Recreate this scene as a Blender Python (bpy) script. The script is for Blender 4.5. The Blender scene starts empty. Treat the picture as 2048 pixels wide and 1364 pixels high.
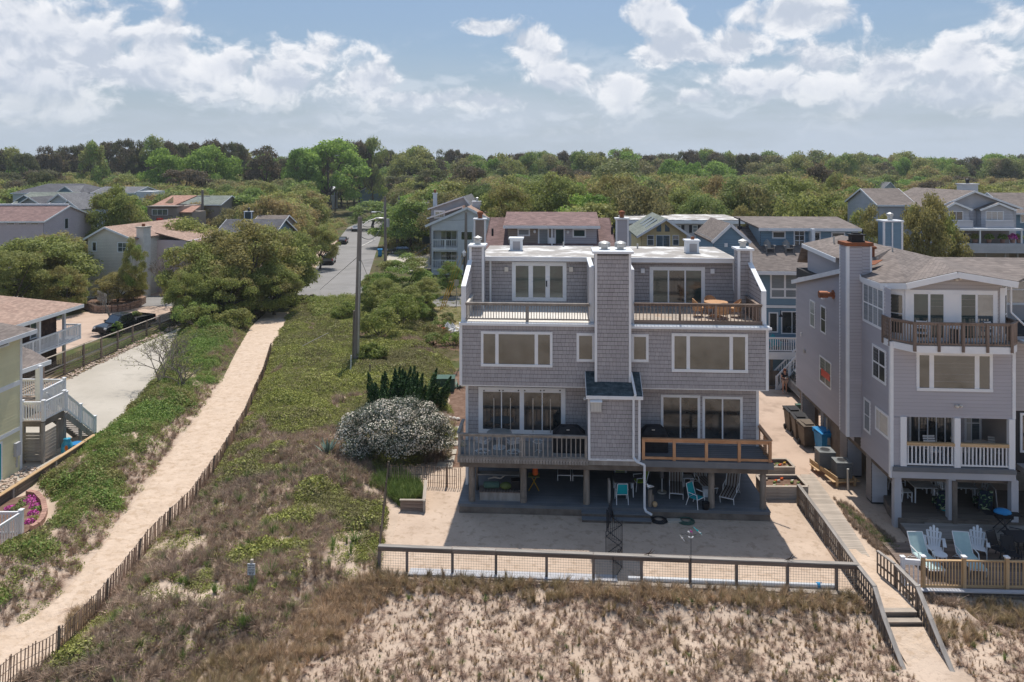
import bpy, math, random
import numpy as np
from mathutils import Vector, Matrix, noise
R = math.radians
rnd = random.Random(7)
S = bpy.context.scene
C = S.collection
# ---------------------------------------------------------------- camera (level, lens shifted down like a view camera)
F = 1500.0; CX = 1024.0; HY = 335.0; CZ = 16.0          # focal length and horizon of the 2048x1364 photograph
cam_d = bpy.data.cameras.new('camera'); cam = bpy.data.objects.new('camera', cam_d); C.objects.link(cam)
cam.location = (0, 0, CZ); cam.rotation_euler = (R(90), 0, 0)
cam_d.sensor_width = 36; cam_d.lens = F/2048*36; cam_d.shift_y = -(682-HY)/2048
cam_d.clip_start = 0.5; cam_d.clip_end = 9000
S.camera = cam
# ---------------------------------------------------------------- sun, exposure
SUN_EL, SUN_AZ = R(64.5), R(5.2)
sd = bpy.data.lights.new('sun', 'SUN'); sd.energy = 3.7; sd.angle = R(0.55); sd.color = (1, .945, .87)
so = bpy.data.objects.new('sun', sd); C.objects.link(so)
sv = Vector((math.sin(SUN_AZ)*math.cos(SUN_EL), math.cos(SUN_AZ)*math.cos(SUN_EL), math.sin(SUN_EL)))
so.rotation_euler = sv.to_track_quat('Z', 'Y').to_euler(); so.location = (0, 60, 80)
S.view_settings.view_transform = 'Standard'; S.view_settings.look = 'None'
S.view_settings.exposure = 0.30; S.view_settings.gamma = 1
S.view_settings.use_curve_mapping = False
S.cycles.max_bounces = 8; S.cycles.diffuse_bounces = 4; S.cycles.glossy_bounces = 2
S.cycles.transparent_max_bounces = 8; S.cycles.transmission_bounces = 4; S.cycles.volume_bounces = 0
# ---------------------------------------------------------------- world: Nishita sky and cumulus clouds, all by direction
W = bpy.data.worlds.new("World"); S.world = W; W.use_nodes = True
nt = W.node_tree; nt.nodes.clear()
def N(nt, t, **k):
 n = nt.nodes.new(t)
 for a, b in k.items(): setattr(n, a, b)
 return n
def MA(nt, op, a, b=None, c=None, clamp=False):
 n = nt.nodes.new('ShaderNodeMath'); n.operation = op; n.use_clamp = clamp
 for i, x in enumerate((a, b, c)):
  if x is None: continue
  if isinstance(x, (int, float)): n.inputs[i].default_value = x
  else: nt.links.new(x, n.inputs[i])
 return n.outputs[0]
def VM(nt, op, a, b=None, out=0):
 n = nt.nodes.new('ShaderNodeVectorMath'); n.operation = op
 for i, x in enumerate((a, b)):
  if x is None: continue
  if isinstance(x, (tuple, list)): n.inputs[i].default_value = x
  else: nt.links.new(x, n.inputs[i])
 return n.outputs[out]
def MIX(nt, f, a, b, blend='MIX'):
 n = nt.nodes.new('ShaderNodeMix'); n.data_type = 'RGBA'; n.blend_type = blend; n.clamp_factor = True
 for s, x in ((n.inputs[0], f), (n.inputs[6], a), (n.inputs[7], b)):
  if isinstance(x, (int, float)): s.default_value = x
  elif isinstance(x, (tuple, list)): s.default_value = (x[0], x[1], x[2], 1)
  else: nt.links.new(x, s)
 return n.outputs[2]
def SMOOTH(nt, x, lo, hi):
 n = nt.nodes.new('ShaderNodeMapRange'); n.interpolation_type = 'SMOOTHSTEP'
 nt.links.new(x, n.inputs[0]); n.inputs[1].default_value = lo; n.inputs[2].default_value = hi
 return n.outputs[0]
def NOISE(nt, vec, scale, detail=5, rough=.55, dist=0.0, out=0):
 n = nt.nodes.new('ShaderNodeTexNoise')
 n.inputs['Scale'].default_value = scale; n.inputs['Detail'].default_value = detail
 n.inputs['Roughness'].default_value = rough; n.inputs['Distortion'].default_value = dist
 if vec is not None: nt.links.new(vec, n.inputs['Vector'])
 return n.outputs[out]
sky = N(nt, 'ShaderNodeTexSky', sky_type='NISHITA', sun_disc=False)
sky.sun_elevation = SUN_EL; sky.sun_rotation = SUN_AZ; sky.air_density = 1.25; sky.dust_density = 1.6; sky.ozone_density = 1.6
tc = N(nt, 'ShaderNodeTexCoord'); dirv = tc.outputs['Generated']
sx = N(nt, 'ShaderNodeSeparateXYZ'); nt.links.new(dirv, sx.inputs[0])
az = MA(nt, 'ARCTAN2', sx.outputs[0], sx.outputs[1]); el = sx.outputs[2]
cmb = N(nt, 'ShaderNodeCombineXYZ'); nt.links.new(az, cmb.inputs[0]); nt.links.new(el, cmb.inputs[1])
ae = cmb.outputs[0]
pv = VM(nt, 'MULTIPLY', dirv, (1, 1, 1.35))
warp = VM(nt, 'ADD', pv, VM(nt, 'SCALE', VM(nt, 'SUBTRACT', NOISE(nt, pv, 9, 3, out=1), (.5, .5, .5))))
warp.node.inputs[1].links[0].from_node.inputs['Scale'].default_value = .07
n1 = NOISE(nt, warp, 10.5, 11, .60)
n2 = NOISE(nt, VM(nt, 'ADD', warp, (-.004, 0, .017)), 10.5, 6, .56)
puffs = [(90, 70, 250, 110), (330, 90, 130, 110), (440, 135, 70, 50), (250, 150, 260, 70), (60, 170, 240, 70),
         (640, 105, 105, 75), (600, 165, 130, 60), (720, 165, 100, 55), (860, 200, 150, 34),
         (975, 55, 90, 24), (1065, 95, 90, 70), (1130, 150, 110, 45), (1230, 170, 110, 50), (1000, 205, 160, 30), (1390, 195, 60, 26),
         (1310, 30, 65, 48), (1325, 105, 105, 55), (1600, 32, 150, 52), (1480, 95, 80, 50), (1640, 125, 110, 62), (1560, 165, 170, 52),
         (1780, 150, 110, 55), (1930, 110, 130, 75), (2030, 40, 80, 80), (1950, 190, 260, 50),
         (-260, 120, 260, 130), (2330, 110, 240, 110), (-700, 150, 260, 90), (2800, 150, 260, 100)]
acc = None
for (px, py, rx, ry) in puffs:
 a0 = math.atan((px-CX)/F); t = (HY-py)/F*math.cos(a0); e0 = t/math.sqrt(1+t*t)
 v = VM(nt, 'MULTIPLY', VM(nt, 'SUBTRACT', ae, (a0, e0, 0)), (F/rx/1.02, F/ry/1.02, 0))
 l = MA(nt, 'SUBTRACT', 1.0, VM(nt, 'LENGTH', v, out=1))
 acc = l if acc is None else MA(nt, 'SMOOTH_MAX', acc, l, .10)
hi_sky = MA(nt, 'MULTIPLY', SMOOTH(nt, el, .24, .4), .42)         # scattered cloud goes on above the frame
bias = MA(nt, 'MAXIMUM', MA(nt, 'MAXIMUM', acc, -.7), MA(nt, 'SUBTRACT', hi_sky, .42))
dens = MA(nt, 'ADD', MA(nt, 'MULTIPLY', bias, .55), MA(nt, 'MULTIPLY', MA(nt, 'SUBTRACT', n1, .565), 1.75))
mask = SMOOTH(nt, dens, -.04, .20)
lit = SMOOTH(nt, MA(nt, 'SUBTRACT', n1, n2), -.085, .075)
thick = SMOOTH(nt, dens, .10, .48)
ccol = MIX(nt, lit, (.46, .51, .595), (.76, .77, .80))
ccol = MIX(nt, MA(nt, 'MULTIPLY', thick, .40), ccol, (.43, .485, .59))
veil = SMOOTH(nt, NOISE(nt, VM(nt, 'MULTIPLY', dirv, (1, 1, 5.0)), 3.6, 6, .6), .38, .72)
low = SMOOTH(nt, el, .17, .0)
skyc = VM(nt, 'MULTIPLY', sky.outputs[0], (.13, .135, .15))
hazec = (.42, .485, .565)
skyc = VM(nt, 'MULTIPLY', MIX(nt, .5, skyc, (.22, .35, .53)), (.68, .68, .68))
skyc = MIX(nt, MA(nt, 'ADD', MA(nt, 'MULTIPLY', low, .85), MA(nt, 'MULTIPLY', MA(nt, 'MULTIPLY', veil, low), .35)), skyc, hazec)
skyc = MIX(nt, MA(nt, 'MULTIPLY', MA(nt, 'MULTIPLY', veil, SMOOTH(nt, el, .17, .07)), .6), skyc, (.46, .52, .61))
n3 = NOISE(nt, VM(nt, 'MULTIPLY', warp, (1, 1, 1.7)), 8.5, 9, .62); n4 = NOISE(nt, VM(nt, 'MULTIPLY', VM(nt, 'ADD', warp, (0, 0, .012)), (1, 1, 1.7)), 8.5, 5, .6)
m3 = MA(nt, 'MULTIPLY', SMOOTH(nt, n3, .46, .62), MA(nt, 'MULTIPLY', SMOOTH(nt, el, .02, .07), SMOOTH(nt, el, .19, .11)))
skyc = MIX(nt, MA(nt, 'MULTIPLY', m3, .42), skyc, MIX(nt, SMOOTH(nt, MA(nt, 'SUBTRACT', n3, n4), -.04, .06), (.46, .52, .61), (.64, .68, .75)))
fin = MIX(nt, MA(nt, 'MULTIPLY', mask, MA(nt, 'SUBTRACT', 1.0, MA(nt, 'MULTIPLY', SMOOTH(nt, el, .12, .03), .80))), skyc, ccol)
bg = N(nt, 'ShaderNodeBackground'); nt.links.new(fin, bg.inputs[0]); bg.inputs[1].default_value = 1.0
wo = N(nt, 'ShaderNodeOutputWorld'); nt.links.new(bg.outputs[0], wo.inputs[0])
try: W.cycles.sampling_method = 'MANUAL'; W.cycles.sample_map_resolution = 512
except Exception: pass
# ---------------------------------------------------------------- materials
MAT = {}
def mat(name, col, col2=None, rough=.75, nscale=3.0, nstretch=(1, 1, 1), bump=.0, bscale=30., metal=0., spec=.3, isl=.0,
  coat=0., stain=None, sscale=.6, slo=.5, shi=.7, course=None, trans=0., objr=0., det=5, bd=.02):
 if name in MAT: return MAT[name]
 m = bpy.data.materials.new(name); m.use_nodes = True; t = m.node_tree
 b = t.nodes['Principled BSDF']; out = t.nodes['Material Output']
 b.inputs['Roughness'].default_value = rough; b.inputs['Metallic'].default_value = metal
 b.inputs['Specular IOR Level'].default_value = spec
 if coat: b.inputs['Coat Weight'].default_value = coat; b.inputs['Coat Roughness'].default_value = .03
 co = N(t, 'ShaderNodeTexCoord').outputs['Object']
 vec = VM(t, 'MULTIPLY', co, nstretch) if nstretch != (1, 1, 1) else co
 c = col
 if col2 is not None: c = MIX(t, SMOOTH(t, NOISE(t, vec, nscale, det, .6), .32, .68), col, col2)
 if stain is not None: c = MIX(t, MA(t, 'MULTIPLY', SMOOTH(t, NOISE(t, co, sscale, 6, .62), slo, shi), .8), c, stain)
 if isl:
  g = N(t, 'ShaderNodeNewGeometry')
  f = MA(t, 'ADD', MA(t, 'MULTIPLY', g.outputs['Random Per Island'], 2*isl), 1-isl)
  c = MIX(t, 1.0, c, f, 'MULTIPLY')
 if objr:
  o = N(t, 'ShaderNodeObjectInfo')
  f = MA(t, 'ADD', MA(t, 'MULTIPLY', o.outputs['Random'], 2*objr), 1-objr)
  c = MIX(t, 1.0, c, f, 'MULTIPLY')
 hgt = None
 if course:                                            # roof shingle courses follow lines of equal height
  s = N(t, 'ShaderNodeSeparateXYZ'); t.links.new(co, s.inputs[0])
  fr = MA(t, 'FRACT', MA(t, 'DIVIDE', s.outputs[2], course))
  row = MA(t, 'FLOOR', MA(t, 'DIVIDE', s.outputs[2], course))
  cb = N(t, 'ShaderNodeCombineXYZ')
  t.links.new(MA(t, 'FLOOR', MA(t, 'ADD', MA(t, 'MULTIPLY', s.outputs[0], 3.0), MA(t, 'MULTIPLY', row, .37))), cb.inputs[0])
  t.links.new(MA(t, 'FLOOR', MA(t, 'MULTIPLY', s.outputs[1], 3.0)), cb.inputs[1]); t.links.new(row, cb.inputs[2])
  wn = N(t, 'ShaderNodeTexWhiteNoise'); t.links.new(cb.outputs[0], wn.inputs[0])
  c = MIX(t, 1.0, c, MA(t, 'ADD', MA(t, 'MULTIPLY', wn.outputs[0], .42), .79), 'MULTIPLY')
  c = MIX(t, MA(t, 'MULTIPLY', SMOOTH(t, fr, .22, .0), .35), c, (.03, .028, .028))
  hgt = fr
 if bump:
  bn = N(t, 'ShaderNodeBump'); bn.inputs['Strength'].default_value = bump; bn.inputs['Distance'].default_value = bd
  h = NOISE(t, VM(t, 'MULTIPLY', co, nstretch), bscale, 4, .6)
  if hgt is not None: h = MA(t, 'ADD', h, MA(t, 'MULTIPLY', hgt, .8))
  t.links.new(h, bn.inputs['Height']); t.links.new(bn.outputs[0], b.inputs['Normal'])
 if isinstance(c, tuple): b.inputs['Base Color'].default_value = (*c, 1)
 else: t.links.new(c, b.inputs['Base Color'])
 if trans:
  tr = N(t, 'ShaderNodeBsdfTranslucent'); mx = N(t, 'ShaderNodeMixShader'); mx.inputs[0].default_value = trans
  if isinstance(c, tuple): tr.inputs[0].default_value = (*c, 1)
  else: t.links.new(c, tr.inputs[0])
  t.links.new(b.outputs[0], mx.inputs[1]); t.links.new(tr.outputs[0], mx.inputs[2]); t.links.new(mx.outputs[0], out.inputs[0])
 MAT[name] = m; return m
def glassmat(name, col, refl, col2=None, ns=2.0, stretch=(1, 1, 1), rough=.02):
 m = bpy.data.materials.new(name); m.use_nodes = True; t = m.node_tree
 b = t.nodes['Principled BSDF']; b.inputs['Roughness'].default_value = .6; b.inputs['Specular IOR Level'].default_value = .2
 c = col
 co = N(t, 'ShaderNodeTexCoord').outputs['Object']
 if col2:
  c = MIX(t, SMOOTH(t, NOISE(t, VM(t, 'MULTIPLY', co, stretch), ns, 3), .4, .6), col, col2); t.links.new(c, b.inputs['Base Color'])
 else: b.inputs['Base Color'].default_value = (*col, 1)
 g = N(t, 'ShaderNodeBsdfGlossy'); g.inputs['Roughness'].default_value = rough; g.inputs[0].default_value = (.9, .95, 1, 1)
 bn = N(t, 'ShaderNodeBump'); bn.inputs['Strength'].default_value = .04; bn.inputs['Distance'].default_value = .02
 t.links.new(NOISE(t, co, 1.4, 1), bn.inputs['Height']); t.links.new(bn.outputs[0], g.inputs['Normal'])
 mx = N(t, 'ShaderNodeMixShader'); mx.inputs[0].default_value = refl
 t.links.new(b.outputs[0], mx.inputs[1]); t.links.new(g.outputs[0], mx.inputs[2]); t.links.new(mx.outputs[0], t.nodes['Material Output'].inputs[0])
 MAT[name] = m; return m
# ---------------------------------------------------------------- geometry helpers
class MB:
 def __init__(s): s.v = []; s.f = []
 def add(s, vs, fs):
  n = len(s.v); s.v += [tuple(q) for q in vs]; s.f += [tuple(i+n for i in f) for f in fs]; return s
 def box(s, x0, x1, y0, y1, z0, z1):
  x0, x1 = min(x0, x1), max(x0, x1); y0, y1 = min(y0, y1), max(y0, y1); z0, z1 = min(z0, z1), max(z0, z1)
  return s.add([(x0, y0, z0), (x1, y0, z0), (x1, y1, z0), (x0, y1, z0), (x0, y0, z1), (x1, y0, z1), (x1, y1, z1), (x0, y1, z1)],
                     [(0, 3, 2, 1), (4, 5, 6, 7), (0, 1, 5, 4), (1, 2, 6, 5), (2, 3, 7, 6), (3, 0, 4, 7)])
 def beam(s, p, q, w, h, up=(0, 0, 1)):
  p = Vector(p); q = Vector(q); d = (q-p).normalized(); u = Vector(up)
  if abs(d.dot(u)) > .99: u = Vector((0, 1, 0))
  a = d.cross(u).normalized()*w/2; b = a.cross(d).normalized()*h/2
  return s.add([p-a-b, p+a-b, p+a+b, p-a+b, q-a-b, q+a-b, q+a+b, q-a+b],
                     [(0, 1, 2, 3), (7, 6, 5, 4), (0, 4, 5, 1), (1, 5, 6, 2), (2, 6, 7, 3), (3, 7, 4, 0)])
 def tube(s, p, q, r, r2=None, n=8, cap=True):
  p = Vector(p); q = Vector(q); r2 = r if r2 is None else r2; d = (q-p).normalized()
  a = d.orthogonal().normalized(); b = d.cross(a); vs = [];
  for c, rr in ((p, r), (q, r2)):
   for i in range(n):
    t = 2*math.pi*i/n; vs.append(c+a*math.cos(t)*rr+b*math.sin(t)*rr)
  fs = [(i, (i+1) % n, n+(i+1) % n, n+i) for i in range(n)]
  if cap: fs += [tuple(range(n-1, -1, -1)), tuple(range(n, 2*n))]
  return s.add(vs, fs)
 def path(s, pts, r, n=6):
  for i in range(len(pts)-1):
   rr = r[i] if isinstance(r, (list, tuple)) else r; r2 = r[i+1] if isinstance(r, (list, tuple)) else r
   s.tube(pts[i], pts[i+1], rr, r2, n)
  return s
 def lathe(s, prof, n=16, c=(0, 0, 0)):
  vs = []
  for (r, z) in prof:
   for i in range(n):
    t = 2*math.pi*i/n; vs.append((c[0]+r*math.cos(t), c[1]+r*math.sin(t), c[2]+z))
  fs = []
  for k in range(len(prof)-1):
   for i in range(n): fs.append((k*n+i, k*n+(i+1) % n, (k+1)*n+(i+1) % n, (k+1)*n+i))
  fs += [tuple(range(n-1, -1, -1)), tuple((len(prof)-1)*n+i for i in range(n))]
  return s.add(vs, fs)
 def poly(s, pts): return s.add(pts, [tuple(range(len(pts)))])
 def slab(s, pts, d):                                  # polygon thickened by vector d
  n = len(pts); d = Vector(d)
  vs = [Vector(p) for p in pts] + [Vector(p)+d for p in pts]
  return s.add(vs, [tuple(range(n)), tuple(range(2*n-1, n-1, -1))]+[(i, n+i, n+(i+1) % n, (i+1) % n) for i in range(n)])
 def ell(s, c, r, n=8, m=6):
  vs = []; fs = []
  for j in range(m+1):
   ph = math.pi*j/m
   for i in range(n):
    t = 2*math.pi*i/n; vs.append((c[0]+r[0]*math.sin(ph)*math.cos(t), c[1]+r[1]*math.sin(ph)*math.sin(t), c[2]+r[2]*math.cos(ph)))
  for j in range(m):
   for i in range(n): fs.append((j*n+i, (j+1)*n+i, (j+1)*n+(i+1) % n, j*n+(i+1) % n))
  return s.add(vs, fs)
 def mesh(s, name, m, smooth=False):
  me = bpy.data.meshes.new(name); me.from_pydata(s.v, [], s.f)
  if m is not None: me.materials.append(MAT[m] if isinstance(m, str) else m)
  if smooth: me.polygons.foreach_set('use_smooth', [True]*len(me.polygons))
  return me
def O(name, mb, m=None, parent=None, loc=None, rz=None, kind=None, label=None, smooth=False, **k):
 me = mb.mesh(name, m, smooth) if isinstance(mb, MB) else mb
 o = bpy.data.objects.new(name, me); C.objects.link(o)
 if parent is not None: o.parent = parent
 if loc is not None: o.location = loc
 if rz is not None: o.rotation_euler = (0, 0, rz)
 if kind: o['kind'] = kind
 if label: o['label'] = label
 for a, b in k.items():
  if b: o[a] = b
 return o
def thing(name, label, cat, loc=(0, 0, 0), rz=0, group=None):
 o = bpy.data.objects.new(name, None); C.objects.link(o); o.location = loc; o.rotation_euler = (0, 0, rz)
 o.empty_display_size = .1; o['label'] = label; o['category'] = cat
 if group: o['group'] = group
 return o
def copy_tree(o, parent=None, label=None, loc=None, rz=None):
 c = o.copy(); C.objects.link(c); c.parent = parent
 if label: c['label'] = label
 if loc is not None: c.location = loc
 if rz is not None: c.rotation_euler = (0, 0, rz)
 for ch in list(o.children): copy_tree(ch, c)
 return c
UB = {}
def unit(m):
 if m not in UB: UB[m] = MB().box(-.5, .5, -.5, .5, -.5, .5).mesh('piece', m)
 return UB[m]
def bar(name, p, q, w, h, m, parent, up=(0, 0, 1), **k):                 # a straight board: shared unit mesh, scaled
 p = Vector(p); q = Vector(q); d = q-p; L = d.length; d.normalize(); u = Vector(up)
 if abs(d.dot(u)) > .99: u = Vector((0, 1, 0))
 a = d.cross(u).normalized(); b = a.cross(d).normalized()
 o = bpy.data.objects.new(name, unit(m)); C.objects.link(o); o.parent = parent
 M = Matrix((a, d, b)).transposed().to_4x4(); M.translation = (p+q)/2
 o.matrix_local = M @ Matrix.Diagonal((w, L, h, 1))
 for x, y in k.items(): o[x] = y
 return o
def G(px, py, z=0):                                       # where a sight line meets the height z
 D = (CZ-z)*F/(py-HY); return ((px-CX)/F*D, D)
def XD(px, D): return (px-CX)/F*D
def ZD(py, D): return CZ-(py-HY)/F*D
class Fr:                                                 # a building's own axes: u along its front, v backwards
 def __init__(s, x, y, th, z=0): s.o = (x, y); s.c = math.cos(th); s.s = math.sin(th); s.th = th; s.z = z
 def w(s, u, v, z=0): return (s.o[0]+u*s.c+v*s.s, s.o[1]-u*s.s+v*s.c, z+s.z)
 def f(s, px, py, v):                                  # sight line on the plane v = const -> (u, z)
  a = (px-CX)/F; D = (v+s.o[0]*s.s+s.o[1]*s.c)/(a*s.s+s.c); x = a*D-s.o[0]; y = D-s.o[1]
  return (x*s.c-y*s.s, ZD(py, D)-s.z)
 def l(s, px, py, u):                                  # on the plane u = const -> (v, z)
  a = (px-CX)/F; D = (u+s.o[0]*s.c-s.o[1]*s.s)/(a*s.c-s.s); x = a*D-s.o[0]; y = D-s.o[1]
  return (x*s.s+y*s.c, ZD(py, D)-s.z)
 def g(s, px, py, z):
  x, y = G(px, py, z+s.z); x -= s.o[0]; y -= s.o[1]; return (x*s.c-y*s.s, x*s.s+y*s.c)
 def root(s, name, label, cat, group=None):
  return thing(name, label, cat, (s.o[0], s.o[1], s.z), -s.th, group)
# a wall plane: side 'f' faces -v at v=at, 'l' faces -u at u=at, 'r' faces +u, 'b' faces +v ; (a, z, n outwards)
def Q(side, at):
 if side == 'f': return lambda a, z, n=0: (a, at-n, z)
 if side == 'b': return lambda a, z, n=0: (a, at+n, z)
 if side == 'l': return lambda a, z, n=0: (at-n, a, z)
 return lambda a, z, n=0: (at+n, a, z)
def pbox(mb, q, a0, a1, z0, z1, n0, n1):
 p = q(a0, z0, n0); r = q(a1, z1, n1); mb.box(p[0], r[0], p[1], r[1], p[2], r[2]); return mb
def clip(poly, z):                                        # a-range of a convex polygon at height z
 xs = []
 for i in range(len(poly)):
  (a, b), (c, d) = poly[i], poly[(i+1) % len(poly)]
  if (b-z)*(d-z) <= 0 and abs(b-d) > 1e-6: xs.append(a+(c-a)*(z-b)/(d-b))
 return (min(xs), max(xs)) if len(xs) > 1 else None
def siding(parent, side, at, poly, kind, m, step=.19, proud=.03, name=None, seed=1, width=(.12, .24)):
 """courses of shingles or lap boards over the convex polygon poly [(a, z), ...]; every piece has its own faces"""
 q = Q(side, at); mb = MB(); zs = [p[1] for p in poly]; z = min(zs); r = random.Random(seed); top = max(zs)
 flip = side in 'lb'
 while z < top-.01:
  z1 = min(z+step, top); k0 = clip(poly, z+.002); k1 = clip(poly, z1-.002)
  if k0 and k1:
   if kind == 'lap':
    j = .008+(r.random()-.5)*.002
    P = [q(k0[0], z, proud+j), q(k0[1], z, proud+j), q(k1[1], z1-.013, .006), q(k1[0], z1-.013, .006), q(k0[0], z, 0), q(k0[1], z, 0)]
    mb.add(P, [(0, 1, 2, 3) if not flip else (3, 2, 1, 0), (4, 5, 1, 0) if not flip else (0, 1, 5, 4)])
   else:
    lo, hi = min(k0[0], k1[0]), max(k0[1], k1[1]); a = lo-r.random()*.1
    while a < hi:
     w = r.uniform(*width); b = min(a+w, hi); s0 = max(a, lo)+.0035; s1 = b-.0035; a += w
     if s1-s0 < .02: continue
     t0 = max(s0, k1[0]); t1 = min(s1, k1[1]); s0 = max(s0, k0[0]); s1 = min(s1, k0[1])
     if t1 <= t0 or s1 <= s0: continue
     j = r.uniform(-.006, .004); zb = z+r.uniform(0, .006); n = proud+j
     P = [q(s0, zb, n), q(s1, zb, n), q(t1, z1-.018, .004), q(t0, z1-.018, .004), q(s0, zb, 0), q(s1, zb, 0)]
     mb.add(P, [(0, 1, 2, 3) if not flip else (3, 2, 1, 0), (4, 5, 1, 0) if not flip else (0, 1, 5, 4), (0, 3, 4), (1, 5, 2)])
  z = z1
 return O(name or ('shingle_courses' if kind != 'lap' else 'siding_boards'), mb, m, parent, kind='stuff')
def window(parent, side, at, a0, a1, z0, z1, cols=(1,), rows=(1,), trim=.1, fm='trim_white', pane='pane_dark', name='window',
           mull=.05, depth=.05, sub=True, panes=None, sill=False):
 """cols, rows: relative widths of the lights; the frame is the part, each pane a sub-part"""
 if a0 > a1: a0, a1 = a1, a0
 q = Q(side, at); mb = MB(); t = trim
 pbox(mb, q, a0, a1, z1-t, z1, .0, depth); pbox(mb, q, a0, a1, z0, z0+t, .0, depth+(.03 if sill else 0))
 pbox(mb, q, a0, a0+t, z0+t, z1-t, .0, depth-.002); pbox(mb, q, a1-t, a1, z0+t, z1-t, .0, depth-.002)
 W_ = a1-a0-2*t; H_ = z1-z0-2*t; tw = sum(cols); th = sum(rows)
 xs = [a0+t]; zz = [z0+t]
 for c in cols: xs.append(xs[-1]+W_*c/tw)
 for c in rows: zz.append(zz[-1]+H_*c/th)
 for x in xs[1:-1]: pbox(mb, q, x-mull/2, x+mull/2, z0+t, z1-t, .0, depth-.008)
 for z in zz[1:-1]: pbox(mb, q, a0+t, a1-t, z-mull/2, z+mull/2, .0, depth-.012)
 w = O(name, mb, fm, parent); k = 0
 for i in range(len(cols)):
  for j in range(len(rows)):
   pm = panes[k % len(panes)] if panes else pane; k += 1
   g = MB(); l0 = xs[i]+(mull/2 if i else 0); l1 = xs[i+1]-(mull/2 if i < len(cols)-1 else 0)
   h0 = zz[j]+(mull/2 if j else 0); h1 = zz[j+1]-(mull/2 if j < len(rows)-1 else 0)
   pbox(g, q, l0, l1, h0, h1, .0, .0395-.002*(i % 2)-.001*(j % 2)); O('pane', g, pm, w)
 return w
def winf(fr, parent, v, px0, py0, px1, py1, **k):         # window on a front wall from its outline in the photograph
 (u0, z1), (u1, z0) = fr.f(px0, py0, v), fr.f(px1, py1, v); (_, z1b), (_, z0b) = fr.f(px1, py0, v), fr.f(px0, py1, v)
 return window(parent, 'f', v, u0, u1, (z0+z0b)/2, (z1+z1b)/2, **k)
def winl(fr, parent, u, px0, py0, px1, py1, **k):         # side wall facing -u; (px0,py0) far top corner, (px1,py1) near bottom corner
 (v0, z1), (v1, z0) = fr.l(px0, py0, u), fr.l(px1, py1, u)
 return window(parent, 'l', u, v1, v0, z0, z1, **k)
def rail(parent, p, q, ht, top=(.09, .04), bot=.08, bal=(.035, .035), gap=.13, m='wood_grey', mb_=None, posts=(), pw=.09, name='railing', botm=True, pext=0, cap=None, capm=None):
 """one run of railing: the part carries top and bottom rail; posts and balusters are its sub-parts"""
 p = Vector(p); q = Vector(q); d = q-p; L = Vector((d.x, d.y, 0)).length; mb_ = mb_ or m; up = Vector((0, 0, 1))
 r = MB().beam(p+up*(ht-top[1]/2), q+up*(ht-top[1]/2), top[0], top[1])
 r.beam(p+up*(ht-top[1]-.045), q+up*(ht-top[1]-.045), .035, .085)
 if botm: r.beam(p+up*bot, q+up*bot, .04, .07)
 o = O(name, r, m, parent)
 n = max(1, int(L/gap))
 for i in range(n):
  t = (i+.5)/n; c = p+d*t
  bar('baluster', c+up*(bot-.03), c+up*(ht-top[1]-.01), bal[0], bal[1], mb_, o)
 for t in posts:
  c = p+d*t; bar('post', c+up*(-pext), c+up*(ht+(.0 if not cap else .06)), pw, pw, m, o)
  if cap: bar('post_cap', c+up*(ht+.06), c+up*(ht+.1), pw+.05, pw+.05, capm or m, o)
 return o
def roofslab(parent, pts, m, t=.09, name='roof', **k):
 return O(name, MB().slab(pts, (0, 0, -t)), m, parent, **k)
def noise2(x, y, s): return noise.noise(Vector((x/s, y/s, 3.7)))
# ---------------------------------------------------------------- materials of the place
mat('sand', (.50, .385, .295), (.58, .455, .355), rough=.95, nscale=.5, bump=1.0, bscale=4.5, spec=.1, stain=(.40, .30, .22), sscale=2.6, slo=.5, shi=.66, bd=.05)
mat('sand_path', (.55, .425, .32), (.62, .49, .38), rough=.95, nscale=1.6, bump=1.0, bscale=3.4, spec=.1, stain=(.47, .35, .25), sscale=3.0, slo=.5, shi=.64, bd=.09)
mat('soil', (.13, .10, .06), (.22, .16, .10), rough=.95, nscale=.15, bump=.5, bscale=6, stain=(.07, .085, .03), sscale=.08, slo=.4, shi=.6)
mat('lawn', (.14, .135, .05), (.25, .20, .10), rough=.95, nscale=.4, bump=.6, bscale=20)
mat('mulch', (.13, .075, .05), (.22, .14, .10), rough=.95, nscale=2.5, bump=.8, bscale=12)
mat('concrete', (.42, .38, .32), (.50, .455, .39), rough=.9, nscale=.35, bump=.2, bscale=9, stain=(.38, .345, .29), sscale=.7)
mat('concrete_tan', (.46, .34, .26), (.53, .40, .31), rough=.9, nscale=.35, bump=.2, bscale=9, stain=(.34, .25, .19), sscale=.6)
mat('asphalt', (.225, .215, .205), (.27, .26, .25), rough=.9, nscale=.25, bump=.3, bscale=25, stain=(.17, .165, .16), sscale=.15)
mat('shingle_grey', (.38, .358, .362), (.415, .392, .397), rough=.85, nscale=.7, isl=.07, bump=.3, bscale=40, nstretch=(1, 1, .25))
mat('backing_grey', (.05, .047, .048))  # near-black colour puts the shadow lines of siding courses into the gaps
mat('lap_grey', (.43, .41, .435), (.46, .44, .465), rough=.7, nscale=.7, isl=.025, bump=.15, bscale=30, nstretch=(.3, .3, 2))
mat('lap_warm', (.46, .43, .425), (.49, .46, .455), rough=.7, nscale=.7, isl=.03, bump=.15, bscale=30, nstretch=(.3, .3, 2))
mat('lap_blue', (.175, .27, .35), (.20, .30, .385), rough=.7, nscale=.7, isl=.03)
mat('lap_white', (.58, .60, .62), (.64, .66, .68), rough=.7, nscale=.7, isl=.03)
mat('lap_palegrey', (.44, .445, .47), (.50, .50, .53), rough=.7, nscale=.7, isl=.03)
mat('lap_cream', (.66, .61, .53), (.72, .67, .59), rough=.7, nscale=.7, isl=.03)
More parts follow.
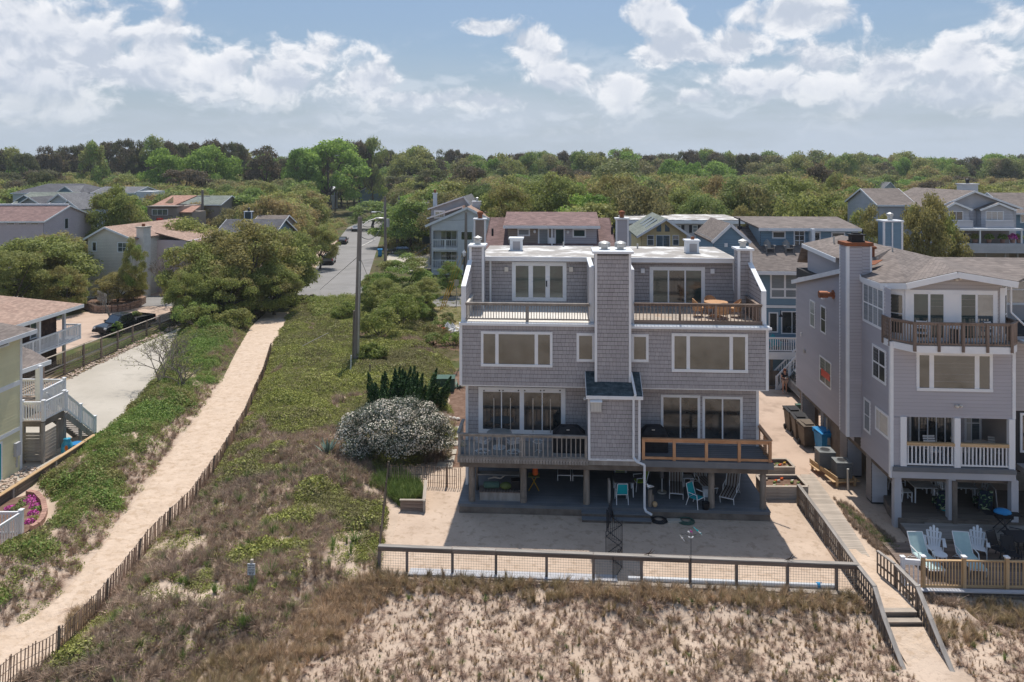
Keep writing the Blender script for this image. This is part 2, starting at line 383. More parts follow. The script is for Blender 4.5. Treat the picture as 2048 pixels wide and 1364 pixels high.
mat('lap_pink', (.55, .46, .47), (.60, .51, .52), rough=.7, nscale=.5, isl=.02)
mat('lap_yellow', (.72, .665, .42), (.77, .72, .47), rough=.65, nscale=.8, isl=.03)
mat('lap_tan', (.27, .22, .19), (.31, .26, .22), rough=.7, nscale=.7, isl=.03)
mat('lap_taupe', (.26, .235, .225), (.29, .265, .25), rough=.7, nscale=.7, isl=.03)
mat('stucco_yellow', (.62, .50, .28), (.66, .54, .31), rough=.8, nscale=.8)
mat('shake_brown', (.07, .042, .032), (.12, .075, .058), rough=.9, nscale=2, isl=.3, nstretch=(1, 1, .2))
mat('trim_white', (.72, .74, .77), (.78, .80, .82), rough=.5, nscale=1.5, stain=(.52, .51, .48), sscale=1.1, slo=.6, shi=.85)
mat('trim_clean', (.78, .79, .81), rough=.45)
mat('roof_membrane', (.70, .69, .67), (.80, .79, .77), rough=.7, nscale=.6, nstretch=(.35, 1.6, 1), stain=(.22, .19, .16), sscale=.7, slo=.36, shi=.54)
mat('roof_brown', (.22, .16, .125), (.27, .20, .16), rough=.95, nscale=.5, course=.055, bump=.5, bscale=30)
mat('roof_greybrown', (.175, .147, .132), (.22, .185, .165), rough=.95, nscale=.6, course=.05, bump=.5, bscale=30)
mat('roof_maroon', (.20, .13, .12), (.25, .165, .15), rough=.95, nscale=.6, course=.06, bump=.5, bscale=30)
mat('roof_red', (.36, .20, .15), (.42, .25, .19), rough=.95, nscale=.4, course=.07, bump=.4, bscale=30)
mat('roof_tan', (.34, .23, .18), (.40, .28, .22), rough=.95, nscale=.6, course=.05, bump=.5, bscale=30)
mat('roof_grey', (.14, .14, .15), (.18, .18, .185), rough=.95, nscale=.5, course=.08, bump=.4, bscale=30)
mat('roof_charcoal', (.085, .085, .095), (.115, .115, .125), rough=.95, nscale=.5, course=.08, bump=.4, bscale=30)
mat('roof_green', (.17, .19, .165), (.21, .23, .20), rough=.95, nscale=.5, course=.08, bump=.4, bscale=30)
mat('roof_teal', (.035, .055, .065), (.075, .10, .115), rough=.95, nscale=5, course=.06, bump=.5, bscale=30)
mat('wood_grey', (.25, .225, .20), (.36, .33, .30), rough=.85, nscale=1.5, bump=.4, bscale=14, nstretch=(2, 2, .4), objr=.12)
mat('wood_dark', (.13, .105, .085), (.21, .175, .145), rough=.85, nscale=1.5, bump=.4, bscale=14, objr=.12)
mat('wood_brown', (.17, .125, .10), (.27, .21, .175), rough=.85, nscale=1.2, bump=.4, bscale=14, objr=.25)
mat('wood_cedar', (.44, .23, .115), (.56, .31, .17), rough=.7, nscale=1.5, bump=.25, bscale=14, objr=.12)
mat('wood_new', (.46, .30, .155), (.60, .42, .24), rough=.75, nscale=1.5, bump=.25, bscale=14, objr=.15)
mat('wood_pale', (.36, .31, .26), (.49, .42, .35), rough=.85, nscale=1.2, bump=.4, bscale=14, objr=.14, stain=(.50, .37, .27), sscale=.9, slo=.5, shi=.62)
mat('wood_lath', (.30, .205, .15), (.44, .32, .24), rough=.9, nscale=2, objr=.35)
mat('pile', (.19, .155, .125), (.30, .255, .215), rough=.9, nscale=2.2, bump=.7, bscale=16, nstretch=(2, 2, .35), stain=(.12, .10, .085), sscale=1.3)
mat('pole_wood', (.20, .17, .15), (.28, .245, .22), rough=.9, nscale=1.2, bump=.4, bscale=12, nstretch=(2, 2, .2))
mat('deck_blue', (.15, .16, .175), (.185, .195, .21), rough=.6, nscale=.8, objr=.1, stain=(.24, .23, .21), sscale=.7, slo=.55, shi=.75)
mat('deck_grey', (.28, .27, .255), (.36, .345, .325), rough=.8, nscale=.8, objr=.12)
mat('deck_white', (.66, .62, .56), (.74, .70, .64), rough=.7, nscale=.7, objr=.03)
mat('metal_galv', (.42, .42, .41), (.52, .52, .50), rough=.45, metal=.6, nscale=2)
mat('metal_dark', (.025, .025, .03), rough=.5)
mat('metal_rust', (.30, .10, .04), (.20, .08, .045), rough=.85, nscale=3)
mat('metal_brownish', (.07, .055, .05), (.12, .08, .06), rough=.5, nscale=4, metal=.3)
mat('copper', (.42, .17, .09), (.28, .13, .08), rough=.5, metal=.5, nscale=4)
mat('plastic_white', (.76, .77, .78), rough=.35)
mat('plastic_teal', (.01, .36, .40), rough=.5); mat('plastic_lime', (.32, .50, .03), rough=.5)
mat('plastic_blue', (.02, .20, .46), (.03, .25, .52), rough=.45, nscale=3); mat('plastic_brown', (.10, .075, .055), (.14, .11, .08), rough=.6, nscale=3)
mat('plastic_grey', (.16, .17, .18), rough=.5); mat('plastic_black', (.015, .015, .018), rough=.55)
mat('cover_black', (.012, .013, .016), (.028, .029, .034), rough=.7, nscale=4, bump=.6, bscale=7)
mat('fabric_charcoal', (.11, .105, .11), (.14, .135, .14), rough=.9, nscale=6); mat('fabric_aqua', (.40, .53, .52), (.46, .59, .57), rough=.9, nscale=4)
mat('wicker', (.42, .23, .115), (.56, .33, .18), rough=.8, nscale=14, bump=.5, bscale=40); mat('rubber', (.02, .02, .02), rough=.8)
mat('car_black', (.012, .013, .016), rough=.25, coat=.7); mat('car_white', (.68, .69, .70), rough=.3, coat=.7)
mat('car_silver', (.20, .21, .22), rough=.3, coat=.7, metal=.3); mat('car_red', (.22, .045, .03), rough=.4, coat=.6)
mat('red_light', (.55, .02, .015), rough=.3); mat('sign_white', (.70, .72, .74), rough=.5); mat('yellow_guard', (.62, .36, .04), rough=.6)
mat('orange_plastic', (.75, .13, .02), rough=.5); mat('chain_blue', (.0, .25, .55), rough=.5)
mat('stone_pale', (.62, .58, .52), (.72, .68, .62), rough=.9, nscale=2); mat('stone_red', (.36, .24, .19), (.46, .33, .27), rough=.9, nscale=2, objr=.2)
mat('pebble', (.42, .30, .22), (.60, .50, .42), rough=.9, nscale=3, isl=.35)
mat('gabion', (.26, .17, .125), (.36, .25, .19), rough=.9, nscale=2, objr=.25)
mat('skin', (.52, .28, .20), rough=.6); mat('shirt_dark', (.02, .022, .035), rough=.9); mat('short_tan', (.52, .36, .28), rough=.9); mat('hair_red', (.12, .035, .02), rough=.7)
mat('cone_grey', (.20, .21, .21)); mat('green_box', (.05, .10, .08), (.07, .13, .10), nscale=2); mat('bluegrey_blind', (.25, .29, .33))
mat('bag_blue', (.02, .28, .48), (.10, .50, .66), nscale=5, rough=.4); mat('bag_orange', (.75, .20, .03)); mat('brick', (.34, .19, .15), (.44, .27, .21), nscale=5, objr=.18, rough=.9)
mat('curtain', (.50, .49, .46), (.62, .60, .56), nscale=4, nstretch=(8, 8, .1)); mat('glass_green', (.10, .20, .17), rough=.1)
# striped canvas
m = mat('canvas_stripe', (.5, .5, .5), rough=.9); t = m.node_tree; b = t.nodes['Principled BSDF']
co = N(t, 'ShaderNodeTexCoord').outputs['Object']; sp = N(t, 'ShaderNodeSeparateXYZ'); t.links.new(co, sp.inputs[0])
f = MA(t, 'FRACT', MA(t, 'MULTIPLY', sp.outputs[0], 7.5)); cr = N(t, 'ShaderNodeValToRGB'); cr.color_ramp.interpolation = 'CONSTANT'
cr.color_ramp.elements[0].color = (.07, .035, .025, 1); cr.color_ramp.elements[1].position = .42; cr.color_ramp.elements[1].color = (.50, .44, .38, 1)
e = cr.color_ramp.elements.new(.6); e.color = (.16, .17, .20, 1); e = cr.color_ramp.elements.new(.8); e.color = (.50, .44, .38, 1)
t.links.new(f, cr.inputs[0]); t.links.new(cr.outputs[0], b.inputs['Base Color'])
# leaf-print cloth (dark blue and green tropical leaves)
m = mat('leaf_print', (.02, .03, .06), rough=.8); t = m.node_tree; b = t.nodes['Principled BSDF']
co = N(t, 'ShaderNodeTexCoord').outputs['Object']; nn = NOISE(t, co, 5, 2, .5, 1.5)
c = MIX(t, SMOOTH(t, nn, .52, .56), (.012, .02, .045), (.05, .14, .05)); c = MIX(t, SMOOTH(t, nn, .6, .63), c, (.42, .50, .30)); t.links.new(c, b.inputs['Base Color'])
# panes: opaque room tones under a reflecting sheet
glassmat('pane_dark', (.012, .016, .018), .095, (.035, .04, .042), 1.2, rough=.07)
glassmat('pane_olive', (.045, .048, .040), .12, (.055, .058, .048), 1.5, rough=.07)
glassmat('pane_green', (.018, .042, .042), .085, (.03, .065, .06), 1.0, rough=.1)
glassmat('pane_curtain', (.16, .165, .155), .14, (.27, .27, .25), 3, (8, 8, .1))
glassmat('pane_blind', (.20, .23, .25), .14, (.28, .31, .33), 12, (.05, .05, 3))
glassmat('pane_blue', (.05, .08, .10), .20, (.09, .12, .14), 1.5)
glassmat('windshield', (.01, .014, .016), .22)
# foliage
def leafmat(name, c1, c2, c3=None, s=1.2, tr=.45, isl=.27, objr=.12, c4=None):
 m = bpy.data.materials.new(name); m.use_nodes = True; t = m.node_tree; b = t.nodes['Principled BSDF']
 b.inputs['Roughness'].default_value = .6; b.inputs['Specular IOR Level'].default_value = .25
 co = N(t, 'ShaderNodeTexCoord').outputs['Object']; g = N(t, 'ShaderNodeNewGeometry'); oi = N(t, 'ShaderNodeObjectInfo')
 ran = g.outputs['Random Per Island']
 v = VM(t, 'ADD', co, VM(t, 'SCALE', oi.outputs['Location']))
 v.node.inputs[1].links[0].from_node.inputs['Scale'].default_value = .37
 f = MA(t, 'ADD', MA(t, 'MULTIPLY', NOISE(t, v, s, 3, .6), 1.0), MA(t, 'MULTIPLY', MA(t, 'SUBTRACT', ran, .5), .5))
 c = MIX(t, SMOOTH(t, f, .36, .66), c1, c2)
 if c3: c = MIX(t, SMOOTH(t, MA(t, 'ADD', NOISE(t, v, s*.45, 2, .5), MA(t, 'MULTIPLY', MA(t, 'SUBTRACT', oi.outputs['Random'], .5), .35)), .44, .62), c, c3)
 if c4: c = MIX(t, SMOOTH(t, ran, .80, .86), c, c4)
 c = MIX(t, 1.0, c, MA(t, 'ADD', MA(t, 'MULTIPLY', ran, 2*isl), 1-isl), 'MULTIPLY')
 c = MIX(t, 1.0, c, MA(t, 'ADD', MA(t, 'MULTIPLY', oi.outputs['Random'], 2*objr), 1-objr), 'MULTIPLY')
 t.links.new(c, b.inputs['Base Color'])
 tl = N(t, 'ShaderNodeBsdfTranslucent'); t.links.new(c, tl.inputs[0]); mx = N(t, 'ShaderNodeMixShader'); mx.inputs[0].default_value = tr
 t.links.new(b.outputs[0], mx.inputs[1]); t.links.new(tl.outputs[0], mx.inputs[2]); t.links.new(mx.outputs[0], t.nodes['Material Output'].inputs[0])
 MAT[name] = m
leafmat('leaf_oak', (0.269, 0.305, 0.086), (0.377, 0.387, 0.118), (0.367, 0.284, 0.126), s=.55)
leafmat('leaf_rust', (0.262, 0.248, 0.106), (0.329, 0.289, 0.125), (0.227, 0.279, 0.090), s=.5)
leafmat('leaf_pine', (0.152, 0.130, 0.082), (0.206, 0.159, 0.099), (0.152, 0.161, 0.072), s=.5)
leafmat('leaf_bright', (0.252, 0.390, 0.074), (0.346, 0.477, 0.099), (0.203, 0.321, 0.066), s=.5)
leafmat('leaf_near', (0.265, 0.303, 0.087), (0.358, 0.392, 0.117), (0.311, 0.274, 0.104), s=.6)
leafmat('leaf_mid', (0.212, 0.314, 0.081), (0.301, 0.389, 0.105), (0.312, 0.314, 0.105), s=.5)
leafmat('leaf_pale', (0.220, 0.253, 0.099), (0.308, 0.319, 0.143), (0.154, 0.198, 0.066), s=.6)
leafmat('leaf_olive', (0.263, 0.296, 0.083), (0.375, 0.379, 0.134), (0.225, 0.271, 0.067), s=.8)
leafmat('leaf_juniper', (0.039, 0.098, 0.031), (0.065, 0.143, 0.042), None, s=1.5, tr=.08)
leafmat('leaf_flower', (0.101, 0.130, 0.094), (0.158, 0.187, 0.130), None, s=2, tr=.1)
leafmat('petal_white', (.58, .53, .44), (.72, .66, .56), None, s=2, tr=.15, isl=.2)
leafmat('leaf_ground', (0.264, 0.294, 0.073), (0.365, 0.376, 0.096), (0.233, 0.211, 0.096), s=1.0, tr=.25)
leafmat('leaf_vine', (0.173, 0.273, 0.061), (0.255, 0.352, 0.083), (0.267, 0.247, 0.094), s=1.0, tr=.25)
leafmat('grass_dry', (0.382, 0.279, 0.202), (0.530, 0.402, 0.296), (0.297, 0.230, 0.174), s=1.0, tr=.3, isl=.3)
leafmat('grass_tan', (0.467, 0.341, 0.217), (0.674, 0.506, 0.342), (0.389, 0.306, 0.171), s=1.0, tr=.3, isl=.3)
leafmat('grass_green', (0.126, 0.210, 0.049), (0.224, 0.280, 0.084), None, s=1.0, tr=.2)
leafmat('twig_grey', (0.305, 0.204, 0.156), (0.508, 0.363, 0.271), None, s=1.0, tr=.0, isl=.3)
leafmat('leaf_agave', (.12, .19, .16), (.20, .27, .22), None, s=2, tr=.05, isl=.15)
leafmat('petal_pink', (.55, .05, .35), (.65, .12, .45), None, s=2, tr=.1, isl=.2)
mat('bark', (.07, .055, .045), (.13, .105, .085), rough=.95, nscale=2, bump=.8, bscale=10, nstretch=(2, 2, .3))
mat('bark_grey', (.17, .145, .125), (.24, .21, .18), rough=.95, nscale=2)
# ---------------------------------------------------------------- ground
def sdist(P, X, Y):                                       # signed distance to polygon, negative inside
 X = np.asarray(X, float); Y = np.asarray(Y, float); d = np.full(X.shape, 1e18); ins = np.zeros(X.shape, bool); n = len(P)
 for i in range(n):
  ax, ay = P[i]; bx, by = P[(i+1) % n]; ex, ey = bx-ax, by-ay; wx, wy = X-ax, Y-ay
  t = np.clip((wx*ex+wy*ey)/(ex*ex+ey*ey+1e-12), 0, 1); dx, dy = wx-ex*t, wy-ey*t; d = np.minimum(d, dx*dx+dy*dy)
  c = ((ay > Y) != (by > Y)) & (X < (bx-ax)*(Y-ay)/(by-ay+1e-12)+ax); ins ^= c
 d = np.sqrt(d); return np.where(ins, -d, d)
def GP(pts, z=0): return [G(a, b, z) for a, b in pts]
PL = [(-260, 1500), (0, 1262), (60, 1237), (110, 1200), (150, 1155), (205, 1085), (262, 1008), (330, 912), (392, 832), (436, 770), (468, 706), (498, 655), (528, 626)]
PR = [(-120, 1500), (26, 1364), (111, 1319), (193, 1234), (299, 1097), (381, 1015), (444, 923), (488, 846), (514, 790), (532, 740), (552, 690), (570, 650), (584, 626)]
PATH = GP(PL)+GP(PR)[::-1]
VEGL = GP([(-260, 1500), (0, 1262), (60, 1237), (110, 1200), (150, 1155), (205, 1085), (262, 1008), (330, 912), (392, 832), (436, 770), (468, 706), (498, 655), (528, 626),
           (500, 612), (430, 606), (370, 640), (345, 700), (300, 775), (250, 832), (215, 858), (190, 880), (0, 1005), (-300, 1190)])
VEGR = GP([(26, 1364), (111, 1319), (193, 1234), (299, 1097), (381, 1015), (444, 923), (488, 846), (514, 790), (532, 740), (552, 690), (570, 650), (586, 620), (612, 603), (700, 600), (860, 604),
           (858, 690), (905, 740), (890, 800), (912, 850), (900, 925), (775, 935), (762, 1145), (690, 1165), (610, 1215), (560, 1290), (420, 1330), (300, 1420), (26, 1500)])
BED = GP([(-260, 1020), (30, 975), (92, 978), (108, 1020), (96, 1062), (52, 1085), (-260, 1240)])
def frontline(x):                                         # where the yards end and the dune face drops
 x = np.asarray(x, float); l = 29.15-.078*x
 return np.where((x > 13.1) & (x < 16.4), 26.7, l)
def sstep(t): t = np.clip(t, 0, 1); return t*t*(3-2*t)
def vnoise(X, Y, s, seed=0):                              # smooth value noise, vectorised
 X = np.asarray(X)/s+seed*17.3; Y = np.asarray(Y)/s+seed*9.1; xi = np.floor(X); yi = np.floor(Y); fx = X-xi; fy = Y-yi
 fx = fx*fx*(3-2*fx); fy = fy*fy*(3-2*fy)
 def h(a, b): return np.modf(np.abs(np.sin(a*127.1+b*311.7+seed*74.7)*43758.5453))[0]
 return (h(xi, yi)*(1-fx)+h(xi+1, yi)*fx)*(1-fy)+(h(xi, yi+1)*(1-fx)+h(xi+1, yi+1)*fx)*fy
def T(X, Y):
 X = np.asarray(X, float); Y = np.asarray(Y, float)
 drop = sstep((frontline(X)-Y)/np.where(X < 13, 2.4, .5)+np.where(X < 13, -.02, .2))*sstep((X+9)/3.5)
 z = -.34*drop
 fg = sstep((frontline(X)-.3-Y)/1.0)*sstep((X+14)/5)
 z = z+fg*((vnoise(X, Y, 2.6, 1)-.5)*.30+(vnoise(X, Y, .9, 2)-.5)*.16)
 dr = sstep(-sdist(VEGR, X, Y)/2.0); dl = sstep(-sdist(VEGL, X, Y)/1.6)*sstep(sdist(BED, X, Y)/1.2)
 z = z+dr*(1-drop)*(.15+(vnoise(X, Y, 5.5, 3))*.65+(vnoise(X, Y, 1.6, 4)-.5)*.25)+dl*(.2+vnoise(X, Y, 4., 5)*.7+(vnoise(X, Y, 1.3, 6)-.5)*.35)
 pt = sstep(-sdist(PATH, X, Y)/.6)
 return z+pt*((vnoise(X, Y, 1.1, 7)-.5)*.10)
def spaced(a, b, da, far_lo, far_hi):
 xs = list(np.arange(a, b+.001, da)); s = da; x = b
 while x < far_hi: s *= 1.35; x += s; xs.append(x)
 s = da; x = a
 while x > far_lo: s *= 1.35; x -= s; xs.insert(0, x)
 return np.array(xs)
def gridmesh(xs, ys, Z):
 nx, ny = len(xs), len(ys); X, Y = np.meshgrid(xs, ys); v = np.stack([X, Y, Z], -1).reshape(-1, 3)
 i = np.arange(nx*ny).reshape(ny, nx); f = np.stack([i[:-1, :-1], i[:-1, 1:], i[1:, 1:], i[1:, :-1]], -1).reshape(-1, 4)
 return npmesh('ground', v, f)
def npmesh(name, v, f):
 me = bpy.data.meshes.new(name); me.vertices.add(len(v)); me.vertices.foreach_set('co', np.ascontiguousarray(v, dtype=np.float32).ravel())
 k = f.shape[1]; me.loops.add(f.size); me.loops.foreach_set('vertex_index', np.ascontiguousarray(f, dtype=np.int32).ravel())
 me.polygons.add(len(f)); me.polygons.foreach_set('loop_start', np.arange(0, f.size, k, dtype=np.int32))
 try: me.polygons.foreach_set('loop_total', np.full(len(f), k, dtype=np.int32))
 except Exception: pass
 me.update(calc_edges=True); return me
m = mat('ground_mix', (.1, .1, .1), rough=.95, spec=.1); t = m.node_tree; b = t.nodes['Principled BSDF']
co = N(t, 'ShaderNodeTexCoord').outputs['Object']; sp = N(t, 'ShaderNodeSeparateXYZ'); t.links.new(co, sp.inputs[0])
sandc = MIX(t, SMOOTH(t, NOISE(t, co, .5, 5), .35, .65), (.47, .365, .28), (.56, .445, .35))
sandc = MIX(t, MA(t, 'MULTIPLY', SMOOTH(t, NOISE(t, co, 5, 5, .7), .52, .66), .45), sandc, (.30, .225, .175))
soilc = MIX(t, SMOOTH(t, NOISE(t, co, .12, 5), .4, .6), (.10, .085, .045), (.085, .10, .035))
soilc = MIX(t, SMOOTH(t, NOISE(t, co, .6, 4), .55, .7), soilc, (.19, .14, .085))
edge = MA(t, 'ADD', sp.outputs[1], MA(t, 'MULTIPLY', NOISE(t, co, .4, 3), 4))
c = MIX(t, SMOOTH(t, edge, 58, 60), sandc, soilc); t.links.new(c, b.inputs['Base Color'])
bn = N(t, 'ShaderNodeBump'); bn.inputs['Strength'].default_value = .8; bn.inputs['Distance'].default_value = .05
t.links.new(MA(t, 'ADD', NOISE(t, co, 3.2, 5, .6), MA(t, 'MULTIPLY', NOISE(t, co, 11, 3), .35)), bn.inputs['Height']); t.links.new(bn.outputs[0], b.inputs['Normal'])
xs = spaced(-34, 30, .4, -5200, 5200); ys = spaced(14, 92, .4, -400, 7000)
XX, YY = np.meshgrid(xs, ys); gme = gridmesh(xs, ys, T(XX, YY)); gme.materials.append(m); gme.polygons.foreach_set('use_smooth', [True]*len(gme.polygons))
O('ground', gme, kind='structure', label='pale dune sand turning to leaf litter under the woods')
def strip(name, L, Rr, m, up=.05, n=14, label=None):       # a sheet between two edge lines, draped on the ground
 rows = []
 def res(P, k):
  d = [0]
  for i in range(1, len(P)): d.append(d[-1]+math.dist(P[i-1], P[i]))
  out = []
  for j in range(k):
   s = d[-1]*j/(k-1); i = max(1, min(len(P)-1, next((q for q in range(1, len(P)) if d[q] >= s-1e-9), len(P)-1)))
   f = (s-d[i-1])/(d[i]-d[i-1]); out.append((P[i-1][0]+(P[i][0]-P[i-1][0])*f, P[i-1][1]+(P[i][1]-P[i-1][1])*f))
  return out
 k = 160; A = np.array(res(L, k)); B = np.array(res(Rr, k)); s = np.linspace(0, 1, n)
 X = A[:, :1]*(1-s)+B[:, :1]*s; Y = A[:, 1:]*(1-s)+B[:, 1:]*s; e = np.where((s == 0) | (s == 1), -.10, 0)
 Z = T(X, Y)+up+e; v = np.stack([X, Y, Z], -1).reshape(-1, 3); i = np.arange(k*n).reshape(k, n)
 f = np.stack([i[:-1, :-1], i[:-1, 1:], i[1:, 1:], i[1:, :-1]], -1).reshape(-1, 4)[:, ::-1]
 me = npmesh(name, v, f); me.materials.append(MAT[m]); me.polygons.foreach_set('use_smooth', [True]*len(me.polygons))
 return O(name, me, kind='structure', label=label)
strip('sand_path', GP(PL), GP(PR), 'sand_path', label='trodden sand path running up through the dune vegetation')
def sheet(name, pts, m, z=.008, label=None, px=True, th=0):
 P = GP(pts) if px else pts
 mb = MB().slab([(x, y, z) for x, y in P], (0, 0, -.12)) if not th else MB().slab([(x, y, z) for x, y in P], (0, 0, -th))
 return O(name, mb, m, kind='structure', label=label)
YL = G(768, 1150)[0]
sheet('yard_sand', [(-5.05, 29.52), (13.0, 28.12), (13.2, 36), (12.9, 38.5), (-2.5, 38.5), (-5.3, 38.2)], 'sand', .012, 'raked pale sand yard in front of the grey duplex', px=False)
sheet('driveway', [(-80, 860), (60, 800), (120, 768), (230, 712), (372, 650), (432, 640), (370, 720), (290, 800), (215, 875), (0, 1008), (-260, 1180)], 'concrete', .008, 'pale concrete driveway beside the yellow house')
sheet('parking_area', [(40, 735), (180, 682), (366, 632), (420, 606), (300, 604), (180, 622), (60, 650), (-60, 700)], 'concrete_tan', .006, 'tan concrete parking area behind the slatted fence')
sheet('cross_street', [(-90, 93.2), (60, 93.2), (60, 86.4), (-90, 86.4)], 'asphalt', .010, 'asphalt street crossing behind the houses', px=False)
sheet('street', [(-27.2, 93.2), (-43.8, 200), (-46, 260), (-36, 260), (-34.2, 200), (-18.6, 93.2)], 'asphalt', .009, 'straight asphalt street leading into the trees', px=False)
sheet('street_corner', GP([(590, 612), (612, 586), (640, 562), (700, 580), (800, 600), (800, 612)]), 'asphalt', .012, px=False)
sheet('street_verge', GP([(640, 545), (668, 508), (690, 486), (676, 480), (640, 500), (610, 540)]), 'concrete_tan', .006, 'sandy verge along the street', px=False)
sheet('boat_driveway', GP([(195, 592), (330, 566), (385, 560), (420, 575), (420, 592)]), 'concrete_tan', .006, px=False)
sheet('side_street', GP([(770, 520), (790, 490), (900, 490), (925, 520), (925, 530), (800, 545)]), 'concrete', .006, 'concrete drive and parking beside the white condo', px=False)
sheet('lawn', GP([(845, 614), (1010, 614), (1000, 660), (880, 668), (850, 640)]), 'lawn', .006, 'thin dry lawn beside the cross street', px=False)
sheet('mulch_bed', GP([(840, 640), (900, 650), (1000, 690), (1000, 800), (925, 935), (890, 935), (880, 860), (900, 800), (868, 742), (930, 742), (930, 705), (845, 690)]), 'mulch', .010, 'brown mulch bed beside the grey duplex', px=False)
sheet('alley_drive', GP([(1480, 762), (1650, 762), (1740, 870), (1672, 960), (1590, 950), (1540, 930), (1480, 925)]), 'concrete_tan', .008, 'tan concrete drive between the two grey houses', px=False)
sheet('patio_slab', GP([(890, 650), (1000, 648), (1000, 676), (905, 672)]), 'concrete', .014, px=False)
# flagstones of the little walk beside the duplex
wk = thing('stone_walk', 'walk of pale square flagstones between the flowering bush and the grey duplex', 'walk', (*G(910, 900), .01))
for (px, py) in ((912, 858), (908, 872), (905, 888), (898, 905), (894, 918), (890, 931)):
 x, y = G(px, py); x0, y0 = G(910, 900); O('flagstone', MB().box(x-x0-.42, x-x0+.42, y-y0-.36, y-y0+.36, 0, .05), 'concrete', wk)
# ---------------------------------------------------------------- the grey duplex in the middle
TH = R(3.5)
H = Fr(-2.44, 35.86, TH)
hs = H.root('duplex_house', 'large grey shingled three storey duplex on wooden piles with white trim and flat white roof', 'house')
Wd = 14.36; VL = .95; VD = -1.15; VU = 4.2; VB = 9.6
ZG, Z1, Z2, Z3, ZR = .45, 2.65, 5.62, 8.62, 11.27
# walls
def wallblock(parent, u0, u1, v0, v1, z0, z1, m='backing_grey', name='wall'): return O(name, MB().box(u0, u1, v0, v1, z0, z1), m, parent)
wallblock(hs, 0, Wd, 0, VB, Z2, Z3-.12); siding(hs, 'f', 0, [(0, Z2), (Wd, Z2), (Wd, Z3-.13), (0, Z3-.13)], 'sh', 'shingle_grey')
siding(hs, 'l', 0, [(0, Z2), (VB, Z2), (VB, Z3), (0, Z3)], 'sh', 'shingle_grey', seed=2); siding(hs, 'r', Wd, [(0, Z2), (VB, Z2), (VB, Z3), (0, Z3)], 'sh', 'shingle_grey', seed=3)
wallblock(hs, .18, Wd-.2, VL, VB-.01, Z1-.1, Z2-.002); siding(hs, 'f', VL, [(.18, Z1), (Wd-.2, Z1), (Wd-.2, Z2-.03), (.18, Z2-.03)], 'sh', 'shingle_grey', seed=4)
siding(hs, 'l', .18, [(VL, Z1-.1), (VB, Z1-.1), (VB, Z2), (VL, Z2)], 'sh', 'shingle_grey', seed=5); siding(hs, 'r', Wd-.2, [(VL, Z1-.1), (VB, Z1-.1), (VB, Z2), (VL, Z2)], 'sh', 'shingle_grey', seed=6)
wallblock(hs, .1, Wd-.1, VU, VB-.02, Z3-.1, ZR-.17)
siding(hs, 'f', VU, [(.1, Z3), (Wd-.1, Z3), (Wd-.1, ZR-.18), (.1, ZR-.18)], 'sh', 'shingle_grey', seed=7)
# corner boards and bands
for (u, v, z0, z1) in ((0, 0, Z2-.02, Z3-.1), (Wd, 0, Z2-.02, Z3-.1), (.18, VL, ZG, Z2-.01), (Wd-.2, VL, Z1, Z2-.01)):
 O('corner_board', MB().box(u-.07 if u < 1 else u-.06, u+.06 if u < 1 else u+.07, v-.045, v+.1, z0, z1), 'trim_white', hs)
O('soffit', MB().box(.0, Wd, .0, VL, Z2-.05, Z2-.004), 'trim_white', hs)
# upper decks and their edge bands; the chimney stands between them
CU0, CU1 = H.f(1191.8, 600, -.55)[0], H.f(1260, 600, -.55)[0]
O('deck_edge', MB().box(-.08, CU0-.02, -.12, .1, Z3-.14, Z3-.02), 'trim_white', hs); O('deck_edge', MB().box(CU1+.02, Wd+.1, -.16, .1, Z3-.14, Z3-.02), 'trim_white', hs)
O('gutter', MB().box(CU1+.05, Wd+.16, -.26, -.165, Z3-.16, Z3-.05), 'trim_white', hs)
d = O('deck', MB().box(0, CU0-.05, -.02, VU, Z3-.1, Z3-.001), 'trim_white', hs)
for i in range(28):
 O('deck_board', MB().box(.12, CU0-.22, .0+i*.15, .143+i*.15, Z3, Z3+.02), 'deck_white', d)
d = O('deck', MB().box(CU1+.05, Wd, -.02, VU, Z3-.1, Z3-.001), 'trim_white', hs)
for i in range(28):
 O('deck_board', MB().box(CU1+.3, Wd-.12, .0+i*.15, .143+i*.15, Z3, Z3+.02), 'wood_pale', d)
# flat roof
rf = O('roof', MB().box(.5, Wd-.45, VU-.35, VB+.1, ZR-.06, ZR), 'roof_membrane', hs)
O('fascia', MB().box(.5, CU0-.25, VU-.42, VU-.352, ZR-.2, ZR-.005), 'trim_white', hs); O('fascia', MB().box(CU1+.2, Wd-.6, VU-.42, VU-.352, ZR-.22, ZR-.004), 'trim_white', hs)
O('roof_edge', MB().box(.5, CU0-.25, VU-.46, VU-.36, ZR-.03, ZR+.035), 'metal_rust' if 0 else 'trim_white', rf)
O('roof_edge', MB().box(CU1+.2, Wd-.6, VU-.46, VU-.36, ZR-.03, ZR+.03), 'trim_white', rf)
for (px, py) in ((1022, 497), (1127, 492), (1275, 497), (1240, 499)):
 u, v = H.g(px, py, ZR); O('vent_pipe', MB().tube((u, min(v, VB-.3), ZR), (u, min(v, VB-.3), ZR+.28), .05), 'metal_galv', rf)
def hatch(px0, px1, v, zt, lab):
 u0, u1 = H.f(px0, 480, v)[0], H.f(px1, 480, v)[0]; z0 = ZR
 o = O('roof_box', MB().box(u0+.05, u1-.05, v, v+.75, z0, zt-.08).box(u0-.02, u1+.02, v-.07, v+.82, zt-.08, zt), 'trim_white', rf)
 q = Q('f', v); mb = MB(); pbox(mb, q, u0+.22, u1-.16, z0+.05, zt-.2, .0, .012); O('panel', mb, 'shingle_grey', o); return o
hatch(1018, 1046, 6.9, 12.0, ''); o = hatch(1371, 1400, 6.2, 12.0, '')
